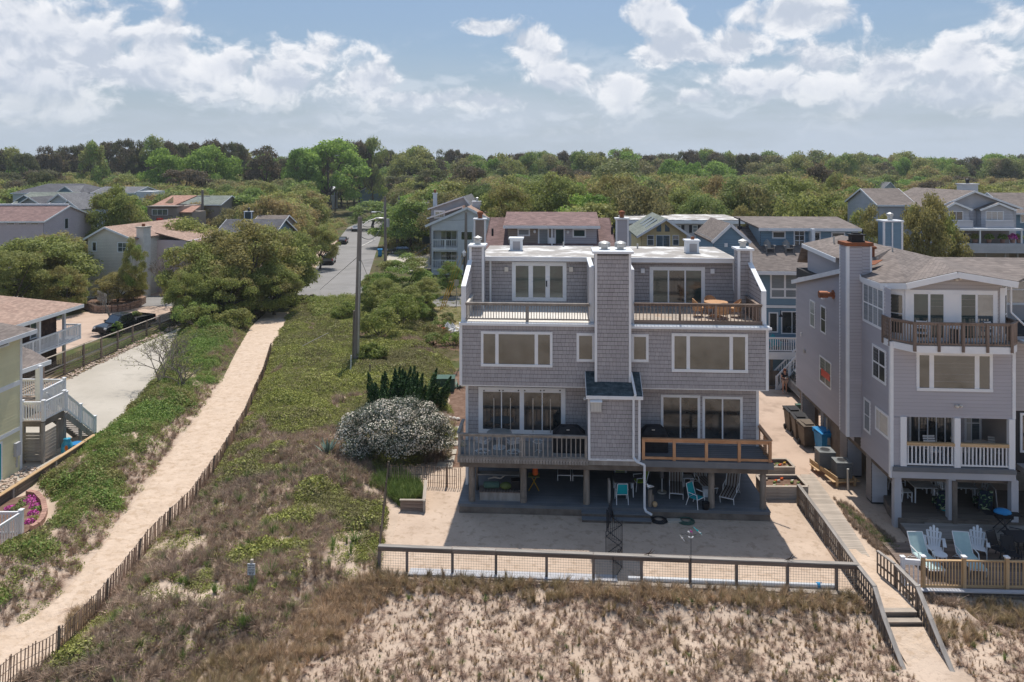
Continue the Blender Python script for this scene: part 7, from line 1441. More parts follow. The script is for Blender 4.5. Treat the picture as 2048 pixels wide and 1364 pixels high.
O('green_pedestal', MB().box(-.16, .16, -.14, .14, 0, 1.0).box(-.18, .18, -.16, .16, 1.0, 1.04).box(-.25, .25, -.2, .2, 0, .04), 'green_box', loc=(*G(1597, 841), 0), label='narrow dark green utility pedestal beside the rear pile of the beach house', category='utility box')
O('tub', MB().lathe([(.24, 0), (.32, .36), (.34, .36), (.34, .4)], 14), 'plastic_blue', loc=(*G(152, 900), .0), label='round blue tub under the yellow house stair', category='tub')
bg_ = thing('blue_bag', 'bright blue bag with an orange print by the shower enclosure', 'bag', (*G(134, 908), 0)); O('sack', MB().lathe([(.24, 0), (.3, .2), (.28, .55), (.16, .78), (.2, .86)], 12), 'bag_blue', bg_, smooth=True); O('orange_print', MB().ell((.12, -.27, .42), (.1, .03, .16), 8, 5), 'bag_orange', bg_)
bin_('dark blue bin standing at the street edge by the lamp pole', (*G(760, 513), .01), R(10), 'plastic_blue', 'plastic_blue', None)
O('timber_edging', MB().beam((0, 0, .12), (3.6, -.25, .12), .2, .24).beam((-1.2, 1.2, .12), (-1.3, 4.5, .12), .2, .24), 'wood_dark', loc=(*Bf.w(-.2, -2.8)[:2], 0), label='low dark timber edging before the blue house stair', category='edging')
# garden things left of the duplex
ed = MB(); pts = [G(a, b) for a, b in ((885, 815), (890, 832), (900, 838), (924, 842))]
wc = thing('white_stone_edging', 'wavy line of white stones edging the mulch bed', 'edging', (*pts[0], 0))
for i in range(len(pts)-1):
 a = Vector((*pts[i], 0)); b = Vector((*pts[i+1], 0)); n = max(2, int((b-a).length/.28))
 for k in range(n): c = a.lerp(b, k/n)-wc.location; O('stone', MB().ell((c.x, c.y, .08), (.16, .14, .12), 7, 5), 'stone_pale', wc)
# ---------------------------------------------------------------- vegetation
rg = np.random.default_rng(5)
def quads(c, n, a, b):                                    # leaf quads: centres, normals, half sizes
 t = rg.normal(size=c.shape); t -= n*(t*n).sum(1, keepdims=True); t /= np.linalg.norm(t, axis=1, keepdims=True)+1e-9; s = np.cross(n, t)
 a = np.asarray(a).reshape(-1, 1); b = np.asarray(b).reshape(-1, 1)
 v = np.stack([c-t*a, c+s*b*.9, c+t*a, c-s*b*.9], 1).reshape(-1, 3); return v, np.arange(len(v)).reshape(-1, 4)
def crown(name, m, rx, ry, rz, zc, lobes=26, n=5200, leaf=.22, lr=.36, flat=.8, top=.0, mats=None, low=-.35, shape='dome'):
 C_ = []; k = 0
 while len(C_) < lobes:
  d = rg.normal(size=3); d /= np.linalg.norm(d)
  if d[2] < low: continue
  f = rg.uniform(.62, .92); C_.append((d[0]*rx*f, d[1]*ry*f, zc+d[2]*rz*f))
 C_ = np.array(C_); R_l = rg.uniform(.7, 1.25, lobes)*lr*min(rx, ry); w = R_l**2; idx = rg.choice(lobes, n, p=w/w.sum())
 d = rg.normal(size=(n, 3)); d /= np.linalg.norm(d, axis=1, keepdims=True); d[:, 2] = np.where(d[:, 2] < -.25, -d[:, 2], d[:, 2])
 r = R_l[idx][:, None]*(1+rg.normal(size=(n, 1))*.19-.06); c = C_[idx]+d*r*np.array([1, 1, flat])
 nn = d+rg.normal(size=(n, 3))*.55; nn /= np.linalg.norm(nn, axis=1, keepdims=True); s = leaf*rg.uniform(.6, 1.35, n)
 v, f = quads(c, nn, s, s*.62); me = npmesh(name, v, f); me.materials.append(MAT[m]); return me, C_
def limbs(C_, zc, h0, r0, m, n=7, lean=.3, name='trunk'):
 mb = MB(); top = Vector((rnd.uniform(-lean, lean), rnd.uniform(-lean, lean), h0)); mb.path([(0, 0, -.2), top*.5+Vector((.1, 0, 0)), top], [r0*1.25, r0, r0*.8], 8)
 for i in range(n): c = Vector(C_[i % len(C_)]); mid = top.lerp(c, .5)+Vector((0, 0, .2)); mb.path([top*.85, mid, c], [r0*.55, r0*.32, r0*.1], 6)
 return mb.mesh(name, m, True)
TV = {}
def variant(key, m, rx, ry, rz, zc, h0, r0, k=3, bark='bark', **kw):
 TV[key] = []
 for i in range(k):
  me, C_ = crown('crown', m, rx, ry, rz, zc, **kw); TV[key].append((me, limbs(C_, zc, h0, r0, bark), zc+rz))
# heights near 10 m; every tree scales its variant
variant('oak', 'leaf_oak', 5.6, 5.4, 4.6, 5.3, 3.4, .28, 3, lobes=44, n=11000, leaf=.20, lr=.29, low=-.7)
variant('rust', 'leaf_rust', 5.6, 5.4, 4.6, 5.3, 3.4, .28, 3, lobes=44, n=11000, leaf=.20, lr=.29, low=-.7)
variant('mid', 'leaf_mid', 4.6, 4.6, 4.8, 5.2, 3.2, .24, 2, lobes=36, n=9000, leaf=.21, lr=.30, low=-.7)
variant('bright', 'leaf_bright', 4.8, 4.8, 5.0, 5.0, 3.0, .26, 3, lobes=50, n=12000, leaf=.19, lr=.25, low=-.7)
variant('pale', 'leaf_pale', 5.0, 4.8, 4.0, 6.0, 3.2, .24, 2, lobes=36, n=7000, leaf=.19, lr=.27)
variant('pine', 'leaf_pine', 3.8, 3.6, 3.3, 6.9, 5.6, .20, 3, lobes=26, n=7000, leaf=.17, lr=.33, low=-.55, flat=.65)
variant('pinec', 'leaf_pine', 3.0, 3.0, 4.6, 5.4, 5.6, .20, 2, lobes=32, n=7000, leaf=.17, lr=.36, low=-.7, flat=.7)
variant('near', 'leaf_near', 5.2, 5.0, 4.3, 4.7, 2.6, .26, 3, lobes=80, n=30000, leaf=.13, lr=.21, low=-.85)
variant('nearg', 'leaf_mid', 4.0, 3.8, 4.2, 5.0, 2.2, .2, 2, lobes=64, n=24000, leaf=.11, lr=.23, low=-.85)
variant('olive', 'leaf_olive', 4.2, 4.0, 4.3, 5.0, 2.2, .2, 2, lobes=46, n=22000, leaf=.11, lr=.24, low=-.85)
KN = {'oak': 'live_oak', 'rust': 'live_oak', 'mid': 'leafy_tree', 'bright': 'leafy_tree', 'pale': 'leafy_tree', 'pine': 'pine_tree', 'pinec': 'pine_tree', 'near': 'live_oak', 'nearg': 'leafy_tree', 'olive': 'leafy_tree'}
def tree(key, x, y, h, wid=None, label='', group=None, i=None, z=0, cat='tree'):
 me, tr, H_ = TV[key][(rnd.randrange(99) if i is None else i) % len(TV[key])]
 s = h/H_; ws = s if wid is None else wid/(5.2 if key in ('oak', 'rust', 'near', 'pale', 'bright') else 4.0 if key != 'pinec' else 2.8)
 t_ = thing(KN[key], label, cat, (x, y, z), rnd.uniform(0, 6.28), group); t_.scale = (ws, ws, s); O('trunk', tr, None, t_); O('crown', me, None, t_); return t_
prot = [(0, 405, 182, 470, 104), (176, 448, 362, 505, 92), (285, 386, 392, 430, 132), (24, 366, 190, 404, 168), (98, 386, 195, 440, 134), (348, 389, 442, 408, 150), (430, 420, 560, 470, 116),
  (652, 458, 770, 600, 210), (700, 440, 770, 470, 210), (850, 390, 1005, 560, 128), (1425, 434, 1760, 505, 66), (1830, 372, 2060, 512, 88), (716, 373, 770, 383, 288), (1764, 364, 1792, 376, 258), (655, 374, 670, 379, 290), (190, 374, 300, 384, 168), (2005, 386, 2060, 420, 96),
  (940, 425, 1260, 500, 66), (1266, 424, 1480, 500, 98)]
placed = []
def ok(x, y, r, h, hard=.55):
 px = CX+x/y*F; pr = r/y*F*.82; yt = HY+(CZ-h)*F/y; yb = HY+(CZ-h*.15)*F/y
 for (a, b, c, d, D) in prot:
  if y < D+6 and px+pr > a and px-pr < c and yb > b and yt < d: return False
 if 88-r*.6 < y < 97+r*.6: return False
 for (u, v, q) in placed:
  if (u-x)**2+(v-y)**2 < ((r+q)*hard)**2: return False
 return True
def mark(px):
 for a, nm in ((100, 'the maroon-roofed white house'), (200, 'the sage-roofed gables'), (300, 'the cream house'), (440, 'the green-roofed house'), (580, 'the dark-roofed house'), (700, 'the top of the sand path'), (800, 'the far end of the street'), (950, 'the white condo'), (1220, 'the maroon dormer'),
                  (1400, 'the yellow gable'), (1560, 'the blue gable wing'), (1760, 'the blue dormer'), (1860, 'the blue chimney'), (2100, 'the grey condo')):
  if px < a: return nm
 return 'the grey condo'
# prominent trees one by one: kind, px, y of the top, distance, half width px, label
for (k, px, yt, D, hw, lb) in (
 ('near', 500, 447, 84, 112, 'big spreading olive oak at the top of the sand path, middle of its cluster'), ('near', 572, 458, 92, 72, 'broad oak overhanging the left edge of the street'), ('near', 405, 480, 82, 85, 'oak with low limbs left of the path-top cluster, behind the shrubs'),
 ('near', 375, 545, 76, 50, 'low oak limb mass beside the end of the driveway fence'), ('near', 455, 530, 78, 62, 'low front oak of the path-top cluster, left of the trunks'), ('near', 548, 525, 81, 56, 'low front oak of the path-top cluster, right of the trunks'), ('near', 110, 470, 92, 80, 'oak behind the wide pale-tipped one, under the white gable end'),
 ('near', 640, 452, 118, 40, 'darker oak behind the overhanging one, touching the street'), ('near', 560, 470, 104, 70, 'oak behind the path-top cluster under the dark roofed house'), ('near', 70, 472, 86, 120, 'wide pale-tipped oak in front of the maroon-roofed white house'),
 ('olive', 20, 500, 79, 70, 'white-flecked oak at the left edge above the brown house roof'), ('near', 130, 530, 82, 46, 'low oak behind the brown house roof corner'),
 ('nearg', 268, 480, 86, 27, 'narrow dark green tree in front of the pale brick chimney'), ('near', 238, 545, 86, 48, 'feathery tree with a bare trunk by the stone planter wall'), ('near', 228, 376, 119, 64, 'round rusty live oak between the white gable house and the brown cabin'),
 ('nearg', 400, 500, 95, 45, 'dark green tree beside the cream house, right of the bare tree'), ('nearg', 810, 512, 88, 62, 'tall grey-green tree right of the near utility pole'), ('olive', 765, 558, 80, 42, 'bright olive tree hugging the near utility pole'), ('nearg', 822, 590, 76, 38, 'leafy shrub tree in front of the grey-green one'),
 ('nearg', 745, 548, 85, 34, 'leafy tree right behind the near utility pole'), ('olive', 800, 572, 76, 46, 'olive shrub tree in front of the tall grey-green one'), ('nearg', 850, 556, 84, 34, 'leafy tree at the garden lawn edge'), ('nearg', 900, 524, 93, 30, 'dense round tree between the white condo and the duplex'), ('mid', 795, 420, 150, 45, 'fresh green tree behind the transformer pole'), ('mid', 745, 405, 195, 45, 'tree arching over the end of the street'), ('bright', 860, 345, 230, 50, 'dark green tree mass above the white condo'),
 ('near', 1855, 398, 79, 72, 'large grey-green oak between the blue chimney and the grey condo'), ('near', 1745, 420, 84, 58, 'oak touching the blue chimney from behind'), ('near', 1650, 385, 118, 78, 'broad grey-olive oak above the blue dormer, right part'),
 ('near', 1560, 348, 128, 88, 'bright-topped large oak above the blue house, tallest there'), ('near', 1480, 410, 108, 42, 'low oak left of the blue gable wing'), ('near', 1240, 348, 122, 80, 'rust-brown dome oak above the maroon roof right end'),
 ('near', 1110, 352, 128, 85, 'large olive oak centred above the maroon dormer'), ('near', 1010, 372, 118, 70, 'yellow-green oak just right of the white condo roof'), ('near', 1370, 378, 124, 80, 'rusty oak over the yellow gable'), ('near', 1410, 395, 132, 65, 'oak rising behind the flat white roof'),
 ('bright', 660, 279, 255, 78, 'tallest bright green crown on the skyline left of centre'), ('bright', 605, 300, 250, 42, 'lower bright green shoulder left of the tallest bright crown'), ('bright', 420, 283, 250, 62, 'bright green crown on the skyline between brown pines'), ('bright', 330, 300, 240, 50, 'soft green crown below the left pines'),
 ('pinec', 530, 290, 250, 30, 'isolated conical dark pine on the skyline'), ('pale', 1235, 322, 215, 75, 'pale blossoming domed tree above the yellow gable'), ('bright', 985, 317, 300, 30, 'round light tree on the skyline above the maroon roof left end'),
 ('bright', 1350, 312, 290, 36, 'light yellow-green tree beyond the flat white roof'), ('bright', 1385, 325, 270, 30, 'small lime tree right of the light yellow-green one'), ('bright', 1245, 300, 330, 50, 'green crown on the skyline above the pale blossoming tree'), ('nearg', 1945, 372, 130, 50, 'green tree hiding behind the grey condo roof')):
 x = XD(px, D); h = ZD(yt, D); r = hw/F*D; key = k
 if k == 'near' and 'rust' in lb: pass
 tree(key, x, D, h, r, lb); placed.append((x, D, r))
# skyline trees follow the measured tree line
SKY = [(-40, 302), (0, 302), (60, 303), (100, 292), (130, 295), (150, 296), (170, 290), (230, 281), (300, 283), (340, 281), (380, 284), (430, 283), (480, 290), (500, 302), (560, 318), (590, 314), (640, 290), (700, 281), (740, 282), (770, 298), (800, 310), (820, 295), (850, 312), (870, 306), (910, 299), (940, 312), (1000, 316),
       (1030, 306), (1080, 308), (1130, 303), (1180, 306), (1230, 303), (1300, 308), (1340, 306), (1430, 303), (1500, 308), (1560, 315), (1620, 318), (1680, 311), (1740, 313), (1790, 321), (1900, 319), (1980, 317), (2060, 318), (2140, 320)]
sk = lambda px: float(np.interp(px, [a for a, _ in SKY], [b for _, b in SKY]))
px = -50.
while px < 2110:
 D = rnd.uniform(262, 300) if px < 760 else rnd.uniform(300, 360); y = sk(px)-2+rnd.uniform(-2, 4); h = ZD(y, D); x = XD(px, D)
 kind = rnd.choice(['pine', 'pine', 'pinec', 'pinec', 'mid'] if px < 1600 else ['mid', 'mid', 'pine', 'bright', 'pinec'])
 if 355 < px < 480 or 590 < px < 735: kind = 'pine'; y += 4
 wpx = {'pine': 22, 'pinec': 17, 'mid': 26, 'bright': 26}[kind]*rnd.uniform(.85, 1.25)
 nm = {'pine': 'flat-topped dark pine on the skyline', 'pinec': 'tall dark pine on the skyline', 'mid': 'green hardwood on the skyline', 'bright': 'fresh green hardwood on the skyline'}[kind]
 tree(kind, x, D, h, wpx/F*D, nm+' above '+mark(px), 'skyline trees above '+mark(px)); placed.append((x, D, 3)); px += wpx*rnd.uniform(.9, 1.25)
# the canopy between the houses and the skyline
D = 106.; cnt = 0
while D < 330:
 px = -60+rnd.uniform(0, 30)
 while px < 2110:
  base = 9.6 if px < 860 else 12.4
  if px > 1780: base = 10.5
  h = (base+(D-110)*(.016 if px < 860 else .003))*rnd.uniform(.82, 1.12); y_ = D+rnd.uniform(-4, 4); r = rnd.uniform(4.2, 6.3)*(1 if D < 220 else 1.25)
  if D > 200 and px > 860: h = min(h, 13.2)
  x = XD(px, y_)
  if ok(x, y_, r, h):
   kind = rnd.choices(['oak', 'rust', 'mid', 'pale', 'bright', 'pine'], [34, 30, 15, 4, 9 if D > 170 else 3, 7 if D > 180 else 0])[0]
   nm = {'oak': 'olive-green live oak', 'rust': 'rusty-brown live oak', 'mid': 'darker green hardwood', 'pale': 'pale blossoming hardwood', 'bright': 'fresh green hardwood', 'pine': 'brown pine'}[kind]
   where = 'near canopy' if D < 165 else 'mid canopy' if D < 235 else 'rear canopy'
   tree(kind, x, y_, h if kind != 'pine' else h*1.25, r, f'{nm}, {where} beyond {mark(px)}', f'{nm}s, {where}, beyond {mark(px)}'); placed.append((x, y_, r)); cnt += 1
  px += r*1.55/D*F*rnd.uniform(.85, 1.1)
 D += 11 if D < 200 else 16
print('trees', cnt, len(placed))
# ---------------------------------------------------------------- scatters (geometry-node instances of small clumps)
def coll(name, meshes):
 c = bpy.data.collections.new(name)
 for i, me in enumerate(meshes): c.objects.link(bpy.data.objects.new(name+'_clump', me))
 return c
def scatter(name, P, sc, c, label, tilt=.12, kind='stuff', zs=(.8, 1.25)):
 P = np.asarray(P, np.float32); n = len(P); me = bpy.data.meshes.new(name); me.vertices.add(n); me.vertices.foreach_set('co', P.ravel())
 a = me.attributes.new('rot', 'FLOAT_VECTOR', 'POINT'); r_ = np.stack([rg.normal(0, tilt, n), rg.normal(0, tilt, n), rg.uniform(0, 6.28, n)], 1).astype(np.float32); a.data.foreach_set('vector', r_.ravel())
 a = me.attributes.new('scl', 'FLOAT_VECTOR', 'POINT'); s = np.asarray(sc, np.float32).reshape(-1, 1)*np.ones((n, 1), np.float32); s = np.concatenate([s, s, s*rg.uniform(*zs, (n, 1))], 1).astype(np.float32); a.data.foreach_set('vector', s.ravel())
 o = bpy.data.objects.new(name, me); C.objects.link(o); o['kind'] = kind; o['label'] = label
 g = bpy.data.node_groups.new(name, 'GeometryNodeTree'); g.interface.new_socket('Geometry', in_out='INPUT', socket_type='NodeSocketGeometry'); g.interface.new_socket('Geometry', in_out='OUTPUT', socket_type='NodeSocketGeometry')
 gi_ = g.nodes.new('NodeGroupInput'); go = g.nodes.new('NodeGroupOutput'); ip = g.nodes.new('GeometryNodeInstanceOnPoints'); ci = g.nodes.new('GeometryNodeCollectionInfo')
 ci.inputs['Collection'].default_value = c; ci.inputs['Separate Children'].default_value = True; ci.inputs['Reset Children'].default_value = True; ip.inputs['Pick Instance'].default_value = True
 def at_(nm): q = g.nodes.new('GeometryNodeInputNamedAttribute'); q.data_type = 'FLOAT_VECTOR'; q.inputs['Name'].default_value = nm; return q.outputs[0]
 l = g.links.new; l(gi_.outputs[0], ip.inputs['Points']); l(ci.outputs[0], ip.inputs['Instance']); l(at_('rot'), ip.inputs['Rotation']); l(at_('scl'), ip.inputs['Scale']); l(ip.outputs[0], go.inputs[0])
 md = o.modifiers.new('scatter', 'NODES'); md.node_group = g; return o
def leafy(m, n, r, h, s, k=4):
 out = []
 for i in range(k):
  d = rg.normal(size=(n, 3)); d /= np.linalg.norm(d, axis=1, keepdims=True); d[:, 2] = np.abs(d[:, 2]); rr = rg.uniform(.45, 1, (n, 1))**.5; c = d*rr*np.array([r, r, h]); nn = d+rg.normal(size=(n, 3))*.7; nn[:, 2] += .4; nn /= np.linalg.norm(nn, axis=1, keepdims=True)
  ss = s*rg.uniform(.6, 1.4, n); v, f = quads(c, nn, ss, ss*.6); me = npmesh('clump', v, f); me.materials.append(MAT[m]); out.append(me)
 return out
def tuft(m, n, h, sp, w, k=4, droop=.5):
 out = []
 for i in range(k):
  az_ = rg.uniform(0, 6.28, n); L = h*rg.uniform(.45, 1.1, n); out_ = rg.uniform(.1, 1, n)*sp; b = np.stack([np.cos(az_)*.05*rg.uniform(0, 1, n), np.sin(az_)*.05*rg.uniform(0, 1, n), np.zeros(n)], 1)
  d = np.stack([np.cos(az_), np.sin(az_), np.zeros(n)], 1); sd_ = np.stack([-np.sin(az_), np.cos(az_), np.zeros(n)], 1)*w
  m1 = b+d*(out_*.4)[:, None]+np.array([0, 0, 1])*(L*.6)[:, None]; tp = b+d*(out_*(1+droop*rg.uniform(0, 1, n)))[:, None]+np.array([0, 0, 1])*(L*rg.uniform(.75, 1, n))[:, None]
  v = np.stack([b-sd_, b+sd_, m1+sd_*.8, m1-sd_*.8, tp-sd_*.15, tp+sd_*.15], 1).reshape(-1, 3); ii = np.arange(n)[:, None]*6; f = np.concatenate([ii+np.array([[0, 1, 2, 3]]), ii+np.array([[3, 2, 5, 4]])])
  me = npmesh('clump', v, f); me.materials.append(MAT[m]); out.append(me)
 return out
c_green = coll('green_leaf', leafy('leaf_ground', 90, .38, .34, .045)); c_vine = coll('vine_leaf', leafy('leaf_vine', 95, .38, .32, .045)); c_olive = coll('olive_leaf', leafy('leaf_olive', 90, .5, .55, .06))
c_dry = coll('dry_grass', tuft('grass_dry', 60, .42, .26, .006)); c_tan = coll('tan_grass', tuft('grass_tan', 60, .46, .22, .006)); c_twig = coll('twig', tuft('twig_grey', 38, .30, .40, .006, droop=.9)); c_clump = coll('clump_grass', tuft('grass_tan', 40, .52, .17, .010, k=3)+tuft('grass_dry', 46, .38, .34, .010, k=2, droop=1.0)+tuft('twig_grey', 60, .20, .34, .011, k=3, droop=1.1)); c_gg = coll('green_grass', tuft('grass_green', 60, .5, .26, .010))
def rpts(poly, n):
 P = np.array(poly); x0, y0 = P.min(0); x1, y1 = P.max(0); X = rg.uniform(x0, x1, n); Y = rg.uniform(y0, y1, n); s = sdist(poly, X, Y); k = s < -.02; return X[k], Y[k], -s[k]
def put(X, Y, dz=-.02): return np.stack([X, Y, T(X, Y)+dz], 1)
# right field: green far, brown near, in drifts
X, Y, e = rpts(VEGR, 62000); near = np.clip((52-Y)/18, 0, 1); nz = vnoise(X, Y, 3.2, 11)*.6+vnoise(X, Y, 1.1, 12)*.4; g = nz-near*.50+.20
sel = (Y > 21) & (rg.uniform(0, 1, len(X)) < np.clip(1.25-(Y-40)/90, .5, 1))
a = sel & (g > .47); scatter('green_ground_cover', put(X[a], Y[a]), rg.uniform(.7, 1.1, a.sum())*(.45+1.1*vnoise(X[a], Y[a], 1.5, 51)), c_green, 'yellow-green leafy ground cover over the dune right of the path')
b = sel & (g <= .47); q = rg.uniform(0, 1, len(X)); bare = vnoise(X, Y, 2.0, 15) > .80
b1 = b & ((q < .42) | ((q > .58) & (q < .72) & (Y < 34))) & ~bare; scatter('dry_dune_grass', put(X[b1], Y[b1]), rg.uniform(.6, 1.1, b1.sum()), c_dry, 'dry brown grass over the dune between path and yard', tilt=.3)
b2 = b & (q > .42) & (q < .58) & ~bare; scatter('dead_twigs', put(X[b2], Y[b2]), rg.uniform(.7, 1.25, b2.sum()), c_twig, 'tangled grey-brown twigs in the dune field', tilt=.3)
b3 = b & (q > .72) & (q < .92); scatter('sparse_green_cover', put(X[b3], Y[b3]), rg.uniform(.35, .8, b3.sum()), c_green, 'scattered low green plants among the dry grass')
b4 = b & (q > .95) & (Y < 40); scatter('green_grass_tufts', put(X[b4], Y[b4]), rg.uniform(.5, 1.0, b4.sum()), c_gg, 'green grass blades among the dry dune grass')
# left strip: vines with a dry fringe along the path
X, Y, e = rpts(VEGL, 34000); k = sdist(BED, X, Y) > .15; X = X[k]; Y = Y[k]; nz = vnoise(X, Y, 2.6, 21)*.6+vnoise(X, Y, .9, 22)*.4; pe_ = sdist(PATH, X, Y); g = nz+np.clip((pe_-1.1)/2.4, -.4, .12)
a = g > .46; scatter('vine_ground_cover', put(X[a], Y[a]), rg.uniform(.7, 1.1, a.sum())*(.4+1.2*vnoise(X[a], Y[a], 1.3, 52)), c_vine, 'bright green vines covering the dune left of the path')
q = rg.uniform(0, 1, len(X)); b = (g <= .46) & (q < .5) & (vnoise(X, Y, 1.4, 25) < .72); scatter('path_edge_twigs', put(X[b], Y[b]), rg.uniform(.5, 1.0, b.sum()), c_twig, 'dry brown twigs along the left edge of the path', tilt=.3)
b = (g <= .50) & (q > .6) & (q < .85); scatter('path_edge_grass', put(X[b], Y[b]), rg.uniform(.5, .95, b.sum()), c_dry, 'tan grass mixed into the vines', tilt=.25)
b = (g <= .6) & (q > .88); scatter('path_edge_green', put(X[b], Y[b]), rg.uniform(.4, .8, b.sum()), c_olive, 'olive sprigs mixed into the vines')
# foreground beach grass: small tufts on bare sand, a dense belt under the bulkhead and on the left mound
FG = [(-13, 21), (24, 21), (24, 28.0), (13.2, 27.9), (-5, 29.4), (-8, 30.5), (-16, 27)]
X, Y, e = rpts(FG, 26000); fl = frontline(X)-Y; belt = np.exp(-((fl-.55)/.6)**2)*(fl > .1); left = np.clip((-5.2-X+(Y-26)*.5)/2.0, 0, 1); clear = (X > 12.9) & (X < 14.6); vegr = sdist(VEGR, X, Y) < 0
dn = .11+.20*vnoise(X, Y, 1.3, 31)+belt*.42*(.4+vnoise(X, Y, .8, 33))+left*.45; q = rg.uniform(0, 1, len(X)); k = (q < dn) & ~clear & ~vegr & (fl > .05)
small = k & (belt+left < .35); big = k & ~small
scatter('beach_grass', put(X[small], Y[small]), rg.uniform(.35, .75, small.sum())*(.6+1.0*vnoise(X[small], Y[small], .9, 35)**2)+.08, c_clump, 'small dry beach grass tufts dotted over the foreground sand', tilt=.25, zs=(.7, 1.2))
scatter('beach_grass_belt', put(X[big], Y[big]), rg.uniform(.55, 1.15, big.sum()), c_tan, 'denser tan beach grass below the bulkhead and on the left mound', tilt=.3)
k2 = (q > .90) & (q < .90+.032+.05*belt+.04*left) & ~clear & ~vegr; scatter('dark_tufts', put(X[k2], Y[k2]), rg.uniform(.6, 1.1, k2.sum()), c_twig, 'dark twiggy tufts on the foreground sand', tilt=.2)
k3_ = (q > .985) & ~clear & ~vegr; scatter('green_tufts', put(X[k3_], Y[k3_]), rg.uniform(.2, .7, k3_.sum())*.8, c_gg, 'few green tufts on the foreground sand')
X, Y, e = rpts([(-13, 21), (24, 21), (24, 28), (-5, 29.2), (-14, 27)], 24000); k = (rg.uniform(0, 1, len(X)) < .55) & ~((X > 12.9) & (X < 14.6)); scatter('grass_stubble', put(X[k], Y[k]), rg.uniform(.10, .26, k.sum()), c_dry, 'short grass stubble on the sand', tilt=.4, zs=(1.2, 2.4))
X = rg.uniform(-22, 30, 15000); Y = rg.uniform(2, 21, 15000); k = rg.uniform(0, 1, 15000) < .12+.75*np.exp(-((Y-13.5-2*vnoise(X, Y, 6, 41))/2.2)**2); scatter('seaward_grass', put(X[k], Y[k]), rg.uniform(.6, 1.3, k.sum()), c_tan, 'grass of the dune ridge below and behind the viewpoint', tilt=.25)
# verge grass: walkway side, patio corner, garden
for nm, poly, n, c, s, lb in (('walkway_grass', GP([(1665, 995), (1700, 1010), (1790, 1080), (1800, 1110), (1760, 1110), (1700, 1050)]), 900, c_dry, (.2, .5), 'thin grass between boardwalk and patio'), ('walkway_green', GP([(1672, 1005), (1700, 1020), (1800, 1100), (1790, 1115), (1740, 1070)]), 380, c_gg, (.15, .4), 'green weeds between boardwalk and patio'),
  ('garden_weeds', GP([(850, 600), (930, 600), (930, 720), (870, 742), (855, 700)]), 350, c_green, (.3, .7), 'low weeds in the garden left of the duplex'), ('bed_plants', [(-4.3, 36.2), (-5.2, 35.2), (-7.0, 38.0), (-6, 39.5), (-4.4, 37.2)][::-1], 600, c_gg, (.6, 1.1), 'tall blue-green grass growing in the raised bed corner'),
  ('patio_edge_grass', GP([(1835, 1205), (1900, 1215), (2048, 1240), (2048, 1215), (1860, 1195)]), 300, c_dry, (.3, .6), 'dry grass under the patio wall'), ('fence_weeds', GP([(110, 752), (230, 702), (330, 660), (340, 652), (230, 690), (110, 740)]), 500, c_vine, (.3, .7), 'weeds along the driveway fence'),
  ('hedge_base', GP([(600, 600), (730, 598), (860, 606), (858, 640), (700, 640), (640, 650)]), 900, c_olive, (.8, 1.5), 'shrubby growth along the street end of the dune')):
 X, Y, e = rpts(poly, n*3); X = X[:n]; Y = Y[:n]; scatter(nm, put(X, Y), rg.uniform(*s, len(X)), c, lb)
# understorey fills the floor between trees; the far woods run on behind the last trees
X = rg.uniform(-150, 150, 5200); Y = rg.uniform(97, 215, 5200); pxx = CX+X/Y*F; street = (np.abs(X-(-23-(Y-93)*.148)) < 7.5); k = ~street & (pxx > -80) & (pxx < 2120) & ~((pxx > 765) & (pxx < 1010) & (Y < 135))
for (a, b, c, d, D_) in prot[:7]: k &= ~((pxx > a-5) & (pxx < c+5) & (Y > D_-34) & (Y < D_+12))
c_us = coll('understorey', leafy('leaf_mid', 420, 2.4, 1.7, .18, 3)+leafy('leaf_oak', 420, 2.4, 1.9, .18, 3)); scatter('woodland_understorey', put(X[k], Y[k], -.1), rg.uniform(.5, 1.1, k.sum()), c_us, 'shrubby understorey between the trees')
c_far = coll('far_crown', [TV[q_][0][0] for q_ in ('oak', 'mid', 'pine', 'rust', 'pinec', 'bright')]); n = 3600; Yf = rg.uniform(300, 1500, n)**1.0; Xf = rg.uniform(-.85, .85, n)*Yf; hs_ = rg.uniform(1.45, 1.95, n); scatter('far_woods', np.stack([Xf, Yf, rg.uniform(-.5, .5, n)], 1), hs_, c_far, 'far unbroken woods running to the horizon', tilt=0)
n = 2600; Yf = rg.uniform(1500, 3600, n); Xf = rg.uniform(-.85, .85, n)*Yf; scatter('horizon_woods', np.stack([Xf, Yf, rg.uniform(-1, 0, n)], 1), rg.uniform(1.6, 2.1, n)*1.25, c_far, 'thin line of woods on the horizon', tilt=0, zs=(.8, .95))
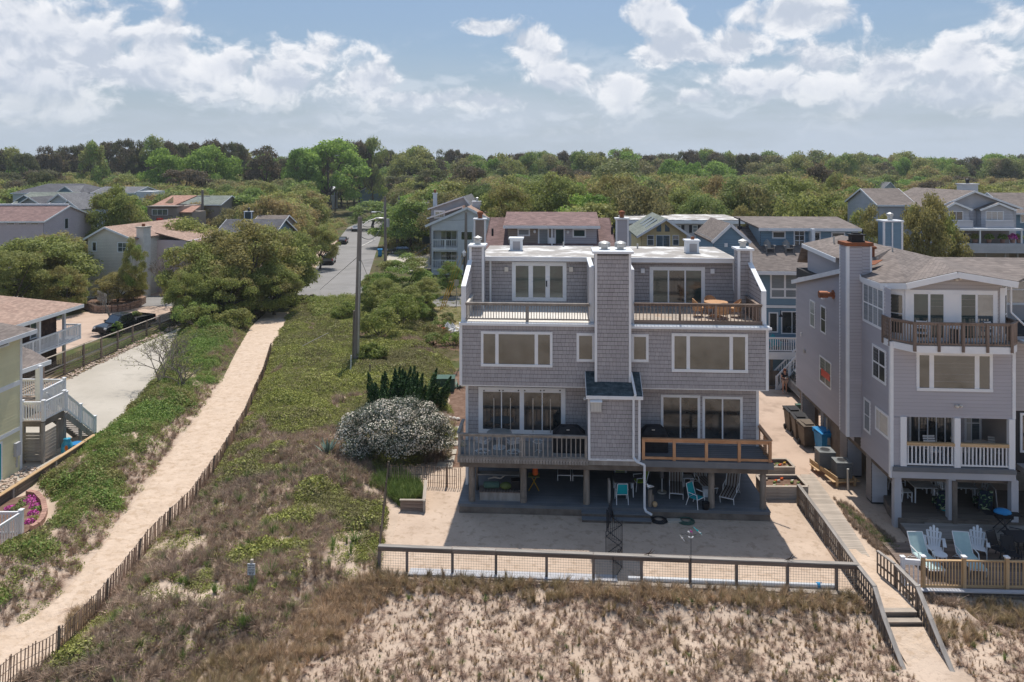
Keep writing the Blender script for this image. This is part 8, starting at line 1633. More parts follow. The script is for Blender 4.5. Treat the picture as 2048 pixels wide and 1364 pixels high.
# ---------------------------------------------------------------- shrubs and single plants
def shrub(name, label, px, py, w, d, h, m, n=6000, leaf=.05, lobes=34, flowers=0, group=None, lr=.3, cat='shrub', fm='petal_white'):
 x, y = G(px, py); t_ = thing(name, label, cat, (x, y, float(T(x, y))), 0, group)
 me, C_ = crown('foliage', m, w/2, d/2, h*.64, h*.36, lobes=lobes, n=n, leaf=leaf, lr=lr, low=-.55); O('foliage', me, None, t_)
 mb = MB()
 for i in range(6): mb.path([(0, 0, 0), tuple(C_[i % len(C_)]*np.array([.5, .5, .4])), tuple(C_[i % len(C_)]*.9)], [.05, .035, .015], 5)
 O('stems', mb, 'bark', t_, kind='stuff')
 if flowers:
  P = np.empty((0, 3));
  idx = rg.choice(lobes, flowers); d_ = rg.normal(size=(flowers, 3)); d_[:, 2] = np.where(d_[:, 2] < -.3, -d_[:, 2], d_[:, 2]); d_[:, 1] -= .35; d_ /= np.linalg.norm(d_, axis=1, keepdims=True); c = C_[idx]+d_*lr*min(w, d)/2*1.08*np.array([1, 1, .85])
  nn = d_+rg.normal(size=d_.shape)*.4; nn /= np.linalg.norm(nn, axis=1, keepdims=True); v, f = quads(c, nn, np.full(flowers, .046), np.full(flowers, .044)); me = npmesh('blossom', v, f); me.materials.append(MAT[fm]); O('blossoms', me, None, t_, kind='stuff')
 return t_
shrub('flowering_bush', 'large bush covered in creamy white blossoms left of the duplex deck', 792, 918, 6.4, 4.2, 2.8, 'leaf_flower', n=36000, leaf=.05, lobes=120, flowers=12000, lr=.24)
for (px, py, w, h, lb) in ((470, 660, 3.4, 1.6, 'dense dark green shrub under the oaks left of the path, right one'), (395, 668, 4.6, 2.4, 'dense dark green shrub at the far end of the driveway fence'), (420, 628, 4.0, 2.2, 'green shrub below the path-top oak limbs'), (600, 612, 2.6, 1.2, 'low shrub beside the path sign'),
  (690, 650, 3.0, 1.4, 'low olive shrub left of the near utility pole'), (762, 690, 4.2, 2.6, 'bushy olive shrub right of the pole base'), (800, 668, 4.6, 3.2, 'tall leafy shrub between pole and garden'), (745, 735, 2.4, 1.2, 'small green shrub by the timber stub'), (838, 640, 3.4, 3.0, 'rounded shrub at the lawn edge'), (272, 652, 1.6, 1.7, 'bright green shrub poking over the driveway fence beside the truck'), (236, 672, 1.2, 1.5, 'smaller bright shrub at the truck nose by the fence'), (1412, 590, 3, 7.5, 'small yellowish treetop between the yellow gable and the blue wing')):
 shrub('shrub', lb, px, py, w, w*.8, h, 'leaf_vine' if 'bright' in lb else 'leaf_pale' if 'yellowish' in lb else 'leaf_mid' if 'dark' in lb else 'leaf_olive', n=4200 if w > 2 else 2000, leaf=.085, lobes=26)
for i, (px, py, w) in enumerate(((858, 668, 1.9), (880, 660, 2.2), (868, 690, 2.0), (898, 652, 1.6), (905, 692, 2.1), (893, 640, 1.5), (885, 676, 1.8), (862, 640, 1.5))):
 shrub('clipped_shrub', ['rusty clipped mound at the left front of the garden group', 'rusty clipped mound, second row, left of the white chairs', 'brown clipped mound nearest the duplex steps', 'rusty mound right behind the lawn edge', 'green rounded mound below the white garden chairs', 'small rusty mound at the back of the garden', 'rusty mound in the middle of the garden group', 'rusty mound at the tall shrub foot'][i], px, py, w, w, w*.5, 'leaf_mid' if i == 4 else 'leaf_rust', n=1400, leaf=.07, lobes=18, group='clipped mounds in the garden')
# junipers: upswept plumes
def plume(L, r, n):
 t_ = rg.uniform(0, 1, n)**.8; a = rg.uniform(0, 6.28, n); rr = r*(1-t_)**.7*(.35+.65*rg.uniform(0, 1, n)); return np.stack([np.cos(a)*rr, np.sin(a)*rr, t_*L], 1)
ju = thing('juniper', 'dark green juniper with upswept twisting plumes behind the flowering bush', 'shrub', (*G(815, 822), 0)); v = []; nn = []
for i in range(56):
 a = rg.uniform(0, 6.28); rr = rg.uniform(.05, 1)**.6; bx = np.array([np.cos(a)*rr*2.4, np.sin(a)*rr*1.4, rg.uniform(0, .5)]); P = plume(rg.uniform(1.7, 2.9)*(1.12-.45*rr), .46, 560); ln = np.array([np.cos(a)*rr*.45+.12, np.sin(a)*rr*.3, 0]); P = P+bx+P[:, 2:3]*ln; v.append(P)
P = np.concatenate(v); n_ = rg.normal(size=P.shape); n_ /= np.linalg.norm(n_, axis=1, keepdims=True); vv, ff = quads(P, n_, np.full(len(P), .075), np.full(len(P), .035)); me = npmesh('foliage', vv, ff); me.materials.append(MAT['leaf_juniper']); O('foliage', me, None, ju); O('trunk', MB().path([(0, 0, 0), (.2, 0, 1.2)], .12).path([(.2, 0, .2), (1.2, -.3, 1.0)], .09).path([(0, 0, .2), (-1, .2, 1.0)], .09), 'bark', ju)
def agave(name, label, px, py, n, L, w, m, up=.7):
 x, y = G(px, py); t_ = thing(name, label, 'plant', (x, y, float(T(x, y))))
 for i in range(n):
  a = i*2.4; e = up-(.9-up*.3)*rnd.random()*.5-(i/n)*.25; L_ = L*(.75+.4*rnd.random()); d = Vector((math.cos(a)*math.cos(e*1.5), math.sin(a)*math.cos(e*1.5), math.sin(e*1.5))); s = d.cross(Vector((0, 0, 1))).normalized()*w; b = d*.06; m1 = d*L_*.45+Vector((0, 0, -.02)); tp = d*L_+Vector((0, 0, .04*L_)); up_ = s.cross(d).normalized()*w*.35
  O('leaf', MB().add([b-s*.6, b+s*.6, m1+s+up_, m1-s+up_, tp, m1-up_*.3, b-up_*.3], [(0, 1, 2, 3), (3, 2, 4), (1, 6, 5, 2), (6, 0, 3, 5), (2, 5, 4), (5, 3, 4)]), m, t_)
agave('agave', 'large blue-grey agave left of the flowering bush', 655, 918, 20, 1.0, .08, 'leaf_agave', .85); agave('agave', 'small pale agave in the mulch left of the duplex', 915, 775, 14, .9, .07, 'leaf_agave', .6)
for px, py, lb in ((540, 1178, 'bright green spiky yucca beside the small dune sign'), (712, 1092, 'bright green yucca near the left end of the yard fence'), (152, 985, 'yellowish yucca in the sandy gap by the flower bed'), (690, 985, 'low green yucca in the dry grass left of the yard')): agave('yucca', lb, px, py, 26, .62, .022, 'grass_green', .8)
# bare trees: recursive twigs
def baretree(name, label, x, y, h, spread, m, seed, cat='tree', leaves=0, depth=5, r0=.09, n0=3, z=0):
 r_ = random.Random(seed); mb = MB(); tips = []
 def grow(p, d, L, r, k):
  q = p+d*L; mb.tube(p, q, r, r*.68, 5, False)
  if k == 0: tips.append(q); return
  for i in range(r_.choice((2, 3))): nd = (d+Vector((r_.uniform(-1, 1)*spread, r_.uniform(-1, 1)*spread, r_.uniform(-.25, .45)))).normalized(); grow(q, nd, L*r_.uniform(.62, .88), r*.66, k-1)
 for i in range(n0): grow(Vector((0, 0, 0)), Vector((r_.uniform(-.6, .6)*spread, r_.uniform(-.5, .5)*spread, 1)).normalized(), h*.26, r0, depth)
 t_ = thing(name, label, cat, (x, y, z)); O('branches', mb, m, t_)
 if leaves:
  P = np.array([tuple(q) for q in tips]); P = P[rg.integers(0, len(P), leaves)]+rg.normal(0, .12, (leaves, 3)); n_ = rg.normal(size=P.shape); n_ /= np.linalg.norm(n_, axis=1, keepdims=True); v, f = quads(P, n_, np.full(leaves, .06), np.full(leaves, .035)); me = npmesh('leaves', v, f); me.materials.append(MAT['leaf_olive']); O('leaves', me, None, t_, kind='stuff')
baretree('bare_tree', 'bare grey branching tree in front of the pink wing of the cream house', XD(338, 88), 88, 6.6, .75, 'bark_grey', 3, depth=6, r0=.12)
for i, (px, py) in enumerate(((322, 776), (345, 742), (362, 790))): x, y = G(px, py); baretree('bare_bush', ['sprawling bare grey bush leaning over the driveway, largest', 'bare bush with few leaves behind the largest one', 'small bare bush nearest the path'][i], x, y, (4.2, 3.6, 3)[i], 1.15, 'bark_grey', 8+i, 'bush', 420, 5, .06, 4, .2)
x, y = G(213, 668); baretree('bare_sapling', 'leafless pale sapling beside the black truck', x, y+1, 5.2, .6, 'bark_grey', 21, depth=4, r0=.05, n0=2)
# magenta flowers and greens in the bed
for i, (px, py, m_) in enumerate(((62, 1001, 'petal_pink'), (58, 1006, 'petal_pink'), (42, 1013, 'grass_green'), (70, 1016, 'petal_pink'), (66, 1030, 'petal_pink'), (30, 1022, 'grass_green'), (66, 1042, 'leaf_ground'), (48, 1005, 'grass_green'), (20, 1020, 'petal_pink'), (75, 1022, 'leaf_vine'), (60, 1047, 'petal_pink'))):
 x, y = G(px, py); me = leafy(m_, 150, .42 if i < 2 else .26, .18, .04, 1)[0]; O('flower_clump', me, None, fb_, loc=(x-fb_.location.x, y-fb_.location.y, .06), label='magenta blooms' if 'pink' in m_ else None)
# ---------------------------------------------------------------- furniture; every piece faces -y at rz = 0
def tub(name, parts, r, m, parent, n=6):
 mb = MB()
 for p in parts: mb.path([Vector(q) for q in p], r, n)
 return O(name, mb, m, parent)
def sling_chair(label, m, loc, rz=0, group=None, frame='plastic_white', cat='chair', name='garden_chair'):
 t_ = thing(name, label, cat, loc, rz, group)
 O('seat', MB().slab([(-.24, -.24, .42), (.24, -.24, .42), (.24, .22, .40), (-.24, .22, .40)], (0, 0, .02)), m, t_); O('backrest', MB().slab([(-.23, .23, .46), (.23, .23, .46), (.21, .36, .95), (-.21, .36, .95)], (0, .02, 0)), m, t_)
 for s in (-1, 1):
  tub('leg', [[(s*.27, -.30, 0), (s*.27, -.26, .43), (s*.27, -.24, .64), (s*.28, .2, .64)]], .018, frame, t_); tub('leg', [[(s*.27, .36, 0), (s*.26, .22, .42), (s*.23, .38, .98)]], .018, frame, t_)
 tub('frame', [[(-.26, -.26, .42), (.26, -.26, .42)], [(-.23, .38, .98), (.23, .38, .98)], [(-.26, .22, .42), (.26, .22, .42)]], .016, frame, t_); return t_
def table(label, top, loc, w, d, h, legm, rz=0, round_=False, group=None, name='table', pedestal=False):
 t_ = thing(name, label, 'table', loc, rz, group)
 O('tabletop', MB().tube((0, 0, h-.03), (0, 0, h), w/2, n=24) if round_ else MB().box(-w/2, w/2, -d/2, d/2, h-.04, h), top, t_)
 if pedestal: tub('pedestal', [[(0, 0, 0), (0, 0, h-.03)]], .05, legm, t_); O('foot', MB().tube((0, 0, 0), (0, 0, .04), w*.28, n=16), legm, t_)
 else:
  k = .62 if round_ else .88
  for sx in (-1, 1):
   for sy in (-1, 1): O('leg', MB().beam((sx*w/2*k, sy*d/2*k, 0), (sx*w/2*k*.95, sy*d/2*k*.95, h-.04), .05, .05), legm, t_)
 return t_
def adirondack(label, loc, rz, m, group=None):
 t_ = thing('adirondack_chair', label, 'chair', loc, rz, group)
 for i in range(5):
  x = (i-2)*.105; hh = 1.0-.09*abs(i-2)**1.4; O('back_slat', MB().slab([(x*.8-.04, .12, .28), (x*.8+.04, .12, .28), (x*1.15+.046, .46, hh-.03), (x*1.15, .475, hh), (x*1.15-.046, .46, hh-.03)], (0, .022, 0)), m, t_)
 for i in range(6): bar('seat_slat', (-.27, -.42+i*.1, .36-i*.018), (.27, -.42+i*.1, .36-i*.018), .085, .02, m, t_)
 for s in (-1, 1):
  O('arm', MB().slab([(s*.28, -.46, .56), (s*.42, -.46, .56), (s*.40, .32, .56), (s*.30, .32, .56)], (0, 0, .022)), m, t_); bar('leg', (s*.30, -.38, 0), (s*.30, -.38, .56), .03, .09, m, t_); bar('leg', (s*.28, -.42, .32), (s*.28, .42, .04), .03, .1, m, t_)
 bar('back_rail', (-.36, .30, .54), (.36, .30, .54), .03, .06, m, t_); bar('back_rail', (-.26, .41, .76), (.26, .41, .76), .03, .05, m, t_); return t_
def lounger(label, m, loc, rz, frame='plastic_white', ang=55, group=None, name='sun_lounger'):
 t_ = thing(name, label, 'sun lounger', loc, rz, group); a = R(ang); by, bz = .0, .36; ty, tz = by+.78*math.cos(a), bz+.78*math.sin(a)
 O('seat', MB().slab([(-.29, -1.25, .34), (.29, -1.25, .34), (.29, by, bz), (-.29, by, bz)], (0, 0, .03)), m, t_); O('backrest', MB().slab([(-.29, by, bz), (.29, by, bz), (.29, ty, tz), (-.29, ty, tz)], (0, .03, .0)), m, t_)
 for s in (-1, 1): tub('side_frame', [[(s*.31, -1.28, .33), (s*.31, by, .35), (s*.31, ty, tz)], [(s*.31, -1.1, 0), (s*.31, -1.2, .33)], [(s*.31, .35, 0), (s*.31, by-.1, .35)], [(s*.31, -.55, .35), (s*.32, -.45, .58), (s*.32, .12, .6)]], .02, frame, t_)
 tub('cross_bar', [[(-.31, -1.28, .33), (.31, -1.28, .33)], [(-.31, ty, tz), (.31, ty, tz)], [(-.31, .35, .02), (.31, .35, .02)]], .018, frame, t_); return t_
def xchair(label, loc, rz, group=None, m='plastic_white'):
 t_ = thing('dining_chair', label, 'chair', loc, rz, group); O('seat', MB().box(-.23, .23, -.23, .22, .42, .46), 'curtain', t_)
 for s in (-1, 1):
  bar('leg', (s*.21, -.2, 0), (s*.21, -.2, .43), .045, .045, m, t_); O('leg', MB().path([(s*.21, .25, 0), (s*.21, .2, .45), (s*.2, .28, .95)], .024, 5), m, t_)
 O('backrest', MB().beam((-.2, .22, .52), (.2, .275, .92), .03, .03).beam((.2, .22, .52), (-.2, .275, .92), .03, .03).beam((-.2, .28, .94), (.2, .28, .94), .03, .06).beam((-.2, .21, .52), (.2, .21, .52), .03, .04).beam((0, .22, .52), (.0, .275, .92), .03, .03), m, t_)
 bar('stretcher', (-.2, -.2, .18), (.2, -.2, .18), .03, .03, m, t_); return t_
def HW(px, py, v, z=None):                                # spot in the duplex by front plane v
 u, zz = H.f(px, py, v); return H.w(u, v, zz if z is None else z)
rzH = -TH
# upper right deck: wicker set
ux = H.f(1432, 600, 1.9)[0]; uz = Z3+.02
table('round wicker table on the upper right deck', 'wicker', H.w(ux, 1.9, uz), 1.15, 1.15, .74, 'wicker', round_=True, pedestal=True, name='wicker_table')
def wicker(label, loc, rz):
 t_ = thing('wicker_chair', label, 'chair', loc, rz, 'wicker chairs on the upper right deck'); pr = []
 O('seat', MB().lathe([(.26, .28), (.28, .42), (.26, .46)], 14), 'wicker', t_); mb = MB(); vs = []; n = 13
 for i in range(n):
  a = R(-20+220*i/(n-1)); h = .55+.33*math.sin(math.pi*i/(n-1)); x, y = math.cos(a)*.29, math.sin(a)*.27; vs += [(x, y, .30), (x*1.08, y*1.1, h)]
 mb.add(vs, [(2*i, 2*i+2, 2*i+3, 2*i+1) for i in range(n-1)]); o = O('backrest', mb, 'wicker', t_); o.modifiers.new('solid', 'SOLIDIFY').thickness = .04
 for sx in (-1, 1):
  for sy in (-1, 1): bar('leg', (sx*.2, sy*.18, 0), (sx*.18, sy*.16, .3), .035, .035, 'wicker', t_)
for i, (dx, dy, rz) in enumerate(((-.85, .1, 90), (.95, .0, -90), (-.1, .85, 0), (.15, -.8, 180))): wicker(['wicker chair left of the round wicker table', 'wicker chair right of the wicker table', 'wicker chair behind the table, its rounded back showing', 'wicker chair at the railing side of the wicker table'][i], H.w(ux+dx, 1.9+dy, uz), R(rz)+rzH)
# lower left deck: wire set, covered grills, pots
wx = H.f(998, 880, -.1)[0]; table('round white mesh table on the lower left deck', 'metal_galv', H.w(wx, 0, Z1), 1.2, 1.2, .72, 'plastic_white', round_=True, pedestal=True, name='patio_table')
def wirechair(label, loc, rz):
 t_ = thing('wire_chair', label, 'chair', loc, rz, 'white wire swivel chairs'); mb = MB();
 for i in range(9): x = (i-4)*.06; mb.path([(x, -.25, .44), (x*1.02, .15, .41), (x*1.05, .27, .62), (x*.95, .33, .86)], .008, 4)
 for z, y in ((.42, -.1), (.41, .1), (.55, .24), (.7, .29), (.86, .33)): mb.path([(-.27, y-.06, z+.02), (0, y, z), (.27, y-.06, z+.02)], .008, 4)
 O('wire_seat', mb, 'plastic_white', t_); tub('arm', [[(-.27, .25, .6), (-.29, -.2, .62), (-.26, -.25, .44)], [(.27, .25, .6), (.29, -.2, .62), (.26, -.25, .44)]], .014, 'plastic_white', t_); tub('swivel_base', [[(0, 0, 0), (0, 0, .4)], [(-.3, -.2, .02), (0, 0, .1), (.3, .2, .02)], [(.3, -.2, .02), (0, 0, .1), (-.3, .2, .02)]], .02, 'plastic_white', t_); tub('base_ring', [[(.3*math.cos(k/12*6.283), .3*math.sin(k/12*6.283), .03) for k in range(13)]], .014, 'plastic_white', t_)
wirechair('white wire swivel chair left of the round mesh table', H.w(wx-.75, -.5, Z1), R(150)+rzH); wirechair('white wire swivel chair right of the round mesh table', H.w(wx+.72, -.5, Z1), R(-150)+rzH)
sx_ = H.f(1076, 890, -.4)[0]; t_ = thing('wire_side_table', 'small white wire drum table right of the swivel chairs', 'table', H.w(sx_, -.4, Z1)); tub('top_ring', [[(.24*math.cos(k/14*6.283), .24*math.sin(k/14*6.283), .48) for k in range(15)]], .014, 'plastic_white', t_); O('tabletop', MB().tube((0, 0, .46), (0, 0, .475), .23, n=16), 'metal_galv', t_)
for k in range(4): a = k*1.571+.4; tub('leg', [[(.22*math.cos(a), .22*math.sin(a), .46), (.2*math.cos(a), .2*math.sin(a), .0), (0, 0, .1)]], .011, 'plastic_white', t_)
def cover(label, loc, w, d, h, rz=rzH):
 t_ = thing('covered_grill', label, 'grill', loc, rz, 'grills under black covers'); m = MB(); f = .7
 vs = [(-w/2, -d/2, 0), (w/2, -d/2, 0), (w/2, d/2, 0), (-w/2, d/2, 0), (-w/2*1.03, -d/2*1.05, h*f), (w/2*1.03, -d/2*1.05, h*f), (w/2*1.03, d/2*1.05, h*f), (-w/2*1.03, d/2*1.05, h*f), (-w/2*.55, -d/2*.5, h), (w/2*.55, -d/2*.5, h), (w/2*.55, d/2*.5, h), (-w/2*.55, d/2*.5, h)]
 m.add(vs, [(0, 1, 5, 4), (1, 2, 6, 5), (2, 3, 7, 6), (3, 0, 4, 7), (4, 5, 9, 8), (5, 6, 10, 9), (6, 7, 11, 10), (7, 4, 8, 11), (8, 9, 10, 11)]); o = O('cover', m, 'cover_black', t_); o.modifiers.new('bevel', 'BEVEL').width = .05
 O('handle', MB().box(-.12, .02, -d/2*.86, -d/2*.8, h*.86, h*.9), 'metal_galv', t_)
cover('grill under a black cover at the right end of the lower left deck', H.w(H.f(1138, 880, -.2)[0], -.2, Z1), 1.5, .65, 1.22); cover('grill under a black cover on the cedar-railed deck', H.w(H.f(1308, 880, .0)[0], .1, Z1), 1.25, .65, 1.2)
t_ = thing('flower_pot', 'blue-grey pot of white flowers at the left end of the lower left deck', 'flower pot', H.w(H.f(924, 890, -.8)[0], -.75, Z1)); O('pot', MB().lathe([(.14, 0), (.19, .35), (.2, .36)], 14), 'bluegrey_blind', t_); O('flowers', leafy('petal_white', 220, .2, .2, .04, 1)[0], None, t_, loc=(0, 0, .36)); O('leaves', leafy('leaf_mid', 120, .2, .14, .04, 1)[0], None, t_, loc=(0, 0, .34))
# ground floor of the duplex
def gspot(px, py): u, v = H.g(px, py, ZG); return H.w(u, v, ZG)
t_ = thing('storage_bench', 'long wooden storage bench with slatted top under the left deck', 'bench', gspot(1001, 996), rzH); O('box', MB().box(-.95, .95, -.3, .3, 0, .38), 'wood_grey', t_)
for i in range(15): bar('slat', (-.94+i*.134, -.34, .41), (-.94+i*.134, .34, .41), .11, .03, 'wood_brown', t_)
bl = gspot(1001, 996)
t_ = thing('open_shelf', 'dark timber frame shelf behind the storage bench', 'shelf', (bl[0]-.1, bl[1]+1.0, ZG), rzH)
for x in (-1.05, 1.05): bar('post', (x, 0, 0), (x, 0, 1.75), .09, .4, 'wood_dark', t_)
for z in (.75, 1.35, 1.72): bar('shelf_board', (-1.1, 0, z), (1.1, 0, z), .4, .06, 'wood_grey', t_)
O('green_duffel', MB().lathe([(.04, -.4), (.16, -.34), (.16, .34), (.04, .4)], 10), 'green_box', loc=(bl[0]-.42, bl[1]+.02, ZG+.62), label='dark green rolled duffel on the storage bench', category='bag').rotation_euler = (0, R(90), 0)
O('lime_float', MB().ell((0, 0, 0), (.28, .2, .17), 12, 8), 'leaf_pale', loc=(bl[0]+.25, bl[1]-.05, ZG+.6), smooth=True, label='pale lime padded bag next to the green duffel', category='bag')
O('dark_basket', MB().box(-.25, .25, -.2, .2, 0, .4), 'plastic_black', loc=(bl[0]+.75, bl[1]+.1, ZG+.43), label='black basket at the right end of the storage bench', category='basket')
O('driftwood', MB().path([(-.4, 0, 0), (-.1, .05, .06), (.2, 0, .02), (.42, 0, .18)], [.03, .05, .04, .015]), 'wood_pale', loc=(bl[0]-.2, bl[1]+.25, ZG+.80), label='piece of driftwood lying above the green duffel', category='driftwood')
sp0 = gspot(1068, 978); t_ = thing('small_lime_table', 'small yellow-green folding table between the left piles', 'table', sp0, rzH); O('tabletop', MB().box(-.28, .28, -.25, .25, .66, .7), 'leaf_pale', t_)
for s in (-1, 1): O('leg', MB().beam((s*.25, -.2, 0), (-s*.2, .2, .66), .03, .03), 'yellow_guard', t_)
O('orange_jug', MB().lathe([(.12, 0), (.14, .02), (.14, .2), (.11, .26)], 12).lathe([(.13, .26), (.14, .3), (.12, .38), (.03, .42)], 12), 'orange_plastic', loc=(sp0[0]+.06, sp0[1], ZG+.7), label='orange and white drink jug on the small lime table', category='jug')
for i, px in enumerate((1128, 1157)): u = H.f(px, 960, 2.0)[0]; lounger(['folded grey sling lounger upright in the shade, left one', 'folded grey sling lounger upright in the shade, right one'][i], 'fabric_charcoal', H.w(u, 1.7, ZG+.45), rzH, ang=62, group='grey loungers under the left deck')
tl = gspot(1247, 985); table('grey rounded patio table under the centre of the house', 'fabric_charcoal', (tl[0], tl[1], ZG), .95, 1.1, .72, 'plastic_white', rzH)
sling_chair('lime green sling chair behind the grey patio table', 'plastic_lime', (tl[0]+.02, tl[1]+1.15, ZG), rzH, 'lime chairs', name='garden_chair'); sling_chair('lime green sling chair right of the grey patio table', 'plastic_lime', (tl[0]+.85, tl[1]+.35, ZG), R(-80), 'lime chairs')
p = gspot(1243, 1006); sling_chair('teal sling chair at the front of the grey patio table', 'plastic_teal', (p[0]+.02, p[1]+.15, ZG), R(180), 'teal chairs'); p = gspot(1392, 1012); sling_chair('teal sling chair standing alone by the black bucket', 'plastic_teal', p, R(40), 'teal chairs')
p = gspot(1355, 984); lounger('brown striped folding recliner chair, left of the pair in the shade', 'canvas_stripe', (p[0], p[1]+.3, ZG), R(-12), ang=68, group='striped recliners', name='recliner'); p = gspot(1405, 975); lounger('brown striped folding recliner chair, right of the pair in the shade', 'canvas_stripe', (p[0], p[1]+.35, ZG), R(10), ang=68, group='striped recliners', name='recliner')
p = gspot(1381, 980); table('low white slatted side table between the striped recliners', 'plastic_white', (p[0], p[1]+.6, ZG), .5, .5, .42, 'plastic_white')
p = gspot(1465, 1003); lounger('brown striped chaise with white arms at the right end of the shaded deck', 'canvas_stripe', (p[0]+.2, p[1]+.75, ZG), R(-28), ang=58, name='chaise')
O('white_bucket', MB().lathe([(.15, 0), (.18, .38), (.19, .4)], 14), 'plastic_white', loc=gspot(1412, 992), label='white bucket behind the teal chair', category='bucket'); O('black_bucket', MB().lathe([(.14, 0), (.17, .3), (.18, .31)], 14), 'plastic_black', loc=gspot(1411, 1018), label='black bucket at the foot of the fourth pile', category='bucket')
p = gspot(1300, 1012); t_ = thing('seagull_piling', 'decorative piling stump with a white seagull and rope ball beside the downspout', 'ornament', p); O('stump', MB().tube((0, 0, 0), (0, 0, .75), .1, n=12).tube((.12, .1, 0), (.12, .1, .5), .08, n=10), 'pile', t_); O('gull_body', MB().ell((0, 0, .90), (.15, .06, .07), 10, 6).ell((-.12, 0, .99), (.045, .04, .045), 8, 5), 'plastic_white', t_); O('gull_wing', MB().ell((.06, -.04, .91), (.13, .03, .045), 8, 5), 'metal_galv', t_); O('beak', MB().tube((-.16, 0, .985), (-.21, 0, .975), .012, .004, 6), 'yellow_guard', t_); O('rope_ball', MB().ell((.2, -.12, .14), (.12, .12, .13), 10, 7), 'wood_new', t_)
p = gspot(1324, 985); t_ = thing('folded_umbrella', 'folded white and dark umbrella on a small base in the shade', 'umbrella', p); O('pole', MB().tube((0, 0, 0), (0, 0, 1.9), .02), 'plastic_white', t_); O('canopy', MB().lathe([(.08, .7), (.10, 1.0), (.06, 1.6), (.02, 1.9)], 10), 'fabric_charcoal', t_); O('base', MB().tube((0, 0, 0), (0, 0, .06), .22, n=14), 'concrete', t_)
t_ = thing('leaning_board', 'thin timber gate panel leaning by the iron fence', 'panel', (*G(1222, 1030)[:2], 0));
for k in range(4): bar('slat', (-.05, .1+k*.12, .3), (-.05, .12+k*.12, 1.5), .09, .02, 'wood_grey', t_)
# beach house patio
def kz(px, py, z): u, v = K.g(px, py, z); return K.w(u, v, z)
adirondack('white adirondack chair on the patio, left of the two', (kz(1884, 1122, .12)[0], kz(1884, 1108, .12)[1], .12), R(-27), 'plastic_white', 'white adirondack chairs'); adirondack('white adirondack chair on the patio, right of the two', (kz(1958, 1110, .12)[0], kz(1958, 1108, .12)[1], .12), R(-30), 'plastic_white', 'white adirondack chairs')
lounger('aqua sling lounger nearest the white rail section', 'fabric_aqua', (kz(1852, 1140, .12)[0]+.1, 30.2, .12), R(0), group='aqua loungers', ang=58); lounger('aqua sling lounger right of the white side table', 'fabric_aqua', (kz(1948, 1140, .12)[0], 30.2, .12), R(-8), group='aqua loungers', ang=60)
q = kz(1872, 1130, .12); table('small round white side table between lounger and adirondack', 'plastic_white', (q[0]+.15, q[1]-.0, .12), .55, .55, .45, 'plastic_white', round_=True)
for i, (px, dx) in enumerate(((1845, 0), (1925, 0))):
 q = kz(px, 1000, .45); x, y = q[0], q[1]+.5; table(['long white dining table in the shade under the beach house, left', 'long white dining table in the shade under the beach house, right'][i], 'curtain', (x, y, .45), 1.0, 1.9, .76, 'plastic_white', -K.th, group='white dining tables')
 for j, (ax, ay, rz) in enumerate(((-.8, -.5, 90), (-.8, .4, 90), (.8, -.5, -90), (.8, .4, -90), (-.2, 1.25, 0))):
  xchair('white cross-back dining chair %s the %s table' % (['at the near left side of', 'at the far left side of', 'at the near right side of', 'at the far right side of', 'at the head of'][j], ['left', 'right'][i]), (x+ax, y+ay, .45), R(rz)-K.th, 'white cross-back dining chairs')
 t_ = thing('covered_chair', ['chair draped in dark tropical leaf print, left one', 'chair draped in dark tropical leaf print, right one'][i], 'chair', (x+.35, y-1.45, .45), R(170), 'leaf print chairs')
 O('drape', MB().slab([(-.3, -.3, .42), (.3, -.3, .42), (.3, .2, .42), (-.3, .2, .42)], (0, 0, .05)).slab([(-.3, .2, .1), (.3, .2, .1), (.27, .34, 1.0), (-.27, .34, 1.0)], (0, .05, 0)).slab([(-.3, -.3, .15), (.3, -.3, .15), (.3, -.3, .45), (-.3, -.3, .45)], (0, .03, 0)), 'leaf_print', t_)
 for sx in (-1, 1): tub('leg', [[(sx*.25, -.25, 0), (sx*.25, -.25, .42)], [(sx*.25, .25, 0), (sx*.25, .25, .42)]], .015, 'metal_dark', t_)
q = kz(1893, 1020, .45); table('small teal pedestal table between the leaf-print chairs', 'plastic_teal', (q[0]-.1, q[1], .45), .5, .5, .5, 'plastic_teal', round_=True, pedestal=True)
q = kz(1984, 1010, .45); O('wooden_board', MB().slab([(-.4, -.9, 0), (.15, .95, 0), (.05, .95, 1.05), (-.5, -.9, 1.0)], (.04, 0, 0)), 'lap_warm', loc=(q[0]+.2, q[1]+.2, .45), label='large pale panel leaning by the right pier under the beach house', category='panel')
q = kz(2005, 1062, .28); t_ = thing('blue_grill', 'portable grill with a bright blue lid on a black cart', 'grill', (q[0], q[1], .28), R(-8)); O('lid', MB().ell((0, 0, .82), (.36, .26, .16), 14, 8), 'plastic_blue', t_, smooth=True); O('body', MB().box(-.34, .34, -.24, .24, .62, .8), 'plastic_black', t_); O('side_shelf', MB().box(-.75, -.36, -.2, .2, .74, .77).box(.36, .7, -.2, .2, .74, .77), 'plastic_black', t_)
for s in (-1, 1): tub('cart_leg', [[(s*.3, -.2, .62), (-s*.3, -.2, 0)], [(s*.3, .2, .62), (-s*.3, .2, 0)]], .018, 'metal_dark', t_)
for i, (px, py, rz) in enumerate(((1998, 1118, 20), (2022, 1128, -10), (2030, 1092, 60))): q = kz(px, py, .12); sling_chair('black wrought iron patio chair at the right edge, %s' % ['left one', 'nearest the railing', 'behind the dark table'][i], 'metal_dark', (q[0], q[1], .12), R(rz), 'black iron chairs', frame='metal_dark', name='iron_chair')
q = kz(2036, 1112, .12); table('black patio table cut by the right edge', 'metal_dark', (q[0]+.5, q[1]+.2, .12), 1.5, 1.0, .72, 'metal_dark')
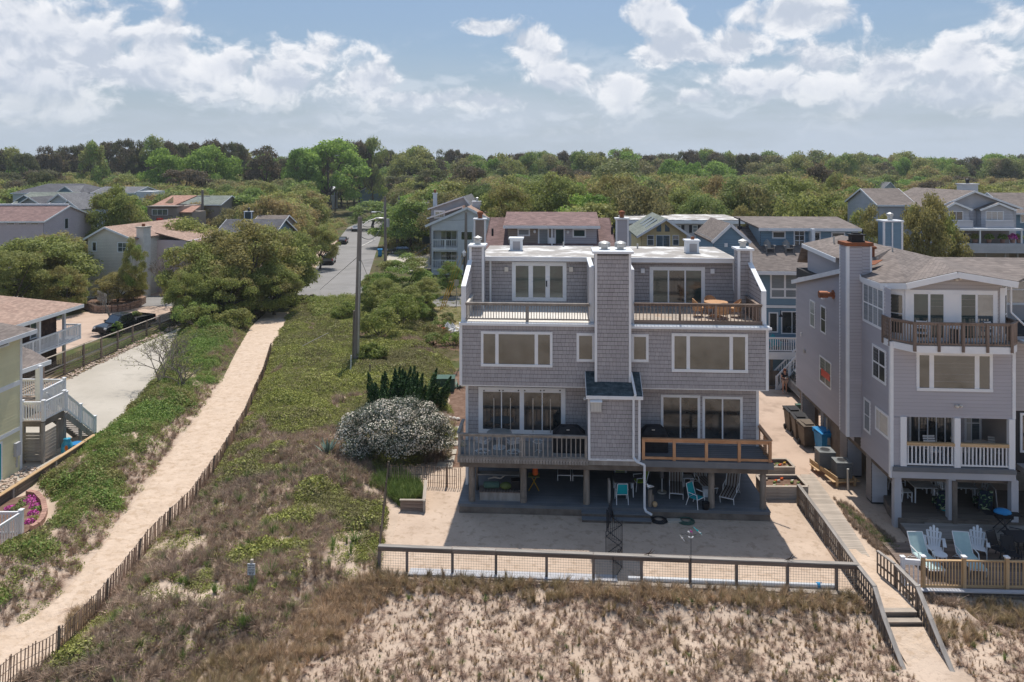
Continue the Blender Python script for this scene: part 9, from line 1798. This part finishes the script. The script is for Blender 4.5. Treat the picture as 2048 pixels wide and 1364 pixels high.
def fold(label, loc, rz):
 t_ = thing('folding_chair', label, 'chair', loc, rz, 'white folding chairs on the curved balcony');
 for k in range(4): bar('back_slat', (-.2, .22+.01*k, .62+.09*k), (.2, .22+.01*k, .62+.09*k), .02, .06, 'plastic_white', t_); bar('seat_slat', (-.2, -.2+.11*k, .44), (.2, -.2+.11*k, .44), .085, .02, 'plastic_white', t_)
 for s in (-1, 1): tub('leg', [[(s*.2, -.25, 0), (s*.2, .28, .95)], [(s*.2, .3, 0), (s*.2, -.2, .44)]], .016, 'plastic_white', t_)
fold('white folding chair behind the curved balcony rail, left one', K.w(K.f(1843, 660, -.3)[0], -.35, K3+.045), R(-25)); fold('white folding chair behind the curved balcony rail, right one', K.w(K.f(1985, 660, -.3)[0], -.35, K3+.045), R(25))
table('small dark scrolled bistro table on the curved balcony', 'plastic_white', K.w(K.f(1911, 660, -.35)[0], -.38, K3+.045), .5, .5, .7, 'metal_dark', round_=True)
def pchair(label, loc, rz):
 t_ = thing('slatted_armchair', label, 'chair', loc, rz, 'slatted armchairs on the porch')
 for k in range(5): bar('back_slat', (-.27, .25+.03*k, .5+.1*k), (.27, .25+.03*k, .5+.1*k), .02, .075, 'plastic_white' if 'white' in label else 'curtain', t_); bar('seat_slat', (-.27, -.25+.11*k, .4), (.27, -.25+.11*k, .4), .09, .02, 'plastic_white' if 'white' in label else 'curtain', t_)
 for s in (-1, 1):
  for y in (-.28, .26): bar('leg', (s*.3, y, 0), (s*.3, y, .62), .06, .06, 'plastic_white' if 'white' in label else 'curtain', t_)
  bar('arm', (s*.3, -.32, .63), (s*.3, .3, .63), .1, .03, 'plastic_white' if 'white' in label else 'curtain', t_)
pchair('white slatted armchair on the first floor porch', K.w(K.f(1866, 870, .9)[0], .9, K1), R(0)); pchair('greyish slatted armchair left of the porch table', K.w(K.f(1926, 870, .9)[0], 1.0, K1), R(40)); pchair('greyish slatted armchair at the right end of the porch', K.w(K.f(1996, 870, .8)[0], .9, K1), R(-20))
table('round greyish porch table between the slatted armchairs', 'curtain', K.w(K.f(1967, 870, 1.1)[0], 1.1, K1), .9, .9, .7, 'curtain', round_=True)
# blue house porch chair, dormer deck chairs, garden chairs
p = Bf.w(Bf.f(1549, 660, -1.0)[0], -1.1, 2.5); adirondack('teal adirondack chair on the porch of the blue house', p, R(0), 'plastic_teal')
p = Bf.w(Bf.f(1568, 660, -.8)[0], -.9, 2.5); table('dark small crate-like table beside the teal adirondack', 'wood_dark', p, .6, .5, .6, 'wood_dark')
for i, px in enumerate((1538, 1576)): p = Bf.w(Bf.f(px, 490, 2.4)[0], 2.4, 9.3); adirondack(['weathered adirondack chair on the blue dormer deck, left one', 'weathered adirondack chair on the blue dormer deck, right one'][i], p, R(0), 'wood_grey', 'dormer deck chairs')
for i, (px, py) in enumerate(((899, 666), (909, 668))): x, y = G(px, py); adirondack(['white garden chair by the clipped mounds, left one', 'white garden chair by the clipped mounds, right one'][i], (x, y, .01), R(30), 'plastic_white', 'white garden chairs')
O('red_chair_pot', MB().lathe([(.2, 0), (.3, .4), (.32, .42)], 12), 'red_light', loc=(*G(889, 664), .01), label='red tub left of the white garden chairs', category='tub')
# hanging plants on the grey condo balcony
for i, px in enumerate((1950, 1978, 2005, 2025, 2038)):
 u, z = R_.f(px, 474, -2.2); t_ = thing('potted_plant', ['dark bushy potted plant, leftmost on the grey condo balcony', 'second potted plant from the left on the grey condo balcony', 'third potted plant on the grey condo balcony', 'potted plant with pink blooms on the grey condo balcony', 'rightmost potted plant on the grey condo balcony'][i], 'plant', R_.w(u, -2.2, R_.f(px, 486, -2.2)[1]), 0, 'potted plants on the condo balcony')
 O('pot', MB().lathe([(.2, 0), (.28, .4)], 10), 'brick', t_); O('leaves', leafy('petal_pink' if i == 3 else 'leaf_mid', 260, .55, .6, .1, 1)[0], None, t_, loc=(0, 0, .5))
# ---------------------------------------------------------------- the person by the outside stair
def person(label, loc, rz):
 t_ = thing('person', label, 'person', loc, rz)
 V = {'pelvis': (0, 0, .93), 'belly': (0, -.01, 1.08), 'chest': (0, .0, 1.28), 'neck': (0, -.02, 1.46), 'head': (0, -.08, 1.60), 'crown': (0, -.08, 1.70), 'ls': (-.19, 0, 1.39), 'le': (-.25, -.03, 1.13), 'lw': (-.10, -.27, 1.13), 'lh': (-.03, -.33, 1.15), 'rs': (.19, 0, 1.39), 're': (.25, -.03, 1.13), 'rw': (.12, -.26, 1.10), 'rh': (.05, -.33, 1.12),
         'lhip': (-.10, 0, .88), 'lk': (-.12, -.02, .49), 'la': (-.13, .01, .09), 'lt': (-.14, -.14, .03), 'rhip': (.10, 0, .88), 'rk': (.12, -.02, .49), 'ra': (.13, .01, .09), 'rt': (.14, -.14, .03)}
 E = [('pelvis', 'belly'), ('belly', 'chest'), ('chest', 'neck'), ('neck', 'head'), ('head', 'crown'), ('chest', 'ls'), ('ls', 'le'), ('le', 'lw'), ('lw', 'lh'), ('chest', 'rs'), ('rs', 're'), ('re', 'rw'), ('rw', 'rh'), ('pelvis', 'lhip'), ('lhip', 'lk'), ('lk', 'la'), ('la', 'lt'), ('pelvis', 'rhip'), ('rhip', 'rk'), ('rk', 'ra'), ('ra', 'rt')]
 RD = {'pelvis': .17, 'belly': .155, 'chest': .165, 'neck': .06, 'head': .105, 'crown': .085, 'ls': .075, 'le': .045, 'lw': .03, 'lh': .032, 'rs': .075, 're': .045, 'rw': .03, 'rh': .032, 'lhip': .11, 'lk': .068, 'la': .045, 'lt': .04, 'rhip': .11, 'rk': .068, 'ra': .045, 'rt': .04}
 def skin(name, keys, m, grow=0, sc=1.0, tweak=None):
  ks = list(keys); me = bpy.data.meshes.new(name); me.from_pydata([(tweak or V).get(k, V[k]) for k in ks], [(ks.index(a), ks.index(b)) for a, b in E if a in ks and b in ks], []); o = O(name, me, None, t_)
  sm = o.modifiers.new('skin', 'SKIN'); me.skin_vertices.new() if not me.skin_vertices else None
  for i, k in enumerate(ks): me.skin_vertices[0].data[i].radius = (RD[k]*sc+grow, (RD[k]*.8)*sc+grow)
  root = ks.index('pelvis') if 'pelvis' in ks else 0; me.skin_vertices[0].data[root].use_root = True
  sb = o.modifiers.new('sub', 'SUBSURF'); sb.levels = 1; sb.render_levels = 1; me.materials.append(MAT[m]); return o
 skin('body', V.keys(), 'skin')
 tw = dict(V); tw['le'] = tuple((Vector(V['ls'])+Vector(V['le']))/2); tw['re'] = tuple((Vector(V['rs'])+Vector(V['re']))/2)
 skin('shirt', ['pelvis', 'belly', 'chest', 'ls', 'le', 'rs', 're'], 'shirt_dark', .022, tweak=tw)
 tw = dict(V); tw['lk'] = (-.115, -.01, .62); tw['rk'] = (.115, -.01, .62); tw['pelvis'] = (0, 0, .95); skin('shorts', ['pelvis', 'lhip', 'lk', 'rhip', 'rk'], 'short_tan', .026, tweak=tw)
 O('hair', MB().ell((0, -.045, 1.66), (.115, .115, .12), 12, 8).ell((0, .03, 1.56), (.10, .06, .12), 10, 6), 'hair_red', t_, smooth=True)
 for s in (-1, 1):
  O('shoe', MB().ell((s*.135, -.07, .05), (.055, .15, .055), 10, 6), 'short_tan', t_, smooth=True)
  for k in range(4): c = Vector(V['lh'] if s < 0 else V['rh'])+Vector((s*(.02-.014*k), -.02, -.02+.012*k)); O('finger', MB().path([c, c+Vector((-s*.03, -.03, -.005)), c+Vector((-s*.045, -.02, -.02))], [.009, .008, .006], 5), 'skin', t_)
 O('face', MB().ell((0, -.18, 1.61), (.012, .02, .02), 6, 4).ell((-.035, -.165, 1.635), (.012, .008, .008), 6, 4).ell((.035, -.165, 1.635), (.012, .008, .008), 6, 4).box(-.025, .025, -.175, -.16, 1.565, 1.572), 'hair_red', t_)
 return t_
px_ = G(1567, 785); person('woman in dark shirt and tan shorts looking down at her hands by the white stair', (px_[0], px_[1]-.2, .01), R(8))
O('held_phone', MB().box(-.04, .04, -.01, .0, -.06, .08), 'plastic_white', loc=(px_[0]-.06, px_[1]-.2-.40, 1.18), label='small white phone held by the person', category='phone')
# labels shared by look-alikes get their place in the row
NTH = ['first', 'second', 'third', 'fourth', 'fifth', 'sixth', 'seventh', 'eighth', 'ninth', 'tenth', 'eleventh', 'twelfth', 'thirteenth', 'fourteenth', 'fifteenth']
bk = {}
for o in S.objects:
 if o.parent is None and 'label' in o.keys() and 'category' in o.keys(): bk.setdefault(o['label'], []).append(o)
for lb, os_ in bk.items():
 if 1 < len(os_) <= 15:
  os_.sort(key=lambda o: o.location.x/max(o.location.y, 1))
  for i, o in enumerate(os_): o['label'] = lb+', '+NTH[i]+' from left'
# ---------------------------------------------------------------- light haze in the air
hz = MB().box(-5400, 5400, -500, 7100, -4, 34); hm = bpy.data.materials.new('haze'); hm.use_nodes = True; t = hm.node_tree; t.nodes.clear()
pv_ = N(t, 'ShaderNodeVolumePrincipled'); pv_.inputs['Density'].default_value = .0002; pv_.inputs['Color'].default_value = (.80, .87, .95, 1); pv_.inputs['Anisotropy'].default_value = .3
mo = N(t, 'ShaderNodeOutputMaterial'); t.links.new(pv_.outputs[0], mo.inputs['Volume']); MAT['haze'] = hm
O('haze', hz, 'haze', kind='stuff', label='thin pale haze in the air over the whole place')
